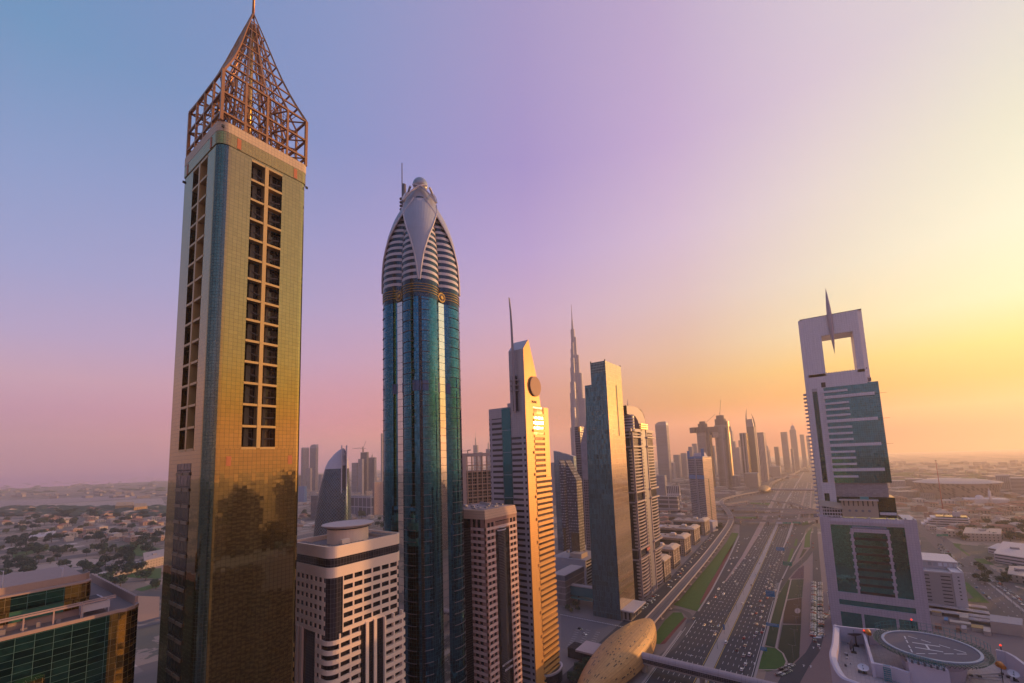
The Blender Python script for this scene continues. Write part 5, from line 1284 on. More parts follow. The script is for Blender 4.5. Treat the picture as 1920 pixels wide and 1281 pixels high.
def egg():
    D = 1050; c = AtD(626, 950, D); X, Y = c.x, c.y
    root = thing('egg_shaped_tower', 'dark blue half egg tower with a diamond net, white cap and twin fins', 'tower', (X, Y, 0))
    vd = Vector((X, Y)).normalized(); rt = Vector((vd.y, -vd.x))
    net = curtain('diamond_net_glass', (.022, .055, .085), 5, 5, line=(.12, .20, .27), lw=.5, wob=.02, rough=.2, var=.6, metal=.6)
    m_, nt, b = net, net.node_tree, net.node_tree.nodes['Principled BSDF']
    # rotate the grid 45 degrees by mapping the UVs
    uvn = [n for n in nt.nodes if n.type == 'UVMAP'][0]; mp = nt.nodes.new('ShaderNodeMapping'); mp.inputs['Rotation'].default_value = (0, 0, radians(45))
    for l in list(uvn.outputs[0].links):
        to = l.to_socket; nt.links.remove(l); nt.links.new(mp.outputs[0], to)
    nt.links.new(uvn.outputs[0], mp.inputs[0])
    wc = plain('egg_cap_white', (.50, .46, .52), .5)
    wpx = lambda px_: (AtD(px_, 950, D).xy-c.xy).dot(rt)
    # left edge profile in picture columns at heights
    prof = [(1000, 589), (960, 592), (930, 596), (905, 601), (880, 608), (865, 615), (852, 626), (845, 634), (841, 641)]
    rings, R = [], []
    xs = wpx(643.5)
    for py_, px_ in prof:
        z = AtD(px_, py_, D).z; r = xs-wpx(px_); R.append((z, r))
    R = [(0, xs-wpx(586))]+R
    def section(r):   # half ellipse to the left of the fin, thin bulge to the right
        out = []
        for i in range(25):
            t = pi/2+2*pi*i/24
            sx = cos(t); rr = r if sx < 0 else r*.30
            p = Vector((X, Y))+rt*(xs+rr*sx)+vd*(r*.62*sin(t)); out.append((p.x, p.y))
        return out[:-1]
    m_ = MB(); m_.loft([(section(max(r, .6)), z) for z, r in R], smooth=True); m_.build('glass_shell', net, root)
    zc = AtD(620, 872, D).z
    m_ = MB(); rg = []
    Rc = [(z, r) for z, r in R if z > zc-12]
    for z, r in Rc: rg.append((section(r+.9), z))
    def capring(z, r):
        return section(r+.8)
    base = section(Rc[0][1]+.8)
    m_.loft(rg, smooth=True); m_.build('white_cap', wc, root)
    for px_, top in ((639.5, 836), (648.5, 836)):
        o = wpx(px_); p = Vector((X, Y))+rt*o-vd*31; z1 = AtD(px_, top, D).z
        q = [p-rt*1.0, p+rt*1.0, p+rt*1.0+vd*50, p-rt*1.0+vd*50]
        MB().prism([(v.x, v.y) for v in q], 0, z1).build('fin', wc, root)
    p = Vector((X, Y))+rt*wpx(644)-vd*30; MB().prism([(v.x, v.y) for v in (p-rt*3.4, p+rt*3.4, p+rt*3.4+vd*20, p-rt*3.4+vd*20)], 0, AtD(644, 873, D).z).build('slot_glazing', M['darkglass'], root)
    m_ = MB(); zz = AtD(644, 852, D).z; a, b_ = Vector((X, Y))+rt*wpx(640)-vd*31, Vector((X, Y))+rt*wpx(648)-vd*31
    m_.bar((a.x, a.y, zz-4), (b_.x, b_.y, zz+4), 1); m_.bar((a.x, a.y, zz+4), (b_.x, b_.y, zz-4), 1); m_.build('cross_brace', wc, root)
egg()
def sky_link():
    D = 2040; root = thing('linked_twin_towers', 'two round ended towers under construction joined by a long overhanging sky deck', 'skyscraper', (-395, 2000, 0))
    w = fm('linked_tower_bands', (.40, .34, .34), 80, 4.4, .98, .42, (.15, .13, .14)); dk = plain('deck_dark', (.16, .13, .13), .7); gd = plain('gold_side', (.6, .42, .22), .35, metal=.6)
    def shaft(xl, xr, yt, D, nm):
        a, b_ = AtD(xl, yt, D), AtD(xr, yt, D); c = (a+b_)/2; r = (b_-a).length/2
        P = [(c.x+r*cos(t), c.y+r*1.3*sin(t)) for t in [2*pi*i/28 for i in range(28)]]
        MB().prism(P, 0, c.z).build(nm, w, root); return c, r
    c1, r1 = shaft(1306, 1331, 812, 2010, 'left_shaft'); c2, r2 = shaft(1340, 1366, 812, 2080, 'right_shaft')
    for z0, z1, k in ((c2.z, c2.z+34, 1.0), (c2.z+34, c2.z+62, .85), (c2.z+62, c2.z+78, .6)): MB().prism(ngon(c2.x, c2.y, r2*k, 20, ry=r2*k*1.3), z0, z1).build('stepped_top', dk if k < 1 else w, root)
    for z0, z1, k in ((c1.z, c1.z+24, 1.08), (c1.z+24, c1.z+40, .7), (c1.z+40, c1.z+50, .45)): MB().prism(ngon(c1.x, c1.y, r1*k, 20, ry=r1*k*1.3), z0, z1).build('stepped_top', dk, root)
    a, b_ = AtD(1296, 806, 2000), AtD(1366, 806, 2090); t = (b_-a).normalized(); n = Vector((-t.y, t.x, 0)).normalized()
    q = [a.xy-n.xy*14, b_.xy-n.xy*14, b_.xy+n.xy*14, a.xy+n.xy*14]; MB().prism([tuple(p) for p in q], c1.z+2, c1.z+26).build('sky_deck', dk, root)
    a2 = AtD(1333, 812, 2040); b2 = AtD(1364, 812, 2095); q = [a2.xy-n.xy*14, b2.xy-n.xy*14, b2.xy+n.xy*14, a2.xy+n.xy*14]; MB().prism([tuple(p) for p in q], c1.z-22, c1.z+2).build('lower_deck', w, root)
    for c, r in ((c1, r1), (c2, r2)):
        MB().box(c.x+r*.86, c.x+r*1.15, c.y-18, c.y+14, 0, c.z-10 if c is c1 else c.z+50).build('gold_flank', gd, root)
        MB().box(c.x+r*.70, c.x+r*1.02, c.y-r*1.15, c.y-r*.7, 0, c.z+20).build('hoist_shaft', dk, root)
    m_ = MB(); m_.bar((c2.x, c2.y, c2.z+70), (c2.x, c2.y, c2.z+92), 2); m_.bar((c2.x, c2.y, c2.z+84), (c2.x+8, c2.y+5, c2.z+150), 1.4); m_.build('crane', dk, root); m_ = MB(); m_.bar((c1.x+15, c1.y, c1.z+45), (c1.x+50, c1.y+30, c1.z+80), 1.2); m_.build('crane', dk, root)
sky_link()
def sails(root, x0, x1, y0, y1, z):
    m_ = MB(); cx, cy = (x0+x1)/2, (y0+y1)/2; w = (x1-x0)/2
    m_.loft([(rect(x0, x1, y0, y1), z), (rect(x0+w*.5, x1-w*.3, y0+8, y1-8), z+38)])
    for s, h in ((-1, 92), (1, 66)):
        prev = Vector((cx+s*w*.9, cy, z))
        for k in range(1, 9):
            f = k/8; p = Vector((cx+s*w*(.9-.9*f+.25*sin(pi*f)) - (12*f if s < 0 else -6*f), cy, z+h*f)); m_.bar(prev, p, 11*(1-f)+1.5); prev = p
    m_.build('sail_crown', plain('sail_metal', (.26, .21, .23), .5), root)
def spirecap(hh, step=.6):
    def f(root, x0, x1, y0, y1, z):
        m_ = MB(); cx, cy = (x0+x1)/2, (y0+y1)/2; w, d = (x1-x0)/2, (y1-y0)/2; w = min(w, d)
        m_.loft([(rect(cx-w*step, cx+w*step, cy-w*step, cy+w*step), z+1), (rect(cx-w*step*.8, cx+w*step*.8, cy-w*step*.8, cy+w*step*.8), z+hh*.35), (rect(cx-w*.15, cx+w*.15, cy-w*.15, cy+w*.15), z+hh*.5)])
        m_.tube((cx, cy, z+hh*.45), (cx, cy, z+hh), w*.07+.5, .4, 6); m_.build('stepped_spire', plain('spire_far', (.34, .31, .34), .6), root)
    return f
def roundcap(root, x0, x1, y0, y1, z):
    m_ = MB(); n = 8; w = x1-x0
    prev = None
    m_.loft([(rect(x0+w*.5*(1-cos(pi/2*k/n)), x1-w*.08*(1-cos(pi/2*k/n)), y0, y1), z+w*.33*sin(pi/2*k/n)) for k in range(n+1)]); m_.build('curved_top', plain('curved_top_far', (.34, .31, .36), .5), root)
T = far_tower
T('far_wave_tower', 'left one of the far pair of bluish towers beside the gold tower', 565, 568, 580, 841, 3300, FW[1], crown=roundcap)
T('far_wave_tower', 'right and taller one of the far pair of bluish towers beside the gold tower', 581, 592, 597, 840, 3300, FW[1], crown=roundcap, side=FW[2])
T('far_low_tower', 'short pinkish tower in front of the far bluish pair', 574, 582, 584, 878, 3200, FW[2])
T('far_low_tower', 'short grey tower at the right edge of the far bluish pair', 597, 603, 612, 890, 3100, FW[3])
T('far_low_tower', 'small dark block left of the far bluish pair', 552, 561, 563, 892, 3100, FW[4])
T('construction_tower', 'left and lowest of the grey towers under the cranes behind the egg tower', 659.5, 669, 673, 868, 2600, FW[3], group='towers under the cranes')
rt_ = T('construction_tower', 'tallest of the grey towers under the cranes behind the egg tower', 676, 688, 691, 848, 2600, FW[4], group='towers under the cranes')
T('construction_tower', 'grey tower with the broad shoulder left of the tallest under the cranes', 671.5, 679, 682, 861, 2560, FW[0], group='towers under the cranes')
T('construction_tower', 'right hand grey tower with a small round head under the cranes', 690, 702, 706, 858, 2620, FW[1], group='towers under the cranes', crown=spirecap(34, .45))
T('far_slim_tower', 'very slim pale tower just left of the blue lobed tower', 714, 717, 719.5, 813, 3300, FW[2])
T('pink_scaffold_block', 'pinkish block in scaffolding low beside the blue lobed tower', 698.5, 702, 722, 905, 1500, fm('scaffold', (.46, .32, .30), 3, 3.4, .6, .5, (.12, .10, .12)), cat='building')
T('glass_mall_block', 'low grey glass block with white ribs behind the cream tower', 657, 694, 698, 932, 1450, fm('ribbed_glass', (.4, .38, .43), 22, 30, .86, .9, (.12, .12, .16)), cat='building')
T('dark_low_block', 'low dark block left of the egg tower', 583, 594, 597, 930, 1500, FW[4], cat='building')
T('blue_low_block', 'low bright blue block beside the gold tower', 560, 571, 573, 912, 2300, plain('blue_low', (.10, .22, .42), .4), cat='building')
def crane(name, lab, px_, pyb, pyt, D, jl, jr, dz=0, grp='tower cranes on the far towers'):
    b, t = AtD(px_, pyb, D), AtD(px_, pyt, D); r = thing(name, lab, 'crane', (b.x, b.y, 0), grp)
    dk = M.get('crane') or M.setdefault('crane', plain('crane_steel', (.22, .17, .18), .6))
    m_ = MB(); m_.bar((b.x, b.y, b.z), (b.x, b.y, t.z), D*.0012); m_.build('mast', dk, r)
    vd = Vector((b.x, b.y)).normalized(); rt = Vector((vd.y, -vd.x))
    m_ = MB(); p = Vector((b.x, b.y, t.z-abs(b.z-t.z)*.3)); m_.bar(p-Vector((rt.x, rt.y, 0))*jl, p+Vector((rt.x*jr, rt.y*jr, dz)), D*.0008); m_.bar((b.x, b.y, t.z), p-Vector((rt.x, rt.y, 0))*jl*.9, D*.0004); m_.build('jib', dk, r)
crane('tower_crane', 'thin crane standing on the tallest tower behind the egg tower', 680, 848, 838, 2590, 55, 18)
crane('luffing_crane', 'crane with its jib raised beside the thin crane behind the egg tower', 681.5, 848, 842, 2600, 6, 14, 52)
T('deco_spire_tower', 'far stepped tower with a slim spire beside the unfinished grid block', 887, 895, 897, 835, 3300, FW[2], crown=spirecap(135, .75))
T('deco_spire_tower', 'far small tower with a mast beside the slatted tower', 911, 918, 921, 842, 3000, FW[1], crown=spirecap(95, .5))
T('far_low_tower', 'tiny far block between the two far spires', 898, 903, 905, 848, 3300, FW[0])
# group between the slatted tower and the stepped slab
def wedge():
    x0, x1, y0, y1, z = boxpx(1038, 1075, 1080, 850, 760)
    r = thing('blue_wedge_tower', 'blue mirror glass block with a slanted roof beside the slatted tower', 'tower', ((x0+x1)/2, y0, 0))
    g = curtain('wedge_glass', (.20, .30, .42), 4, 8, line=(.12, .18, .26), lw=.3, wob=.006, rough=.06, var=.1, big=.006)
    zl, zr = AtD(1038, 845, 760).z, AtD(1075, 856, 760).z
    A = [(x0, y0, 0), (x1, y0, 0), (x1, y1, 0), (x0, y1, 0), (x0, y0, zl), (x1, y0, zr), (x1, y1, zr), (x0, y1, zl)]; m_ = MB()
    for q in ((3, 2, 1, 0), (4, 5, 6, 7), (0, 1, 5, 4), (1, 2, 6, 5), (2, 3, 7, 6), (3, 0, 4, 7)): m_.face([A[k] for k in q])
    m_.build('wall', g, r)
    d = fm('dotted_dark', (.10, .09, .11), 2.6, 4, .45, .4, (.42, .40, .44), gmetal=.1, grough=.5)
    for k, (xa, xb, ya, yb, dd) in enumerate((((1048, 1058, 863, 880, 640)), (1060, 1086, 863, 900, 600))):
        P, Q = AtD(xa, ya, dd), AtD(xb, yb, dd); q = thing('dark_slanted_tower', ['smaller dark dotted tower with a slanted top before the blue wedge', 'larger dark dotted tower with a slanted top before the blue wedge'][k], 'tower', (P.x, P.y, 0), 'dark slanted towers before the blue wedge')
        A = [(P.x, P.y, 0), (Q.x, P.y, 0), (Q.x, P.y+16, 0), (P.x, P.y+16, 0), (P.x, P.y, P.z), (Q.x, P.y, Q.z), (Q.x, P.y+16, Q.z), (P.x, P.y+16, P.z)]; m_ = MB()
        for f in ((3, 2, 1, 0), (4, 5, 6, 7), (0, 1, 5, 4), (1, 2, 6, 5), (2, 3, 7, 6), (3, 0, 4, 7)): m_.face([A[i] for i in f])
        m_.build('wall', d, q)
        gw = M.get('goldw') or M.setdefault('goldw', curtain('gold_reflect', (.5, .36, .22), 2.6, 4, line=(.15, .11, .08), lw=.4, wob=.03, rough=.12, var=.4))
        w = (Q.x-P.x); MB().box(P.x+w*.25, Q.x-.5, P.y-.6, P.y-.05, 8, 62).build('gold_pane', gw, q)
    x0, x1, y0, y1, z = boxpx(1077, 1087, 1090, 800, 700); q = thing('dark_notched_tower', 'dark tower with an orange corner lamp box in front of the needle tower', 'tower', (x0, y0, 0))
    MB().box(x0, x1, y0, y0+24, 0, z).build('wall', FW[4], q); MB().box(x1-3, x1+.5, y0-.5, y0+4, z-8, z-.5).build('orange_box', plain('orange_box', (.75, .35, .06), .4), q)
    x0, x1, y0, y1, z = boxpx(1087, 1100, 1104, 800, 640); q = thing('sloped_lilac_tower', 'lilac tower with a sloping shoulder and roof louvres behind the stepped slab', 'tower', (x0, y0, 0))
    zt = AtD(1095, 785, 640).z; zz = AtD(1087, 812, 640).z
    A = [(x0, y0, 0), (x1, y0, 0), (x1, y0+25, 0), (x0, y0+25, 0), (x0, y0, zz-16), (x1, y0, zt), (x1, y0+25, zt), (x0, y0+25, zz-16)]; m_ = MB()
    for f in ((3, 2, 1, 0), (4, 5, 6, 7), (0, 1, 5, 4), (1, 2, 6, 5), (2, 3, 7, 6), (3, 0, 4, 7)): m_.face([A[i] for i in f])
    m_.build('wall', curtain('lilac_far_panel', (.46, .40, .45), 4, 4, line=(.38, .33, .38), lw=.2, wob=0, rough=.6, metal=0, big=0), q)
    MB().box(x0+2, x1, y0-.4, y0, 0, zz-70).build('lower_windows', fm('lilac_win', (.3, .26, .3), 3, 4, .6, .55), q)
wedge()
T('far_low_tower', 'grey far block seen low behind the blue wedge', 1030, 1041, 1044, 868, 1500, FW[0])
# clusters right of the arch tower
T('curved_slim_tower', 'tall slim grey lilac tower with a curved top right of the arch tower', 1228, 1249, 1253, 797, 2500, FW[3], crown=roundcap)
T('beside_slim_tower', 'lower block at the foot of the slim curved tower', 1228, 1246, 1250, 892, 1500, FW[0], cat='building')
T('white_fin_hall', 'low hall with tall white fins beside the flyovers', 1249, 1273, 1275, 912, 1480, fm('white_fins', (.5, .45, .48), 6, 30, .55, .8, (.08, .08, .1)), cat='building')
T('wide_low_hall', 'wide low hall with a white roof edge beside the flyovers', 1233, 1270, 1273, 932, 1250, fm('low_hall', (.40, .35, .36), 30, 12, .92, .7, (.14, .13, .15)), cat='building')
CL = [(1254, 1262, 1266, 868, 2900, 0), (1262, 1272, 1276, 853, 3000, 2), (1276, 1286, 1290, 850, 3100, 0), (1290, 1297, 1300, 838, 3200, 1), (1297, 1306, 1310, 832, 3300, 0), (1332, 1339, 1341, 836, 3300, 1), (1366, 1372, 1374, 808, 3500, 1), (1370, 1377, 1380, 828, 3300, 3), (1378, 1385, 1388, 839, 3300, 0), (1384, 1388, 1390, 826, 3400, 2), (1434, 1441, 1445, 845, 3300, 0), (1451, 1459, 1463, 838, 3600, 3), (1444, 1462, 1464, 875, 2900, 2), (1463, 1475, 1479, 810, 3500, 3), (1480, 1492, 1497, 806, 3700, 0), (1499, 1507, 1511, 815, 4200, 1), (1511, 1517, 1520, 817, 4500, 0), (1482, 1486, 1489, 842, 3300, 1)]
LB = ['far hazy block nearest the slim curved tower', 'far hazy beige block just right of the nearest one', 'far hazy grey block left of the linked twin towers', 'small far bluish tower before the linked twin towers', 'far tower top showing left of the linked deck', 'far tower seen between the two linked shafts', 'far pointed tower right of the linked twin towers', 'far banded tower right of the linked twin towers', 'low far block left of the gold sided tower', 'slim far tower touching the gold sided tower', 'far tower with a sloped roof right of the sail crown', 'far banded slab standing alone in the haze', 'low pale office in front of the lone hazy slab', 'far tall banded tower left of the twin spires', 'far broad tower under the twin spires', 'far grey tower right of the twin spires', 'farthest faint tower beside the open frame tower', 'slim far tower in front of the twin spires']
for (a, b_, c, y, D, k), lb in zip(CL, LB):
    cr = {1444: None, 1366: spirecap(60, .7), 1434: spirecap(70, .8), 1480: spirecap(75, .75)}.get(a)
    T('hazy_tower', lb, a, b_, c, y, D, FW[k], group='hazy towers along the far highway', crown=cr)
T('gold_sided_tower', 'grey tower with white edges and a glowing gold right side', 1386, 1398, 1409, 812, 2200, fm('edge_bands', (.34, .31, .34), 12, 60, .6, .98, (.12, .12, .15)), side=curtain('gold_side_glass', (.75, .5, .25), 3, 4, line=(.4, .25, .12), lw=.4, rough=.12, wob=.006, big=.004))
T('sail_crown_tower', 'dark tower topped by two curved sails', 1399, 1413, 1419, 800, 2300, FW[4], crown=sails)
T('ribbed_tower', 'pinkish ribbed tower right of the sail crown tower', 1419, 1431, 1436, 811, 2500, fm('ribbed', (.44, .36, .38), 6, 80, .5, .98, (.18, .15, .17)))
T('low_front_block', 'pinkish low block at the foot of the gold sided tower', 1395, 1420, 1424, 888, 2100, FW[2], cat='building')
T('low_front_block', 'wide low block at the foot of the linked towers', 1350, 1384, 1388, 893, 2050, FW[3], cat='building')
# ---- stadium, tanks and blocks on the right
def stadium():
    c = G(1800, 935); c = AtD(1795, 905, 1780); X, Y = c.x, c.y
    r = thing('round_arena', 'large round arena with a louvred brown drum and a flat pale roof', 'stadium', (X, Y, 0))
    w, nt, b = newmat('arena_louvres'); fu, fv, rv, rc, cu, cv = gridcell(nt, 9, 7)
    k = vm(nt, 'GREATER_THAN', rv, .45); d = vm(nt, 'MULTIPLY', k, vm(nt, 'LESS_THAN', vm(nt, 'ABSOLUTE', vm(nt, 'SUBTRACT', vm(nt, 'ADD', fu, vm(nt, 'MULTIPLY', fv, .5)), .7)), .28))
    setb(nt, b, col=mixc(nt, d, (.33, .25, .24), (.13, .10, .11)), rough=.7)
    R = (AtD(1884, 915, 1760)-AtD(1712, 915, 1760)).length/2; c = (AtD(1884, 915, 1760)+AtD(1712, 915, 1760))/2; X, Y = c.x*1.03, c.y*1.03; z1 = 46
    m_ = MB(); m_.loft([(ngon(X, Y, R*.86, 64), 0), (ngon(X, Y, R*.93, 64), z1*.5), (ngon(X, Y, R, 64), z1)]); m_.build('drum', w, r)
    m_ = MB(); m_.loft([(ngon(X, Y, R+2, 64), z1), (ngon(X, Y, R+2, 64), z1+1.5), (ngon(X, Y, R*.7, 64), z1+7), (ngon(X, Y, R*.2, 64), z1+9)]); m_.build('roof', plain('arena_roof', (.36, .30, .32), .6), r)
    for k, (xl, xm, xr, yt, D, n) in enumerate(((1668, 1690, 1697, 902, 1950, 0), (1697, 1728, 1730, 899, 2000, 1), (1728, 1755, 1757, 900, 2050, 2), (1757, 1800, 1803, 898, 2080, 3), (1803, 1830, 1833, 899, 2050, 4), (1866, 1890, 1893, 892, 2000, 0), (1893, 1925, 1930, 897, 1950, 3))):
        a, b_ = AtD(xl, yt, D), AtD(xr, yt, D); q = thing('arena_side_block', ['flat pinkish block left of the arena near the frame tower', 'dark flat block behind the left rim of the arena', 'colonnaded block behind the arena roof', 'long dark block behind the middle of the arena', 'pale block behind the right half of the arena', 'dark tall block right of the arena', 'ribbed pale block at the right edge beyond the arena'][k], 'building', (a.x, a.y, 0), 'blocks round the arena')
        t = (b_-a); t.z = 0; L = t.length; t.normalize(); n_ = Vector((-t.y, t.x, 0)); P = [a, b_, b_+n_*40, a+n_*40]
        MB().prism([(p.x, p.y) for p in P], 0, a.z).build('wall', FW[n], q); MB().prism([(p.x, p.y) for p in P], a.z, a.z+1).build('roof', plain('pale_far_roof', (.45, .4, .4), .8), q)
stadium()
def mosque():
    a, b_ = G(1812, 944), G(1868, 944); r = thing('white_mosque', 'small white mosque with a single slim minaret before the arena', 'mosque', (a.x, a.y, 0))
    w = plain('mosque_white', (.66, .58, .56), .7); MB().box(a.x, a.x+80, a.y, a.y+40, 0, 12).build('hall', w, r)
    m_ = MB(); m_.tube((a.x+45, a.y-4, 0), (a.x+45, a.y-4, 34), 3.2, 2.4, 10); m_.tube((a.x+45, a.y-4, 34), (a.x+45, a.y-4, 42), 1.8, .2, 8); m_.build('minaret', w, r)
    m_ = MB(); m_.ball((a.x+30, a.y+20, 12), 9, 16, 10); m_.build('dome', w, r)
mosque()
def tall_mast(lab, px_, pyb, pyt, grp=None, red=False):
    b = G(px_, pyb); t = AtD(px_, pyt, hypot(b.x, b.y)); r = thing('lattice_mast' if red else 'floodlight_mast', lab, 'mast', (b.x, b.y, 0), grp)
    m_ = MB(); m_.tube((b.x, b.y, 0), (b.x, b.y, t.z), 1.4 if red else .5, .5 if red else .3, 6); m_.build('pole', plain('mast_red' if red else 'mast_grey', (.40, .10, .10) if red else (.5, .45, .46), .6), r)
    m_ = MB(); m_.box(b.x-1.6, b.x+1.6, b.y-.5, b.y+.5, t.z, t.z+1.2); m_.build('head', M['black'], r)
tall_mast('thin red mast standing left of the arena', 1769, 962, 864, red=True)
tall_mast('pale floodlight mast beside the right hand road', 1797, 993, 960)
def wave_villa():
    r = thing('white_layered_villa', 'white layered building with stacked balconies beside the right hand road', 'building', tuple(G(1740, 984)), None)
    w = plain('layered_white', (.62, .54, .55), .6); a = G(1738, 985)
    for k in range(4):
        m_ = MB(); m_.prism([(a.x-8+k*5, a.y-3), (a.x+62, a.y-6), (a.x+66, a.y+30), (a.x-4+k*5, a.y+34)], k*4.6, k*4.6+2.4); m_.build('terrace', w, r)
        MB().prism([(a.x+k*5, a.y+1), (a.x+60, a.y-2), (a.x+64, a.y+28), (a.x+4+k*5, a.y+30)], k*4.6+2.4, k*4.6+4.6).build('glazing', M['darkglass'], r)
    MB().box(a.x+42, a.x+52, a.y+8, a.y+16, 18.4, 27).build('stair_tower', w, r)
wave_villa()
# ================================================================ GROUND, ROADS
Z6 = lambda x, y, z=0: G(1220+x/3.547, 920+y/3.547, z)
ZB = lambda x, y, z=0: G(1680+x/5.82, 980+y/5.82, z)
def sheet(name, pts, z, mat_, kind='structure', label=None):
    P = [(p[0], p[1]) for p in pts]
    a = sum(P[i][0]*P[(i+1) % len(P)][1]-P[(i+1) % len(P)][0]*P[i][1] for i in range(len(P)))
    if a < 0: P = P[::-1]
    m_ = MB(); m_.face([(x, y, z) for x, y in P]); return m_.build(name, mat_, kind=kind)
def ground_mat():
    m, nt, b = newmat('desert_city_ground'); P, N = geopos(nt)
    big = noise(nt, P, .0009, 5, .6); mid = noise(nt, P, .006, 5, .65); fine = noise(nt, P, .05, 4, .6)
    base = mixc(nt, mid.outputs[0], (.27, .195, .15), (.47, .345, .27))
    base = mixc(nt, vm(nt, 'MULTIPLY', fine.outputs[0], .5), base, (.25, .18, .14))
    v = nt.nodes.new('ShaderNodeTexVoronoi'); v.inputs['Scale'].default_value = .022; v.inputs['Randomness'].default_value = .8; v.distance = 'CHEBYCHEV'; nt.links.new(P, v.inputs['Vector'])
    s = nt.nodes.new('ShaderNodeSeparateColor'); nt.links.new(v.outputs['Color'], s.inputs[0])
    roof = vm(nt, 'LESS_THAN', v.outputs['Distance'], .26)
    urb = vm(nt, 'GREATER_THAN', big.outputs[0], .47)
    pale = mixc(nt, s.outputs[0], (.50, .38, .31), (.66, .55, .48))
    dk = vm(nt, 'GREATER_THAN', s.outputs[1], .62)
    pale = mixc(nt, dk, pale, (.16, .085, .06))
    c = mixc(nt, vm(nt, 'MULTIPLY', roof, urb), base, pale)
    g = vm(nt, 'GREATER_THAN', vm(nt, 'ADD', mid.outputs[0], vm(nt, 'MULTIPLY', fine.outputs[0], .25)), .655)
    c = mixc(nt, vm(nt, 'MULTIPLY', g, .75), c, (.075, .085, .06))
    w = nt.nodes.new('ShaderNodeTexWave'); w.inputs['Scale'].default_value = .0011; w.inputs['Distortion'].default_value = 6; w.inputs['Detail'].default_value = 3; nt.links.new(P, w.inputs['Vector'])
    bl = vm(nt, 'GREATER_THAN', w.outputs['Fac'], .86)
    c = mixc(nt, vm(nt, 'MULTIPLY', bl, .75), c, (.09, .085, .09))
    pt = noise(nt, P, .0025, 4, .7); pk = vm(nt, 'GREATER_THAN', pt.outputs[0], .56)
    c = mixc(nt, vm(nt, 'MULTIPLY', pk, .45), c, (.11, .10, .09))
    setb(nt, b, col=c, rough=.95); return m
g = MB()
GR = [-10800, -6000, -1500, 1500, 6000, 10800]
for i in range(5):
    for j in range(5): g.face([(GR[i], GR[j], 0), (GR[i+1], GR[j], 0), (GR[i+1], GR[j+1], 0), (GR[i], GR[j+1], 0)])
g.build('ground', ground_mat(), kind='structure')
ASP = plain('asphalt', (.048, .049, .062), .85, var=.25, scale=.06); ASP2 = plain('asphalt_pale', (.10, .09, .095), .85, var=.2, scale=.05)
PAV = plain('pavement_pink', (.23, .155, .15), .85, var=.12, scale=.2); CON = plain('kerb_concrete', (.36, .31, .30), .8, var=.12, scale=.1)
GRS = plain('lawn_green', (.045, .115, .022), .95, var=.5, scale=.25); GRD = plain('hedge_dark', (.030, .040, .018), .95, var=.4, scale=.2); FLO = plain('flower_red', (.16, .045, .05), .95, var=.4, scale=.3); PUR = plain('flower_purple', (.085, .04, .07), .95, var=.3, scale=.3)
WHT = plain('paint_white', (.66, .64, .64), .6, var=.08); YEL = plain('paint_yellow', (.62, .42, .08), .6, var=.08)
LOT = plain('lot_grey', (.15, .135, .15), .85, var=.15, scale=.05)
# urban paving under the left row and the right row
sheet('city_paving', [(-420, -260), (-119, -260), (-119, 930), (-160, 1120), (-330, 1120), (-420, 700)], .05, plain('city_paving', (.20, .165, .165), .9, var=.25, scale=.03))
sheet('right_paving', [(-54, -260), (160, -260), (160, 480), (62, 700), (-2, 1000), (-40, 1020)], .05, plain('right_paving', (.22, .165, .16), .9, var=.2, scale=.04))
sheet('service_road', [(-176, -260), (-158, -260), (-160, 560), (-168, 900), (-186, 1060), (-205, 1060), (-190, 900), (-175, 560)], .12, ASP)
sheet('highway', [(-119, -260), (-54, -260), (-54, 620), (-46, 800), (-30, 1130), (-160, 1080), (-140, 930), (-127, 730), (-119, 560)], .15, ASP)
sheet('highway_far', [(-30, 1130.2), (-12, 2400), (-10, 7000), (-150, 7000), (-250, 2400), (-262, 1500), (-216, 1220), (-160, 1080.2)], .15, plain('asphalt_hazed', (.13, .11, .11), .9, var=.35, scale=.02))  # far stretch coloured paler, haze put into the asphalt
def ribbon(name, pts, w, z, mat_, kind='structure', thick=0):
    m_ = MB(); P = [Vector(p[:2]) for p in pts]; Ls, Rs = [], []
    for i, p in enumerate(P):
        t = (P[min(i+1, len(P)-1)]-P[max(i-1, 0)]).normalized(); n = Vector((-t.y, t.x)); ww = w[i] if isinstance(w, (list, tuple)) else w
        Ls.append(p+n*ww/2); Rs.append(p-n*ww/2)
    for i in range(len(P)-1):
        m_.face([(*Ls[i], z), (*Rs[i], z), (*Rs[i+1], z), (*Ls[i+1], z)])
        if thick:
            m_.face([(*Rs[i], z-thick), (*Ls[i], z-thick), (*Ls[i+1], z-thick), (*Rs[i+1], z-thick)])
            m_.face([(*Ls[i], z-thick), (*Ls[i], z), (*Ls[i+1], z), (*Ls[i+1], z-thick)]); m_.face([(*Rs[i], z), (*Rs[i], z-thick), (*Rs[i+1], z-thick), (*Rs[i+1], z)])
    return m_.build(name, mat_, kind=kind)
ribbon('median_strip', [(-84.6, -260), (-84.4, 560), (-84.6, 720), (-87, 1060), (-95, 1500), (-90, 3000), (-80, 6000)], [7.0, 7, 6, 5, 5, 5, 5], .30, CON, thick=.2)
ribbon('collector_divider', [(-111.5, 600), (-110, 750), (-113, 950), (-117, 1120)], [1.5, 5, 9, 11], .3, plain('divider_pink', (.34, .24, .22), .85), thick=.2)
ribbon('right_divider', [(-62.5, 800), (-60.5, 950), (-60, 1130)], [1, 3.5, 5], .3, CON, thick=.2)
ribbon('right_kerb', [(-53.2, -200), (-53.2, 620), (-45, 800), (-33, 1000)], 1.6, .3, CON, thick=.2)
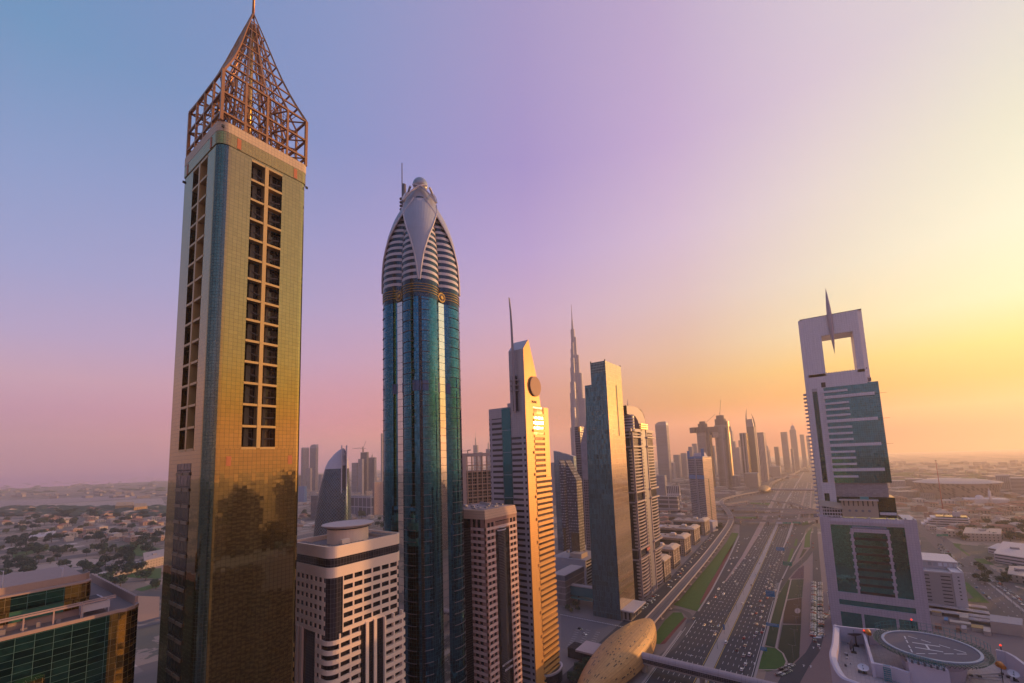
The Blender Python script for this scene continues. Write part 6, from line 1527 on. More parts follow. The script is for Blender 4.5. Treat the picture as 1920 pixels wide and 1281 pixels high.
ribbon('left_kerb', [(-119.8, -200), (-119.8, 420)], 1.6, .3, CON, thick=.2); ribbon('left_kerb_far', [(-117.5, 478), (-119.6, 560), (-128, 730), (-140, 925)], 1.8, .3, CON, thick=.2)
for x in (-88.9, -80.3): ribbon('yellow_line', [(x, -200), (x, 640), (x-(1 if x < -85 else -1.2)*0-1.2*(x > -85), 760), (x-1.8, 1060)], .42, .20, YEL)
m_ = MB()
for x0, s in ((-88.9, -1), (-80.3, 1)):
    for k in range(1, 7):
        for j in range(0, 78):
            y = 180+j*12
            if y > 1080: continue
            x = x0+s*k*(3.9 if s < 0 else 3.75)
            m_.box(x-.14, x+.14, y, y+4.2, .151, .2)
m_.build('lane_dashes', WHT, kind='structure')
m_ = MB()
for x, y0, y1 in ((-118.2, 200, 430), (-55.2, 200, 560)): m_.box(x-.15, x+.15, y0, y1, .151, .2)
for (a, b_) in (((395, 930), (450, 935)), ((455, 736), (484, 742)), ((245, 1092), (283, 1098)), ((585, 524), (612, 527))):
    p, q = Z6(*a, .2), Z6(*b_, .2); m_.bar(p, q, .5, .06)
p, q = Z6(233, 962, .2), Z6(300, 860, .2); m_.bar(p, q, .45, .06)
for k in range(16):
    y = 560+k*4; m_.bar((-57+.0, y, .2), (-52.5-.03*k, y+2.4, .2), .5, .06)
m_.build('white_lines', WHT, kind='structure')
# gardens and lawns
sheet('lawn', [Z6(*p) for p in ((150, 760), (310, 805), (420, 640), (520, 430), (585, 285), (540, 280), (500, 350), (400, 480), (300, 600), (200, 720))], .22, GRS)
sheet('red_flower_bed', [Z6(*p) for p in ((325, 765), (352, 735), (430, 620), (520, 430), (560, 330), (540, 380), (500, 430), (440, 540), (380, 640), (330, 740))], .26, FLO)
sheet('lawn_by_station', [Z6(*p) for p in ((28, 1020), (62, 1022), (225, 850), (205, 812), (150, 812), (90, 870), (40, 940))], .22, GRS)
sheet('flower_edge', [Z6(*p) for p in ((60, 1026), (95, 1020), (240, 850), (225, 845))], .24, FLO)
ribbon('side_ramp', [Z6(*p) for p in ((120, 790), (190, 795), (240, 815), (270, 850), (240, 920), (150, 1040), (60, 1110))], [7, 7, 7, 6, 6, 5, 4], .18, ASP2)
sheet('lawn_right', [Z6(*p) for p in ((762, 1030), (800, 870), (850, 700), (915, 590), (925, 600), (880, 800), (825, 1045))], .24, plain('clipped_green', (.028, .055, .025), .95, var=.3, scale=.2))
sheet('garden_brown', [Z6(*p) for p in ((880, 885), (895, 735), (1005, 715), (1000, 890))], .24, plain('garden_brown', (.06, .032, .024), .95, var=.4, scale=.3))
sheet('garden_green', [Z6(*p) for p in ((895, 725), (925, 595), (1018, 590), (1006, 712))], .24, plain('garden_teal', (.03, .05, .032), .95, var=.3, scale=.2))
sheet('garden_purple', [Z6(*p) for p in ((930, 585), (985, 520), (1020, 500), (1018, 586))], .24, PUR)
sheet('garden_lower', [Z6(*p) for p in ((848, 1050), (878, 895), (1000, 895), (988, 1110), (945, 1150), (905, 1145))], .24, GRD)
sheet('garden_round', [Z6(*p) for p in ((718, 1190), (735, 1110), (762, 1040), (830, 1050), (875, 1085), (900, 1130), (895, 1165), (850, 1190), (780, 1205))], .26, GRS)
ribbon('garden_path', [Z6(*p) for p in ((935, 590), (900, 740), (865, 880), (835, 1050), (880, 1085), (905, 1140), (890, 1180), (830, 1195), (720, 1195))], 1.3, .34, plain('garden_path', (.42, .33, .29), .85))
sheet('promenade', [Z6(*p) for p in ((1022, 505), (1062, 470), (1048, 900), (1088, 920), (1070, 1010), (1030, 1080), (960, 1150), (905, 1190), (880, 1172), (945, 1150), (990, 1110), (1003, 890))], .23, PAV)
sheet('promenade_lower', [Z6(*p) for p in ((1130, 920), (1200, 1000), (1230, 1300), (960, 1400), (960, 1290), (1040, 1180), (1130, 1060))], .12, PAV)
sheet('mown_circle', [Z6(977+20*cos(t), 802+18*sin(t)) for t in [2*pi*i/14 for i in range(14)]], .34, plain('planter_pale', (.30, .24, .26), .9))
ribbon('frontage_road', [Z6(*p) for p in ((1095, 240), (1100, 420), (1108, 620), (1110, 860), (1105, 980), (1075, 1060), (1000, 1150), (940, 1240), (900, 1320), (820, 1480))], [6, 8, 9, 9, 9, 10, 11, 12, 12, 12], .2, ASP)
ribbon('exit_ramp', [Z6(*p) for p in ((705, 820), (790, 740), (850, 650), (930, 540), (1020, 460), (1080, 380), (1085, 280))], [4, 5, 6, 7, 7, 7, 6], .22, ASP)
ribbon('slip_road', [Z6(*p) for p in ((860, 590), (925, 480), (985, 360), (1015, 260), (1090, 205))], 8, .24, ASP)
for nm, pts in (('verge', ((905, 480), (935, 385), (955, 390), (930, 470))), ('verge', ((1020, 380), (1030, 290), (1075, 245), (1060, 300), (1060, 378))), ('verge', ((950, 370), (965, 320), (978, 325), (972, 368)))): sheet(nm, [Z6(*p) for p in pts], .28, GRS)
sheet('verge_dark', [Z6(*p) for p in ((985, 455), (1015, 390), (1040, 392), (1005, 440))], .28, GRD)
sheet('parking_lot', [G(1052, 1150), G(1110, 1162), G(1172, 1176), G(1148, 1200), G(1110, 1230), G(1052, 1215)], .10, LOT)
m_ = MB()
for k in range(10):
    for r_ in range(3):
        p = G(1085+r_*18-k*2.0, 1178+k*4.0+r_*4); m_.bar((p.x-2.2, p.y, .14), (p.x+2.2, p.y, .14), .2, .03)
for k in range(40): p = G(1052+k*3.1, 1153+k*.62); m_.box(p.x-.4, p.x+.4, p.y-.4, p.y+.4, .1, .5)
m_.build('lot_markings', WHT, kind='structure')
# crossing and arrows on the frontage road
m_ = MB()
for k in range(7): p = Z6(1087+k*7.5, 975, .26); m_.box(p.x-.45, p.x+.45, p.y-2, p.y+2, .2, .27)
for a in ((1018, 1165), (1065, 1170), (1083, 1045), (1125, 1048), (690, 1150)): p = Z6(*a, .26); m_.box(p.x-.25, p.x+.25, p.y-1.8, p.y+1.8, .2, .27); m_.box(p.x-.8, p.x+.8, p.y+1.2, p.y+1.7, .2, .27)
m_.build('road_arrows', WHT, kind='structure')
# right hand road and its surroundings
sheet('sheikh_side_road' if False else 'side_avenue', [ZB(*p) for p in ((130, -30), (300, 150), (620, 470), (1160, 960), (1450, 1250), (1700, 1250), (1397, 960), (1280, 640), (860, 385), (560, 180), (330, 20), (260, -30))], .16, plain('avenue_asphalt', (.13, .105, .11), .85, var=.15))
ribbon('avenue_median', [ZB(*p) for p in ((900, 575), (1090, 720), (1320, 905), (1500, 1050))], 2.2, .3, CON, thick=.15)
sheet('avenue_lawn', [ZB(*p) for p in ((690, 650), (780, 655), (1025, 880), (850, 870), (705, 840), (850, 830))], .2, GRS)
sheet('avenue_lawn_b', [ZB(*p) for p in ((845, 392), (960, 395), (1085, 470), (900, 440))], .2, GRS); sheet('avenue_lawn_c', [ZB(*p) for p in ((620, 225), (715, 235), (690, 265), (820, 370), (790, 365), (640, 260))], .2, GRS)
m_ = MB()
for k in range(60):
    f = (k//4)/14; a = ZB(760+ (k % 4)*48, 570-(k % 4)*22); b_ = ZB(1330+(k % 4)*40, 1120-(k % 4)*60); p = a.lerp(b_, f); t = (b_-a).normalized(); m_.bar((p.x, p.y, .2), (p.x+t.x*3.5, p.y+t.y*3.5, .2), .28, .06)
p, q = ZB(690, 545, .22), ZB(860, 555, .22); m_.bar(p, q, .5, .06); p, q = ZB(640, 465, .22), ZB(790, 475, .22); m_.bar(p, q, .5, .06)
m_.build('avenue_dashes', WHT, kind='structure')
# left side: lagoon, lawns, sand
L4 = lambda x, y, z=0: G(x/2.972, 850+y/2.972, z)
sheet('lagoon', [L4(*p) for p in ((-60, 268), (400, 248), (780, 236), (800, 246), (600, 262), (300, 280), (-60, 306))], .3, plain('pale_water', (.33, .25, .245), .8, var=.05))
sheet('sand_flat', [L4(*p) for p in ((-80, 305), (300, 282), (900, 250), (930, 300), (500, 330), (-80, 352))], .28, plain('sand_flat', (.42, .33, .29), .95, var=.1, scale=.01))
for k, pts in enumerate((((665, 520), (760, 500), (905, 535), (900, 570), (780, 575), (670, 560)), ((60, 560), (250, 520), (330, 525), (180, 560), (80, 590)), ((680, 690), (790, 650), (900, 640), (895, 700), (760, 695)), ((590, 760), (650, 740), (660, 780), (600, 800)), ((750, 760), (880, 720), (890, 745), (790, 770)))): sheet('park_lawn', [L4(*p) for p in pts], .25, GRS)
sheet('sand_lot', [L4(*p) for p in ((600, 790), (890, 800), (885, 930), (780, 940), (640, 860))], .25, plain('sand_lot', (.50, .27, .16), .95, var=.12, scale=.03))
for a, b_ in (((500, 740), (900, 700)), ((770, 950), (900, 915)), ((770, 975), (900, 940)), ((400, 640), (900, 590)), ((560, 500), (900, 455))): ribbon('left_road', [L4(*a), L4(*b_)], 9, .3, ASP2)
sheet('scrub_sand', [L4(*p) for p in ((50, 650), (420, 590), (780, 590), (760, 610), (500, 640), (150, 700), (60, 690))], .24, plain('scrub_sand', (.42, .32, .27), .95, var=.25, scale=.05))
# interchange patches and flyovers
ZI = lambda x, y, z=0: G(1320+x/8, 860+y/8, z)
for pts in (((700, 660), (1040, 670), (1000, 720), (860, 715), (690, 700)), ((450, 870), (800, 875), (780, 905), (460, 900)), ((1480, 960), (1600, 930), (1560, 985), (1470, 1010))): sheet('interchange_lawn', [ZI(*p) for p in pts], .3, GRS)
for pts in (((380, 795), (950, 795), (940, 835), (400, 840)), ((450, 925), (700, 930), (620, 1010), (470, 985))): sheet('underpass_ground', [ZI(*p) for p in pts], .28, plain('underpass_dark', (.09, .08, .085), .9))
DECK = plain('flyover_concrete', (.42, .33, .30), .8, var=.08, scale=.05)
def flyover(lab, pts, w, z=9, pier=55, th=1.8):
    P = [Vector((p[0], p[1])) for p in pts]; r = thing('flyover', lab, 'flyover', (P[0].x, P[0].y, 0), 'flyovers of the interchange'); LOC[r.name] = Vector((P[0].x, P[0].y, 0))
    o = ribbon('deck', P, w, z, DECK, kind=None, thick=th); q = MB()
    road = ribbon('roadway', P, w-1.6, z+.08, ASP2, kind=None)
    par = []
    for s in (-1, 1):
        pp = []
        for i, p in enumerate(P):
            t = (P[min(i+1, len(P)-1)]-P[max(i-1, 0)]).normalized(); n = Vector((-t.y, t.x)); pp.append(p+n*s*(w/2-.3))
        m_ = MB()
        for a, b_ in zip(pp[:-1], pp[1:]): m_.bar((a.x, a.y, z+.6), (b_.x, b_.y, z+.6), .5, 1.2)
        m_.build('parapet', DECK, r)
    for x in (o, road):
        x.parent = r; x.location = (-LOC[r.name].x, -LOC[r.name].y, 0)
        if 'kind' in x: del x['kind']
    acc = 0
    for a, b_ in zip(P[:-1], P[1:]):
        L = (b_-a).length; t = (b_-a)/L; n = Vector((-t.y, t.x)); u = pier-acc
        while u < L:
            c = a+t*u; MB().prism([tuple(v) for v in (c-t*1-n*w*.25, c+t*1-n*w*.25, c+t*1+n*w*.25, c-t*1+n*w*.25)][::1], 0, z-th).build('pier', DECK, r); u += pier
        acc = L-(u-pier)
    return r
flyover('widest flyover crossing the highway beyond the metro curve', [G(1180, 957, 9), G(1300, 955, 9), G(1375, 953, 9), G(1450, 955, 9), G(1545, 958, 9)], 24)
flyover('middle flyover rising slightly to the right across the highway', [G(1200, 968, 9), G(1375, 967, 9), G(1460, 963.5, 9), G(1545, 960, 9)], 13)
flyover('nearest flyover crossing above the green road signs', [G(1180, 962, 9), G(1295, 968, 9), G(1375, 974, 9), G(1440, 976.5, 9), G(1490, 976, 9), G(1540, 972, 9)], 11)
flyover('curved flyover ramp farthest up the highway', [G(1360, 946, 9), G(1405, 939, 9), G(1445, 938.5, 9), G(1490, 945, 9), G(1520, 955, 9)], 10)
flyover('low curved ramp between the curved flyover and the widest one', [G(1236, 945, 9), G(1300, 946, 9), G(1360, 948, 9), G(1400, 945.5, 9), G(1440, 948, 9)], 8)
ribbon('far_footway', [ZI(1240, 700), ZI(1400, 720), ZI(1500, 800)], 8, .3, CON)
# ---- metro viaduct
def smooth(P, n=6):
    out = []
    for i in range(len(P)-1):
        p0 = P[max(i-1, 0)]; p1 = P[i]; p2 = P[i+1]; p3 = P[min(i+2, len(P)-1)]
        for k in range(n):
            t = k/n; out.append(tuple(.5*((2*p1[j])+(-p0[j]+p2[j])*t+(2*p0[j]-5*p1[j]+4*p2[j]-p3[j])*t*t+(-p0[j]+3*p1[j]-3*p2[j]+p3[j])*t**3) for j in (0, 1)))
    return out+[tuple(P[-1])]
def viaduct():
    r = thing('metro_viaduct', 'long pale metro viaduct on piers curving away beside the highway', 'viaduct', (-143, 300, 0)); LOC[r.name] = Vector((-143, 300, 0))
    c = smooth([(-141, 120), (-142, 250), (-143, 330), (-144.5, 420), (-147, 540), (-151, 680), (-158, 830), (-167, 985), (-178, 1085), (-196, 1180), (-222, 1280), (-249, 1385), (-262, 1465), (-262, 1540), (-246, 1635), (-215, 1745), (-190, 1850), (-175, 2000), (-185, 2300), (-160, 2700), (-120, 3300), (-90, 4200), (-60, 5600)], 5)
    con = plain('viaduct_concrete', (.46, .38, .37), .75, var=.06, scale=.05)
    z = 9.0; m_, par, rail = MB(), MB(), MB()
    P = [Vector(p) for p in c]; off = []
    for i, p in enumerate(P):
        t = (P[min(i+1, len(P)-1)]-P[max(i-1, 0)]).normalized(); off.append((p, Vector((-t.y, t.x))))
    sec = [(-5.4, 1.2), (-5.4, -.4), (-2.2, -2.2), (2.2, -2.2), (5.4, -.4), (5.4, 1.2), (5.0, 1.2), (5.0, 0), (-5.0, 0), (-5.0, 1.2)]
    for (p, n), (q, k) in zip(off[:-1], off[1:]):
        for (a, za), (b_, zb_) in zip(sec, sec[1:]+sec[:1]):
            A, B = p+n*a, p+n*b_; C, D = q+k*b_, q+k*a
            m_.face([(A.x, A.y, z+za), (D.x, D.y, z+za), (C.x, C.y, z+zb_), (B.x, B.y, z+zb_)])
        for o_, w in ((-3.1, .3), (-1.6, .3), (1.6, .3), (3.1, .3)):
            A, D = p+n*o_, q+k*o_; rail.bar((A.x, A.y, z+.15), (D.x, D.y, z+.15), w, .3)
        A, D = p, q; rail.bar((A.x, A.y, z+.2), (D.x, D.y, z+.2), 1.0, .4)
    m_.build('deck', con, r); rail.build('rails', plain('rail_dark', (.13, .10, .10), .6), r)
    bed = ribbon('track_bed', c, 9.6, z+.06, plain('track_bed', (.25, .20, .19), .85), kind=None); bed.parent = r; bed.location = -LOC[r.name]
    acc = 0; n = 0
    for (p, k), (q, _) in zip(off[:-1], off[1:]):
        L = (q-p).length; t = (q-p)/L; u = 32-acc
        while u < L and n < 95:
            cc = p+t*u
            if cc.y > 150:
                MB().tube((cc.x, cc.y, 0), (cc.x, cc.y, z-3.2), 1.05, .95, 10).tube((cc.x, cc.y, z-3.4), (cc.x, cc.y, z-2.0), 1.1, 2.3, 10).prism(rect(cc.x-2.6, cc.x+2.6, cc.y-2.6, cc.y+2.6), 0, .5).build('pier', con, r); n += 1
            u += 32
        acc = L-(u-32)
viaduct()
def station(name, lab, cx, y0, y1, hw, z0, h, ang=0, main=True):
    r = thing(name, lab, 'metro station', (cx, (y0+y1)/2, 0), 'golden metro stations')
    gm, nt, b = newmat('station_gold_scales'); fu, fv, rv, rc, cu, cv = gridcell(nt, 2.2, 1.2)
    hole = vm(nt, 'MULTIPLY', vm(nt, 'GREATER_THAN', rv, .90), vm(nt, 'LESS_THAN', vm(nt, 'ABSOLUTE', vm(nt, 'SUBTRACT', fv, .5)), .22))
    seam = vm(nt, 'LESS_THAN', fv, .09)
    c = mixc(nt, hole, mixc(nt, seam, mixc(nt, rv, (.44, .25, .10), (.52, .30, .125)), (.28, .15, .07)), (.07, .045, .03))
    setb(nt, b, col=c, rough=mixf(nt, hole, .55, .4), metal=.15)
    N, K = 34, 18; m_ = MB(); rows = []; L = y1-y0
    for i in range(N+1):
        f = i/N; w = hw*max(.03, sin(pi*(.04+.92*f))**.62); top = z0+h*max(.05, sin(pi*(.05+.90*f))**.6); low = z0-3.5+5*abs(f-.5)**2*4*.3
        rows.append([(cx+w*cos(pi*k/K)*1.0+(2.0*sin(pi*f) if main else 0), y0+L*f, low+(top-low)*sin(pi*k/K)**.8) for k in range(K+1)])
    for i in range(N):
        for k in range(K):
            A = [rows[i][k], rows[i+1][k], rows[i+1][k+1], rows[i][k+1]]
            arc = 1.7*hw/K
            m_.face([tuple(p) for p in A][::-1], [(A[3][1], (k+1)*arc), (A[2][1], (k+1)*arc), (A[1][1], k*arc), (A[0][1], k*arc)], smooth=True)
    s = m_.build('gold_shell', gm, r)
    for v in s.data.vertices: pass
    gl = curtain('station_louvre', (.10, .09, .10), 30, .8, line=(.35, .28, .26), lw=.3, rough=.3, wob=0, metal=.4)
    P = []
    for i in range(25):
        f = i/24; w = hw*.9*max(.05, sin(pi*(.04+.92*f))**.62); P.append((cx+w+1, y0+L*f))
    for i in reversed(range(25)):
        f = i/24; w = hw*.9*max(.05, sin(pi*(.04+.92*f))**.62); P.append((cx-w, y0+L*f))
    MB().prism(P, 4.5, z0+1).build('louvred_belly', gl, r)
    for yy in [y0+L*(i+.5)/5 for i in range(5)]: MB().tube((cx, yy, 0), (cx, yy, 5), 2, 2, 10).build('pier', CON, r)
    return r
station('gold_metro_station', 'large golden shell shaped metro station beside the near footbridge', -143, 262, 402, 17.5, 8, 15)
q = AtD(1409, 921, 1270); p = G(1409, 922, 8)
station('gold_metro_station', 'small sunlit golden shell station far up the viaduct', -182, 1830, 1965, 22, 8, 18, main=False)
def footbridge(name, lab, x0, x1, y, z, w, h):
    r = thing(name, lab, 'footbridge', (x0, y, 0), 'covered footbridges over the highway')
    rib = facade('bridge_ribs', 2.4, 30, .05, 1, (.42, .34, .36), glass=(.25, .2, .22), gmetal=0, grough=.6)
    gl = curtain('bridge_glass', (.13, .12, .15), 1.5, 1.2, line=(.28, .22, .23), lw=.12, rough=.12, wob=.02, metal=.5, var=.4)
    m_ = MB(); K = 8
    pr = [(-w/2-.5, h*.52)]+[(-w/2*cos(pi*k/K)*1.08, h*.55+h*.45*sin(pi*k/K)) for k in range(K+1)]+[(w/2+.5, h*.52)]
    for (a, za), (b_, zb_) in zip(pr[:-1], pr[1:]): m_.face([(x0, y+a, z+za), (x1, y+a, z+za), (x1, y+b_, z+zb_), (x0, y+b_, z+zb_)], [(x0, a), (x1, a), (x1, b_), (x0, b_)], smooth=True)
    m_.build('curved_roof', rib, r)
    MB().box(x0, x1, y-w/2, y+w/2, z+.1, z+h*.53).build('glazing', gl, r); MB().box(x0, x1, y-w/2-.4, y+w/2+.4, z-.8, z+.1).build('floor_slab', DECK, r)
    for xx in [x0+(x1-x0)*f for f in (.02, .30, .56, .84)]: MB().box(xx-1.4, xx+1.4, y-1.6, y+1.6, 0, z-.8).build('pier', DECK, r)
footbridge('covered_footbridge', 'long covered footbridge crossing the highway nearest the lens', -127, 22, 330.5, 7.6, 6.2, 6.2)
footbridge('covered_footbridge', 'distant covered footbridge leading from the far gold station', -160, 60, 1890, 8, 7, 6)
hb = thing('station_hall', 'flat pink roofed station hall behind the golden shell', 'building', (-190, 320, 0))
MB().box(-186, -160, 322, 334, 0, 8).build('wall', M['darkglass'], hb); MB().box(-176.5, -158, 318, 338, 8, 9.4).build('roof', plain('station_roof_pink', (.44, .34, .35), .75), hb)
hb = thing('link_corridor', 'rounded covered corridor joining the station hall to the gold shell', 'corridor', (-160, 328, 0))
MB().box(-158, -146, 325, 331, 5, 9).build('glazing', M['darkglass'], hb); MB().loft([(rect(-158, -146, 324.6, 331.4), 9), (rect(-158, -146, 326, 330), 10.4)]).build('roof', plain('corridor_roof', (.42, .34, .36), .7), hb)
# ---- signs
BLU = plain('sign_blue', (.03, .25, .50), .5, var=.05); GRN = plain('sign_green', (.02, .30, .20), .5, var=.05); POLE = plain('pole_grey', (.30, .27, .28), .5, metal=.3)
def road_sign(lab, px_, py_, w, h, mt, z=7.5):
    p = Z6(px_, py_, z); r = thing('road_sign', lab, 'road sign', (p.x, p.y, 0), 'overhead road signs')
    MB().box(p.x-w/2, p.x+w/2, p.y-.15, p.y+.05, z-h/2, z+h/2).build('board', mt, r)
    m_ = MB()
    for k in (-.25, .05, .3): m_.box(p.x-w*.4, p.x+w*(.1+.25*(k > 0)), p.y-.2, p.y-.16, z+h*k-.1, z+h*k+.1)
    m_.build('board_lines', WHT, r)
    m_ = MB(); m_.box(p.x-.2, p.x+.2, p.y+.1, p.y+.4, 0, z+h/2); m_.box(p.x-w/2, p.x+w/2, p.y+.1, p.y+.3, z-.2, z); m_.build('gantry_post', POLE, r)
for a in (('large blue board over the right lanes near the striped gore', 795, 686, 8.5, 6, BLU), ('blue board high over the right lanes far up the highway', 862, 388, 11, 5, BLU), ('wide blue board beside the lawn on the right', 810, 893, 10, 2.6, BLU, 5), ('small blue board at the edge of the round garden', 752, 1053, 4.6, 2.8, BLU, 4), ('green board over the exit ramp', 910, 486, 10, 5, GRN), ('leftmost board under the nearest flyover', 858, 215, 11, 4, WHT), ('left green board under the nearest flyover', 890, 216, 7, 3.5, GRN), ('second green board under the nearest flyover', 918, 216, 8, 3.5, GRN), ('right green board under the nearest flyover', 970, 213, 14, 4, GRN), ('dark blue board beside the frame tower under the flyovers', 1100, 166, 9, 8, plain('sign_navy', (.02, .09, .2), .5)), ('tall narrow blue banner standing on the median', 486, 908, 1.6, 4.6, plain('banner_blue', (.02, .13, .32), .5), 6)): road_sign(*a)
for a in (('left green board over the right hand avenue', 478, 138), ('right green board over the right hand avenue', 535, 136)):
    p = ZB(a[1], a[2], 7); r = thing('road_sign', a[0], 'road sign', (p.x, p.y, 0), 'overhead road signs'); MB().box(p.x-4, p.x+4, p.y-.2, p.y, 5, 9).build('board', GRN, r); MB().box(p.x-.2, p.x+.2, p.y, p.y+.3, 0, 9).build('post', POLE, r)
# ---- street lamps on the median, one label for the row
def lamp_proto():
    r = thing('street_lamp', 'tall double armed street lamp standing in the row on the highway median', 'street lamp', (0, 0, 0), 'street lamps on the highway median'); LOC[r.name] = Vector((0, 0, 0))
    MB().tube((0, 0, 0), (0, 0, 13), .16, .09, 6).build('post', POLE, r)
    for s in (-1, 1): MB().bar((0, 0, 12.8), (2.6*s, 0, 13.3), .12).box(2.2*s-.5, 2.2*s+.5, -.16, .16, 13.2, 13.4).build('lamp_arm', POLE, r)
    return r
lp = lamp_proto()
for i in range(15):
    o = lp if i == 0 else copy_tree(lp); o.location = (-84.5 if i < 9 else -87, 345+i*52, .3)
for i in range(10):
    o = copy_tree(lp); o.location = (-30.5-(i > 5)*1.5, 400+i*34, .2); o.rotation_euler = (0, 0, .1); o['label'] = 'tall double armed street lamp along the lawn right of the highway'; o['group'] = 'street lamps along the right lawn'
for i in range(12):
    p = ZB(330+i*95, 40+i*88); o = copy_tree(lp); o.location = (p.x, p.y, .2); o.rotation_euler = (0, 0, .8); o['label'] = 'tall double armed street lamp beside the right hand avenue'; o['group'] = 'street lamps beside the avenue'
# ---- cars
CG = plain('car_glass', (.02, .022, .028), .1, metal=.2); TYR = plain('tyre_black', (.02, .02, .02), .8); TAIL = lampmat('tail_lamp', (.5, .02, .02), .25); HEADL = lampmat('head_lamp', (.95, .9, .75), .9)
CCOL = {'white': (.72, .70, .70), 'silver': (.42, .41, .43), 'black': (.03, .03, .035), 'red': (.45, .03, .03), 'blue': (.05, .16, .34), 'cream': (.62, .45, .30), 'grey': (.16, .16, .18)}
CM = {k: plain('car_paint_'+k, v, .3, metal=.15, var=.03) for k, v in CCOL.items()}
def car_body(van=False, L=4.7, W=1.86):
    m_ = MB(); h0, h1 = .35, .92
    pr = [(-L/2, .42), (-L/2+.05, .80), (-L/2+.9, .98), (L/2-.8, 1.0), (L/2-.05, .86), (L/2, .40)]
    if van: pr = [(-L/2, .4), (-L/2+.05, 1.1), (-L/2+1.0, 1.3), (L/2-.3, 1.35), (L/2-.02, 1.2), (L/2, .4)]
    for s0, s1, w in ((-1, 1, W),):
        for (a, za), (b_, zb_) in zip(pr[:-1], pr[1:]): m_.face([(-w/2+.06, a, za), (w/2-.06, a, za), (w/2-.06, b_, zb_), (-w/2+.06, b_, zb_)])
        for s in (-1, 1):
            q = [(s*w/2, a, z if z < .5 else z-.12) for a, z in pr]; m_.face(q if s < 0 else q[::-1])
            for (a, za), (b_, zb_) in zip(pr[1:-2], pr[2:-1]):
                A = [(s*w/2, a, za-.12), (s*w/2, b_, zb_-.12), (s*(w/2-.06), b_, zb_), (s*(w/2-.06), a, za)]; m_.face(A if s > 0 else A[::-1])
    m_.face([(-W/2, -L/2, .42), (-W/2, L/2, .4), (W/2, L/2, .4), (W/2, -L/2, .42)])
    for y, d in ((-L/2, 0), (L/2, 1)):
        A = [(-W/2, y, .4), (W/2, y, .4), (W/2, y, .68), (-W/2, y, .68)]; m_.face(A if not d else A[::-1])
    return m_
def cabin(van=False, L=4.7, W=1.86):
    y0, y1, y2, y3, h, b_ = (-1.05, -.35, 1.35, 1.95, 1.45, .94) if not van else (-1.7, -1.2, 2.15, 2.3, 2.15, 1.25)
    g = MB(); g.loft([([(-W/2+.1, y0), (W/2-.1, y0), (W/2-.1, y3), (-W/2+.1, y3)], b_), ([(-W/2+.28, y1), (W/2-.28, y1), (W/2-.28, y2), (-W/2+.28, y2)], h-.04)])
    t = MB(); t.loft([([(-W/2+.26, y1-.04), (W/2-.26, y1-.04), (W/2-.26, y2+.04), (-W/2+.26, y2+.04)], h-.05), ([(-W/2+.34, y1+.1), (W/2-.34, y1+.1), (W/2-.34, y2-.1), (-W/2+.34, y2-.1)], h+.03)])
    return g, t
MESH = {}
def carproto(kind, col, detail):
    key = (kind, col, detail)
    if key in MESH: return MESH[key]
    van = kind == 'van'; nm = 'parked_van' if van else 'car'
    r = thing('van' if van else 'car', 'x', 'van' if van else 'car', (0, 0, 0)); LOC[r.name] = Vector((0, 0, 0))
    car_body(van, 5.4 if van else 4.7, 2.0 if van else 1.86).build('body', CM[col], r)
    g, t = cabin(van, W=2.0 if van else 1.86); g.build('windows', CG, r); t.build('roof', CM[col], r)
    if detail:
        for x in (-.82, .82):
            for y in (-1.45, 1.45): MB().tube((x-.11, y, .33), (x+.11, y, .33), .33, n=10).build('wheel', TYR, r)
            L2 = (2.7 if van else 2.35)
            MB().box(x-.28, x+.22, -L2-.02, -L2+.02, .62, .8).build('headlight', HEADL, r)
            MB().box(x-.28, x+.22, L2-.02, L2+.03, .6, .8).build('tail_light', TAIL, r)
    MESH[key] = r; r['_used'] = 0
    return r
rc_ = random.Random(21)
def put_car(x, y, ang, col=None, kind='car', where='', grp='', z=.2, detail=None):
    col = col or rc_.choice(['white']*10+['silver']*4+['black']*2+['grey']*2+['cream', 'red', 'blue'][:3])
    D = hypot(x, y); detail = (D < 620) if detail is None else detail
    pz = carproto(kind, col, detail)
    o = pz if not pz['_used'] else copy_tree(pz)
    pz['_used'] = 1
    o.location = (x, y, z); o.rotation_euler = (0, 0, ang)
    o['label'] = 'small %s %s %s' % (col, kind, where); o['group'] = grp
    return o
RIGHT = [(822,497),(838,480),(852,462),(866,440),(880,420),(805,540),(820,545),(835,520),(800,560),(780,590),(800,600),(815,580),(778,610),(802,625),(765,640),(790,650),(807,638),(755,685),(775,715),(665,700),(645,745),(608,752),(665,770),(728,733),(728,770),(752,768),(675,822),(702,815),(742,805),(732,845),(703,888),(752,903),(704,943),(740,942),(690,970),(620,980),(628,1030),(575,1060),(618,1098),(630,1155),(605,1190),(732,543),(728,483),(700,558),(670,628),(812,342),(814,357),(797,430),(770,387),(765,410),(768,440),(850,280),(870,262),(860,240),(900,250),(880,232)]
RC = {(702,815): 'red', (728,733): 'red', (620,980): 'red', (628,1030): 'cream', (575,1060): 'black', (740,942): 'red', (775,715): 'red', (645,745): 'grey', (728,770): 'grey', (755,685): 'cream', (703,888): 'cream', (752,903): 'cream'}
LEFTC = [(398,870),(415,900),(357,893),(452,897),(427,955),(383,748),(451,653),(485,686),(430,708),(485,610),(545,548),(518,532),(535,487),(567,517),(580,495),(622,495),(626,453),(650,430),(562,603),(575,620),(688,447),(660,465),(692,373),(700,390),(742,342),(730,320),(720,300),(640,320),(650,312),(585,342),(588,360),(580,380),(530,455),(550,450),(573,445),(725,255),(750,262),(760,280),(715,345),(625,320),(735,240),(765,245),(780,225),(700,300),(690,330),(745,300),(770,300)]
LC = {(357,893): 'cream', (452,897): 'blue', (427,955): 'cream', (415,900): 'black', (430,708): 'red'}
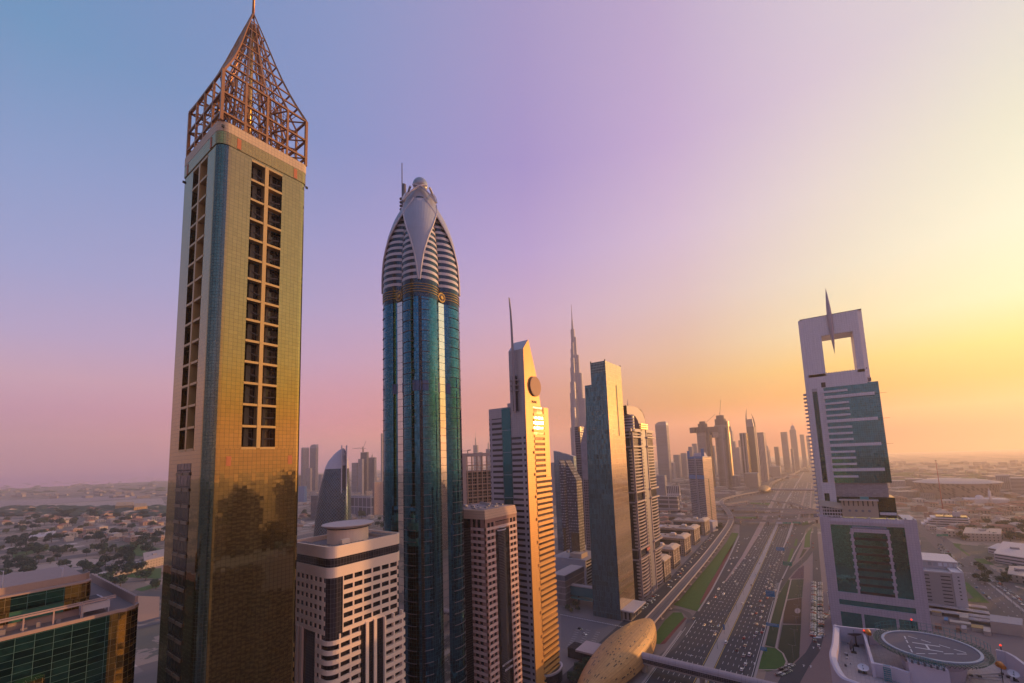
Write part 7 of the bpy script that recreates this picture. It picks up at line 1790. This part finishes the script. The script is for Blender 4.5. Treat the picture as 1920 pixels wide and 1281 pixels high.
for p in RIGHT:
    q = Z6(*p, .7); put_car(q.x, q.y, pi, RC.get(p) or rc_.choice(['white']*7+['silver']*3+['grey']), where='driving away among the cars on the right carriageway', grp='cars driving away on the right carriageway')
for p in LEFTC:
    q = Z6(*p, .7); put_car(q.x, q.y, 0, LC.get(p) or rc_.choice(['white']*7+['silver']*3), where='coming closer among the cars on the left carriageway', grp='cars coming closer on the left carriageway')
for p, w in (((501, 1010), 'on the inner lane of the right carriageway'), ((657, 1090), 'near the footbridge on the right carriageway'), ((790, 502), 'at the head of the queue on the right carriageway'), ((573, 402), 'on the collector lane of the left carriageway')):
    q = Z6(*p, 1); put_car(q.x, q.y, pi if p[0] > 495 and p[0] != 573 else 0, 'white', 'van', where=w, grp='vans on the highway')
for p in ((910,345),(925,355),(903,357),(940,300),(955,285),(960,260),(965,250),(910,380),(945,270)): q = Z6(*p, .7); put_car(q.x, q.y, pi, where='among the cars on the far right collector road', grp='cars on the far right collector road')
for k, p in enumerate(((1007,287),(995,347),(1080,350),(1080,377),(1100,462),(1105,520),(1092,1000),(1117,1030),(1110,865),(877,592),(285,850),(1250/3.547*0+828, 665))): q = Z6(*p, .7); put_car(q.x, q.y, pi, ['white','grey','red','red','black','white','black','white','silver','black','cream','white'][k], where='on the ramps and roads right of the highway' if p[0] > 500 else 'on the small ramp beside the viaduct', grp='cars on the side roads')
n = 0
for k in range(44):      # two rows of parked cars on the right frontage, noses to the kerb
    y = 462+k*4.2
    for x in (-18.5, -12.6):
        if rc_.random() < .84 and y < 648: put_car(x+rc_.uniform(-.3, .3), y, pi/2*(1 if x < -15 else -1), where='parked in the double row beside the right hand garden', grp='cars parked in the double row'); n += 1
for k in range(20):
    y = 520+k*4.6
    if rc_.random() < .9: put_car(5.2-.012*(y-520)-8, y, pi/2, where='parked at the foot of the open frame tower', grp='cars parked by the open frame tower')
for k in range(14):
    p = Z6(872+(k % 7)*11-(k//7)*22, 1195-(k % 7)*5+(k//7)*38); put_car(p.x, p.y, pi/2+.5, rc_.choice(['black', 'grey', 'black', 'white', 'silver']), where='parked beside the round garden', grp='cars parked by the round garden')
for k in range(5): p = Z6(1148+k*6, 850-k*7); put_car(p.x, p.y, pi/2, where='parked against the open frame tower podium', grp='cars parked by the open frame tower')
for k in range(46):
    y = 545+k*8.2; x = -166-(y-545)*.045
    if rc_.random() < .8: put_car(x+rc_.uniform(-1, 1)-(3.5 if k % 2 else 0), y, pi-.05 if k % 3 else pi/2, where='on the service road below the classical blocks', grp='cars on the service road by the classical blocks')
for k in range(11): put_car(-170+rc_.uniform(-2, 2), 452+k*5.4, pi/2, where='parked at the foot of the arch tower', grp='cars parked by the arch tower')
for a, w in (((1087, 1179), 'standing nearest the slab in the big parking lot'), ((1096, 1189), 'standing in the middle of the big parking lot')): p = G(*a, .7); put_car(p.x, p.y, 1.2, 'black' if a[0] == 1087 else 'white', where=w, grp='cars in the big parking lot')
av = (ZB(1300, 900)-ZB(700, 430)); aang = atan2(av.y, av.x)-pi/2
for k in range(14):
    for l in range(4):
        if rc_.random() < .86:
            p = ZB(470+k*20-l*8, 225+k*19.5+l*15+(k*0)); put_car(p.x, p.y, aang, where='queueing on the right hand avenue', grp='cars queueing on the right hand avenue')
for p in ((885,515),(915,505),(950,560),(972,545),(1010,607),(1030,588),(1045,635),(1080,657),(1108,640),(1115,695),(1135,667),(1150,713),(1190,712),(1187,740),(1225,775),(1245,748),(1283,778),(1287,820),(1325,808),(1345,855),(1357,838),(1380,892),(830,440),(832,462),(865,468),(730,393),(400,118),(875,708),(950,770),(985,795),(1018,822),(1190,563),(1145,518),(1085,518)):
    q = ZB(*p, .7); put_car(q.x, q.y, aang+(pi if p[0] > 900 else 0), 'red' if p == (1357, 838) else 'blue' if p == (875, 708) else None, where='in the traffic beyond the avenue junction', grp='cars beyond the avenue junction')
# ---- right: canopies, sheds
CAN = plain('canopy_cloth', (.46, .37, .36), .8)
for k, (a, b_, w) in enumerate((((335, 845), (990, 925), 8), ((345, 885), (1020, 985), 10), ((345, 945), (1110, 1045), 9), ((770, 1040), (1290, 1110), 8))):
    p, q = ZB(*a, 3), ZB(*b_, 3); t = (q-p); L = t.length; t.normalize(); n_ = Vector((-t.y, t.x, 0)); r = thing('parking_canopy', ['top row', 'second row', 'third row', 'lowest row'][k]+' of pale cloth parking canopies right of the podium', 'canopy', (p.x, p.y, 0), 'rows of cloth canopies')
    m_ = MB(); seg = max(4, int(L/11))
    for i in range(seg):
        a0, a1 = p+t*(L*i/seg), p+t*(L*(i+1)/seg); c = (a0+a1)/2+Vector((0, 0, 1.3))
        for u, v in ((a0-n_*w/2, a1-n_*w/2), (a1-n_*w/2, a1+n_*w/2), (a1+n_*w/2, a0+n_*w/2), (a0+n_*w/2, a0-n_*w/2)): m_.face([u, v, c])
    m_.build('cloth', CAN, r); m_ = MB()
    for i in range(seg+1): c = p+t*(L*i/seg); m_.tube((c.x, c.y, 0), (c.x, c.y, 3.6), .12, n=6)
    m_.build('posts', POLE, r)
SH = [plain('shed_grey', (.36, .31, .34), .7), plain('shed_ochre', (.42, .26, .10), .7), plain('shed_cream', (.50, .40, .34), .7), plain('shed_brown', (.24, .13, .10), .8), plain('shed_blue', (.05, .17, .36), .6)]
shd = [(1045, 1120, 1400, 1200, 9, 0, 'large grey shed roof at the right edge below the avenue'), (395, 985, 500, 1010, 3, 1, 'ochre low hut below the third canopy row'), (700, 1030, 800, 1085, 4, 2, 'cream flat hut left of the lowest canopy row'), (830, 1150, 960, 1185, 3, 1, 'ochre long hut in the yard'), (530, 1070, 575, 1105, 3, 4, 'small blue hut in the yard'), (720, 1160, 775, 1200, 3, 0, 'little grey cabin among the yard huts'), (430, 1135, 500, 1165, 3, 3, 'brown stack of material in the yard'), (590, 1085, 820, 1110, 2, 2, 'long low cream strip in the yard'), (660, 1165, 700, 1195, 3, 3, 'brown cabin beside the grey cabin'), (960, 1180, 1040, 1230, 3, 2, 'cream cabin near the large grey shed'), (230, 215, 270, 240, 4, 2, 'white rooftop hut behind the white office block')]
for a, b_, c, d, h, k, lb in shd:
    P = [ZB(a, b_), ZB(c, b_+(c-a)*.14), ZB(c, d+(c-a)*.14), ZB(a, d)]; r = thing('yard_shed', lb, 'shed', tuple(P[0]), 'sheds and huts in the yard')
    q = [(p.x, p.y) for p in P]
    ar = sum(q[i][0]*q[(i+1) % 4][1]-q[(i+1) % 4][0]*q[i][1] for i in range(4)); q = q if ar > 0 else q[::-1]
    MB().prism(q, 0, h).build('wall', SH[2] if k != 3 else SH[3], r); MB().prism(q, h+.01, h+.4).build('roof', SH[k], r)
# ---- mid-size named buildings on the right
def flat_bld(lab, pts, h, wall, roofc, cat='building', name='flat_building'):
    q = [(p.x, p.y) for p in pts]; ar = sum(q[i][0]*q[(i+1) % len(q)][1]-q[(i+1) % len(q)][0]*q[i][1] for i in range(len(q))); q = q if ar > 0 else q[::-1]
    r = thing(name, lab, cat, (q[0][0], q[0][1], 0)); MB().prism(q, 0, h).build('wall', wall, r); MB().prism(q, h+.01, h+.8).build('roof', plain('flat_bld_roof', roofc, .8), r)
    c = (sum(x for x, y in q)/len(q), sum(y for x, y in q)/len(q)); MB().box(c[0]-4, c[0]+4, c[1]-3, c[1]+3, h+.8, h+3.2).build('roof_unit', plain('flat_bld_unit', (.4, .34, .34), .8), r)
WN = facade('small_square_windows', 5, 4.5, .3, .4, (.48, .38, .31), glass=(.12, .1, .09)); WN2 = facade('white_building_bands', 40, 4, .95, .35, (.58, .50, .52), glass=(.1, .1, .13))
flat_bld('long cream block beyond the avenue with square windows', [ZB(740, 200), ZB(1160, 215), ZB(1165, 150), ZB(770, 130)], 12, WN, (.46, .36, .31))
flat_bld('white layered building at the right edge beyond the avenue', [ZB(1080, 430), ZB(1500, 500), ZB(1500, 330), ZB(1180, 290)], 11, WN2, (.55, .47, .47))
flat_bld('white low hall in front of the layered building at the right edge', [ZB(1010, 330), ZB(1340, 400), ZB(1380, 330), ZB(1120, 280)], 7, WN2, (.58, .50, .49))
flat_bld('cream low building at the right edge near the parked row', [ZB(1230, 640), ZB(1500, 690), ZB(1500, 560), ZB(1250, 550)], 8, WN, (.46, .37, .33))
flat_bld('white low building left among the trees of the park', [L4(150, 500), L4(300, 475), L4(310, 452), L4(180, 462)], 9, WN2, (.55, .47, .46))
flat_bld('long white roofed hall beside the sand lot on the left', [L4(630, 690), L4(815, 650), L4(800, 628), L4(620, 660)], 8, facade('arched_hall', 7, 8, .5, .5, (.58, .50, .46), glass=(.1, .08, .08)), (.55, .46, .44))
flat_bld('cream flats behind the gold tower on the left', [L4(800, 650), L4(915, 620), L4(915, 575), L4(795, 600)], 14, WN, (.48, .36, .30))
flat_bld('orange brown block far left beyond the park', [L4(640, 322), L4(740, 318), L4(745, 296), L4(650, 298)], 22, facade('ochre_block', 8, 6, .3, .5, (.55, .33, .12), glass=(.2, .12, .08)), (.5, .3, .14))
flat_bld('second orange brown block far left beyond the park', [L4(745, 330), L4(820, 322), L4(815, 300), L4(750, 304)], 20, facade('ochre_block', 8, 6, .3, .5, (.55, .33, .12), glass=(.2, .12, .08)), (.5, .3, .14))
# ================================================================ LOW HOUSES AND TREES
HW = [plain('house_cream', (.46, .34, .26), .8), plain('house_white', (.58, .48, .42), .8), plain('house_pink', (.42, .26, .20), .8)]; HR = [plain('house_roof_red', (.36, .15, .10), .85), plain('house_roof_pale', (.50, .39, .32), .85), plain('house_roof_brown', (.34, .17, .12), .85)]
HM = []
for k in range(6):
    r_ = random.Random(k); w, d, h = r_.uniform(9, 15), r_.uniform(8, 13), r_.uniform(5, 8)
    a = MB(); a.box(-w/2, w/2, -d/2, d/2, 0, h, 0); a.box(w/2-.01, w/2+4.5, -d/2+1, d/2-2, 0, h*.55, 0)
    for x in (-w*.3, 0, w*.3):
        for z in (1.3, h-2.6): a.box(x-.7, x+.7, -d/2-.06, -d/2, z, z+1.5, 2)
    if k % 2 == 0: a.loft([(rect(-w/2-.6, w/2+.6, -d/2-.6, d/2+.6), h+.01), (rect(-w/6, w/6, -.4, .4), h+2.6)], 1)
    else: a.box(-w/2-.3, w/2+.3, -d/2-.3, d/2+.3, h+.01, h+.6, 1); a.box(-w*.3, 0, -d*.2, d*.2, h+.6, h+2.6, 0)
    HM.append((a, k))
HP = []
for a, k in HM:
    for c in range(3):
        o = a.build('low_house', [HW[(k+c) % 3], HR[(k+c) % 3 if c else (0 if k % 2 == 0 else 1)], M['black']]); o['category'] = 'house'; HP.append([o, 0])
occ = {}
def free(x, y, r):
    i, j = int(x//20), int(y//20)
    for a in (-1, 0, 1):
        for b_ in (-1, 0, 1):
            for (u, v, s) in occ.get((i+a, j+b_), ()):
                if hypot(u-x, v-y) < r+s: return False
    occ.setdefault((i, j), []).append((x, y, r)); return True
rh = random.Random(77)
def in_road(x, y): return (-272 < x < -8 and y > -100 and y < 2600 and not (x < -225 and y < 1000 and x < -270))
def houses(n, region, lab, grp, scale=1.0, red=.5):
    c = 0; t = 0
    while c < n and t < n*40:
        t += 1; x, y = region()
        p = G(x, y)
        if in_road(p.x, p.y) or not free(p.x, p.y, 9*scale): continue
        q = HP[rh.randrange(len(HP))]
        o = q[0] if not q[1] else q[0].copy()
        if q[1]: COL.objects.link(o)
        q[1] = 1; s = scale*rh.uniform(.8, 1.3)
        o.location = p; o.rotation_euler = (0, 0, rh.choice((0, pi/2))+.25+rh.uniform(-.1, .1)); o.scale = (s, s, s*rh.uniform(.8, 1.2)/max(scale**.5, 1))
        o['label'] = lab; o['group'] = grp; c += 1
def reg(x0, x1, y0, y1, pw=1.0):
    return lambda: (rh.uniform(x0, x1), y0+(y1-y0)*rh.random()**pw)
houses(66, reg(60, 312, 962, 1015), 'one of the low villas between the trees left of the gold tower', 'villas left of the gold tower', 1.5)
houses(44, reg(0, 312, 952, 985), 'one of the small far villas above the park on the left', 'far villas on the left', 2.0)
houses(40, reg(557, 722, 935, 990), 'one of the low houses seen between the gold tower and the blue lobed tower', 'houses behind the egg tower', 1.1)
houses(75, reg(1672, 1925, 900, 960), 'one of the low pink houses round the arena', 'houses round the arena', 1.9)
houses(46, reg(1740, 1925, 955, 1010), 'one of the low houses between the arena and the avenue', 'houses between the arena and the avenue', 1.3)
houses(28, reg(1235, 1300, 935, 990), 'one of the low houses behind the classical blocks', 'houses behind the classical blocks', 1.5)
# trees: trunk with limbs and a crown of many leaf clumps
LF = [plain('leaves_dark', (.030, .066, .045), .95, var=.35, scale=.4), plain('leaves_olive', (.065, .095, .045), .95, var=.35, scale=.4)]; BK = plain('bark', (.12, .085, .06), .9)
def tree_proto(seed, h=9, r=4.6, mat_=None, flat=.7, nclump=26):
    R_ = random.Random(seed)
    t = thing('leafy_tree', 'x', 'tree', (0, 0, 0)); LOC[t.name] = Vector((0, 0, 0))
    m_ = MB(); m_.tube((0, 0, 0), (.2, 0, h*.45), .34, .22, 6)
    for k in range(4):
        a = 2*pi*k/4+seed; m_.tube((.2, 0, h*.38), (r*.5*cos(a), r*.5*sin(a), h*.68), .18, .07, 5)
    m_.build('trunk', BK, t)
    c = MB()
    for k in range(nclump):
        a = R_.uniform(0, 2*pi); u = R_.uniform(.1, 1)**.6; z = R_.uniform(-.55, 1)
        cc = Vector((r*.82*u*cos(a)*sqrt(max(0, 1-z*z*.7)), r*.82*u*sin(a)*sqrt(max(0, 1-z*z*.7)), h*.66+z*r*flat*.75)); s = R_.uniform(.9, 1.7)*r/4.6
        for q in range(26):
            d = Vector((R_.gauss(0, 1), R_.gauss(0, 1), R_.gauss(0, 1))).normalized()*s*R_.uniform(.6, 1.1); n = (d+Vector((R_.uniform(-.6, .6), R_.uniform(-.6, .6), R_.uniform(-.2, .9)))).normalized(); p = cc+d
            e = n.cross(Vector((0, 0, 1)) if abs(n.z) < .9 else Vector((1, 0, 0))).normalized()*R_.uniform(.22, .48)*r/4.6; f = n.cross(e).normalized()*R_.uniform(.22, .48)*r/4.6
            c.face([p-e-f, p+e-f*.6, p+e+f, p-e*.6+f])
    c.build('crown', mat_ or LF[0], t)
    return t
TP = [[tree_proto(1, 9, 5.0, LF[0]), 0], [tree_proto(2, 8, 4.6, LF[1], .8), 0], [tree_proto(3, 10, 5.6, LF[0], .6, 32), 0]]
def trees(n, region, lab, grp, s0=.9, s1=1.6, rad=3.2):
    c = 0; t = 0
    while c < n and t < n*40:
        t += 1; v = region(); p = G(*v) if len(v) == 2 else Vector(v)
        if (in_road(p.x, p.y) and len(v) == 2) or not free(p.x, p.y, rad): continue
        q = TP[rh.randrange(3)]; o = q[0] if not q[1] else copy_tree(q[0]); q[1] = 1
        s = rh.uniform(s0, s1); o.location = (p.x, p.y, 0); o.rotation_euler = (0, 0, rh.uniform(0, 6)); o.scale = (s, s, s*rh.uniform(.8, 1.1)); o['label'] = lab; o['group'] = grp; c += 1
trees(82, reg(0, 300, 1030, 1110), 'one of the dark trees in the belt behind the green tower', 'trees behind the green tower', 1.2, 2.1)
trees(74, reg(0, 312, 985, 1045), 'one of the dark trees between the villas and lawns on the left', 'trees between the left villas', 1.4, 2.4)
trees(48, reg(0, 312, 960, 988), 'one of the far trees above the villas on the left', 'far trees on the left', 1.6, 2.8)
trees(26, reg(557, 722, 960, 1000), 'one of the trees behind the cream tower', 'trees behind the cream tower', 1.2, 2.2)
trees(1, lambda: (678, 972), 'single large round tree standing alone beside the egg tower', 'lone tree', 2.8, 2.9)
trees(34, reg(1800, 1925, 985, 1015), 'one of the trees in the row beyond the cream block on the right', 'trees beyond the cream block', 1.0, 1.7)
trees(22, reg(1830, 1925, 1030, 1100), 'one of the trees beside the white buildings at the right edge', 'trees at the right edge', .8, 1.2)
trees(4, lambda: (lambda p: (p.x, p.y, 0))(ZB(rh.uniform(470, 620), rh.uniform(380, 440))), 'one of the trees beside the queueing cars', 'trees beside the queue', .8, 1.2)
trees(10, lambda: (lambda p: (p.x, p.y, 0))(G(rh.uniform(1335, 1362), rh.uniform(985, 996))), 'one of the trees at the foot of the blue banded tower', 'trees by the blue banded tower', .8, 1.2)
trees(5, lambda: (-233+rh.uniform(-6, 6), 420+rh.uniform(-8, 8), 0), 'one of the small trees under the glass link bridge', 'trees under the link bridge', .6, .9)
trees(6, lambda: (-160+rh.uniform(-5, 5), 300+rh.uniform(-12, 15), 0), 'one of the trees left of the golden station', 'trees by the golden station', .7, 1.0)
# far woods and scattered far buildings that nobody could count
def mass(name, n, region, sz, mat_, hh, label):
    m_ = MB(); R_ = random.Random(5)
    for k in range(n):
        x, y = region(); p = G(x, y); D = hypot(p.x, p.y); 
        if in_road(p.x, p.y) or not free(p.x, p.y, 4): continue
        s = R_.uniform(.6, 1.4)*sz; h = R_.uniform(.6, 1.3)*hh; a = R_.uniform(0, 1.5)
        if 'wood' in name:
            q = [(p.x+s*R_.uniform(.7, 1.2)*cos(t), p.y+s*R_.uniform(.7, 1.2)*sin(t)) for t in [2*pi*i/7 for i in range(7)]]
            c = Vector((p.x, p.y)); m_.loft([(q, 0), ([tuple(c+(Vector(v)-c)*1.1) for v in q], h*.5), ([tuple(c+(Vector(v)-c)*.5) for v in q], h)], smooth=False)
        else:
            m_.obox((p.x, p.y), (s*cos(a), s*sin(a)), (-s*.6*sin(a), s*.6*cos(a)), 0, h)
    o = m_.build(name, mat_, label=label, kind='stuff'); o['category'] = 'far city' if 'city' in name else 'far woods'
mass('far_woods', 520, lambda: (rh.uniform(0, 312), 952+16*rh.random()), 24, LF[0], 12, 'far dark woods fading into the haze on the left')
mass('far_woods', 260, lambda: (rh.choice((rh.uniform(0, 312), rh.uniform(1680, 1925))), rh.uniform(888, 925)), 40, LF[1], 12, 'far dark tree patches on the hazy plain')
mass('far_city', 700, lambda: (rh.choice((rh.uniform(0, 312), rh.uniform(557, 722), rh.uniform(1665, 1925), rh.uniform(1240, 1520))), rh.uniform(868, 935)), 26, FW[2], 16, 'countless far pale buildings scattered over the hazy plain')
# towers standing outside the frame across the highway: they throw the evening shade and fill the mirror glass
def across(x0, x1, y0, y1, h, k, lb):
    r = thing('roadside_tower', lb, 'tower', ((x0+x1)/2, (y0+y1)/2, 0), 'towers across the highway seen in the mirror glass')
    w = [facade('mirror_row_a', 3.2, 3.9, .6, .55, (.72, .58, .46), glass=(.10, .09, .09)), facade('mirror_row_b', 2.4, 3.9, .8, .6, (.46, .38, .34), glass=(.04, .05, .07), gmetal=.6), facade('mirror_row_c', 30, 3.9, .95, .5, (.76, .64, .52), glass=(.05, .05, .06))][k % 3]
    MB().box(x0, x1, y0, y1, 0, h).build('wall', w, r); MB().box(x0+6, x1-6, y0+6, y1-6, h, h+8).build('roof_house', w, r)
for a in ((70, 92, 140, 160, 118, 0, 'cream tower reflected just behind the helicopter deck'), (74, 100, 163, 188, 141, 2, 'banded cream tower reflected behind the helicopter deck'), (72, 96, 192, 210, 104, 1, 'brown tower reflected behind the helicopter deck'), (86, 108, 216, 236, 152, 0, 'taller cream tower reflected beyond the helicopter deck'), (88, 114, 240, 262, 126, 1, 'dark tower reflected beyond the helicopter deck'), (12, 50, -110, -60, 140, 2, 'banded tower reflected behind the lens'), (10, 52, -190, -140, 120, 0, 'pinkish tower reflected farther behind the lens'), (104, 132, 290, 318, 112, 2, 'pale tower reflected right of the frame'), (114, 140, 326, 348, 138, 1, 'brown tower reflected right of the frame'), (230, 270, 560, 600, 120, 1, 'dark tower reflected far right of the frame'), (330, 380, 800, 860, 150, 0, 'cream tower reflected farthest right of the frame'), (470, 540, 1100, 1180, 175, 1, 'far tall tower beyond the right edge')): across(*a)
# ---- air
hz = MB(); hz.box(-11000, 11000, -11000, 11000, -1, 862); hm = bpy.data.materials.new('haze_air'); hm.use_nodes = True; nt = hm.node_tree; nt.nodes.remove(nt.nodes['Principled BSDF'])
pv = nt.nodes.new('ShaderNodeVolumePrincipled'); nt.links.new(pv.outputs[0], nt.nodes['Material Output'].inputs['Volume'])
pv.inputs['Density'].default_value = HAZE_D; pv.inputs['Color'].default_value = (*HAZE_C, 1); pv.inputs['Anisotropy'].default_value = HAZE_G
hz.build('haze', hm, kind='stuff')

tr = MB(); R_ = random.Random(31)
for k in range(170):
    y = R_.uniform(1140, 2500); f = (y-1140)/1300; x = R_.choice((-150, -142, -134, -126, -112, -104, -80, -72, -64, -56, -40, -32))*(1+.1*f)-8*f+R_.uniform(-1, 1)
    tr.box(x-.95, x+.95, y-2.3, y+2.3, .5, 1.1).box(x-.8, x+.8, y-1.2, y+1.4, 1.1, 1.7)
o = tr.build('far_traffic', CM['white'], label='countless far cars on the highway beyond the flyovers', kind='stuff'); o['category'] = 'traffic'
for nm, x0, x1, w in (('far_divider', -118, -150, 9), ('far_divider', -52, -50, 5), ('far_divider', -30, -34, 4)): ribbon(nm, [(x0, 1135), ((x0+x1)/2, 1700), (x1, 2400)], w, .35, plain('divider_far', (.32, .24, .22), .85), thick=.1)
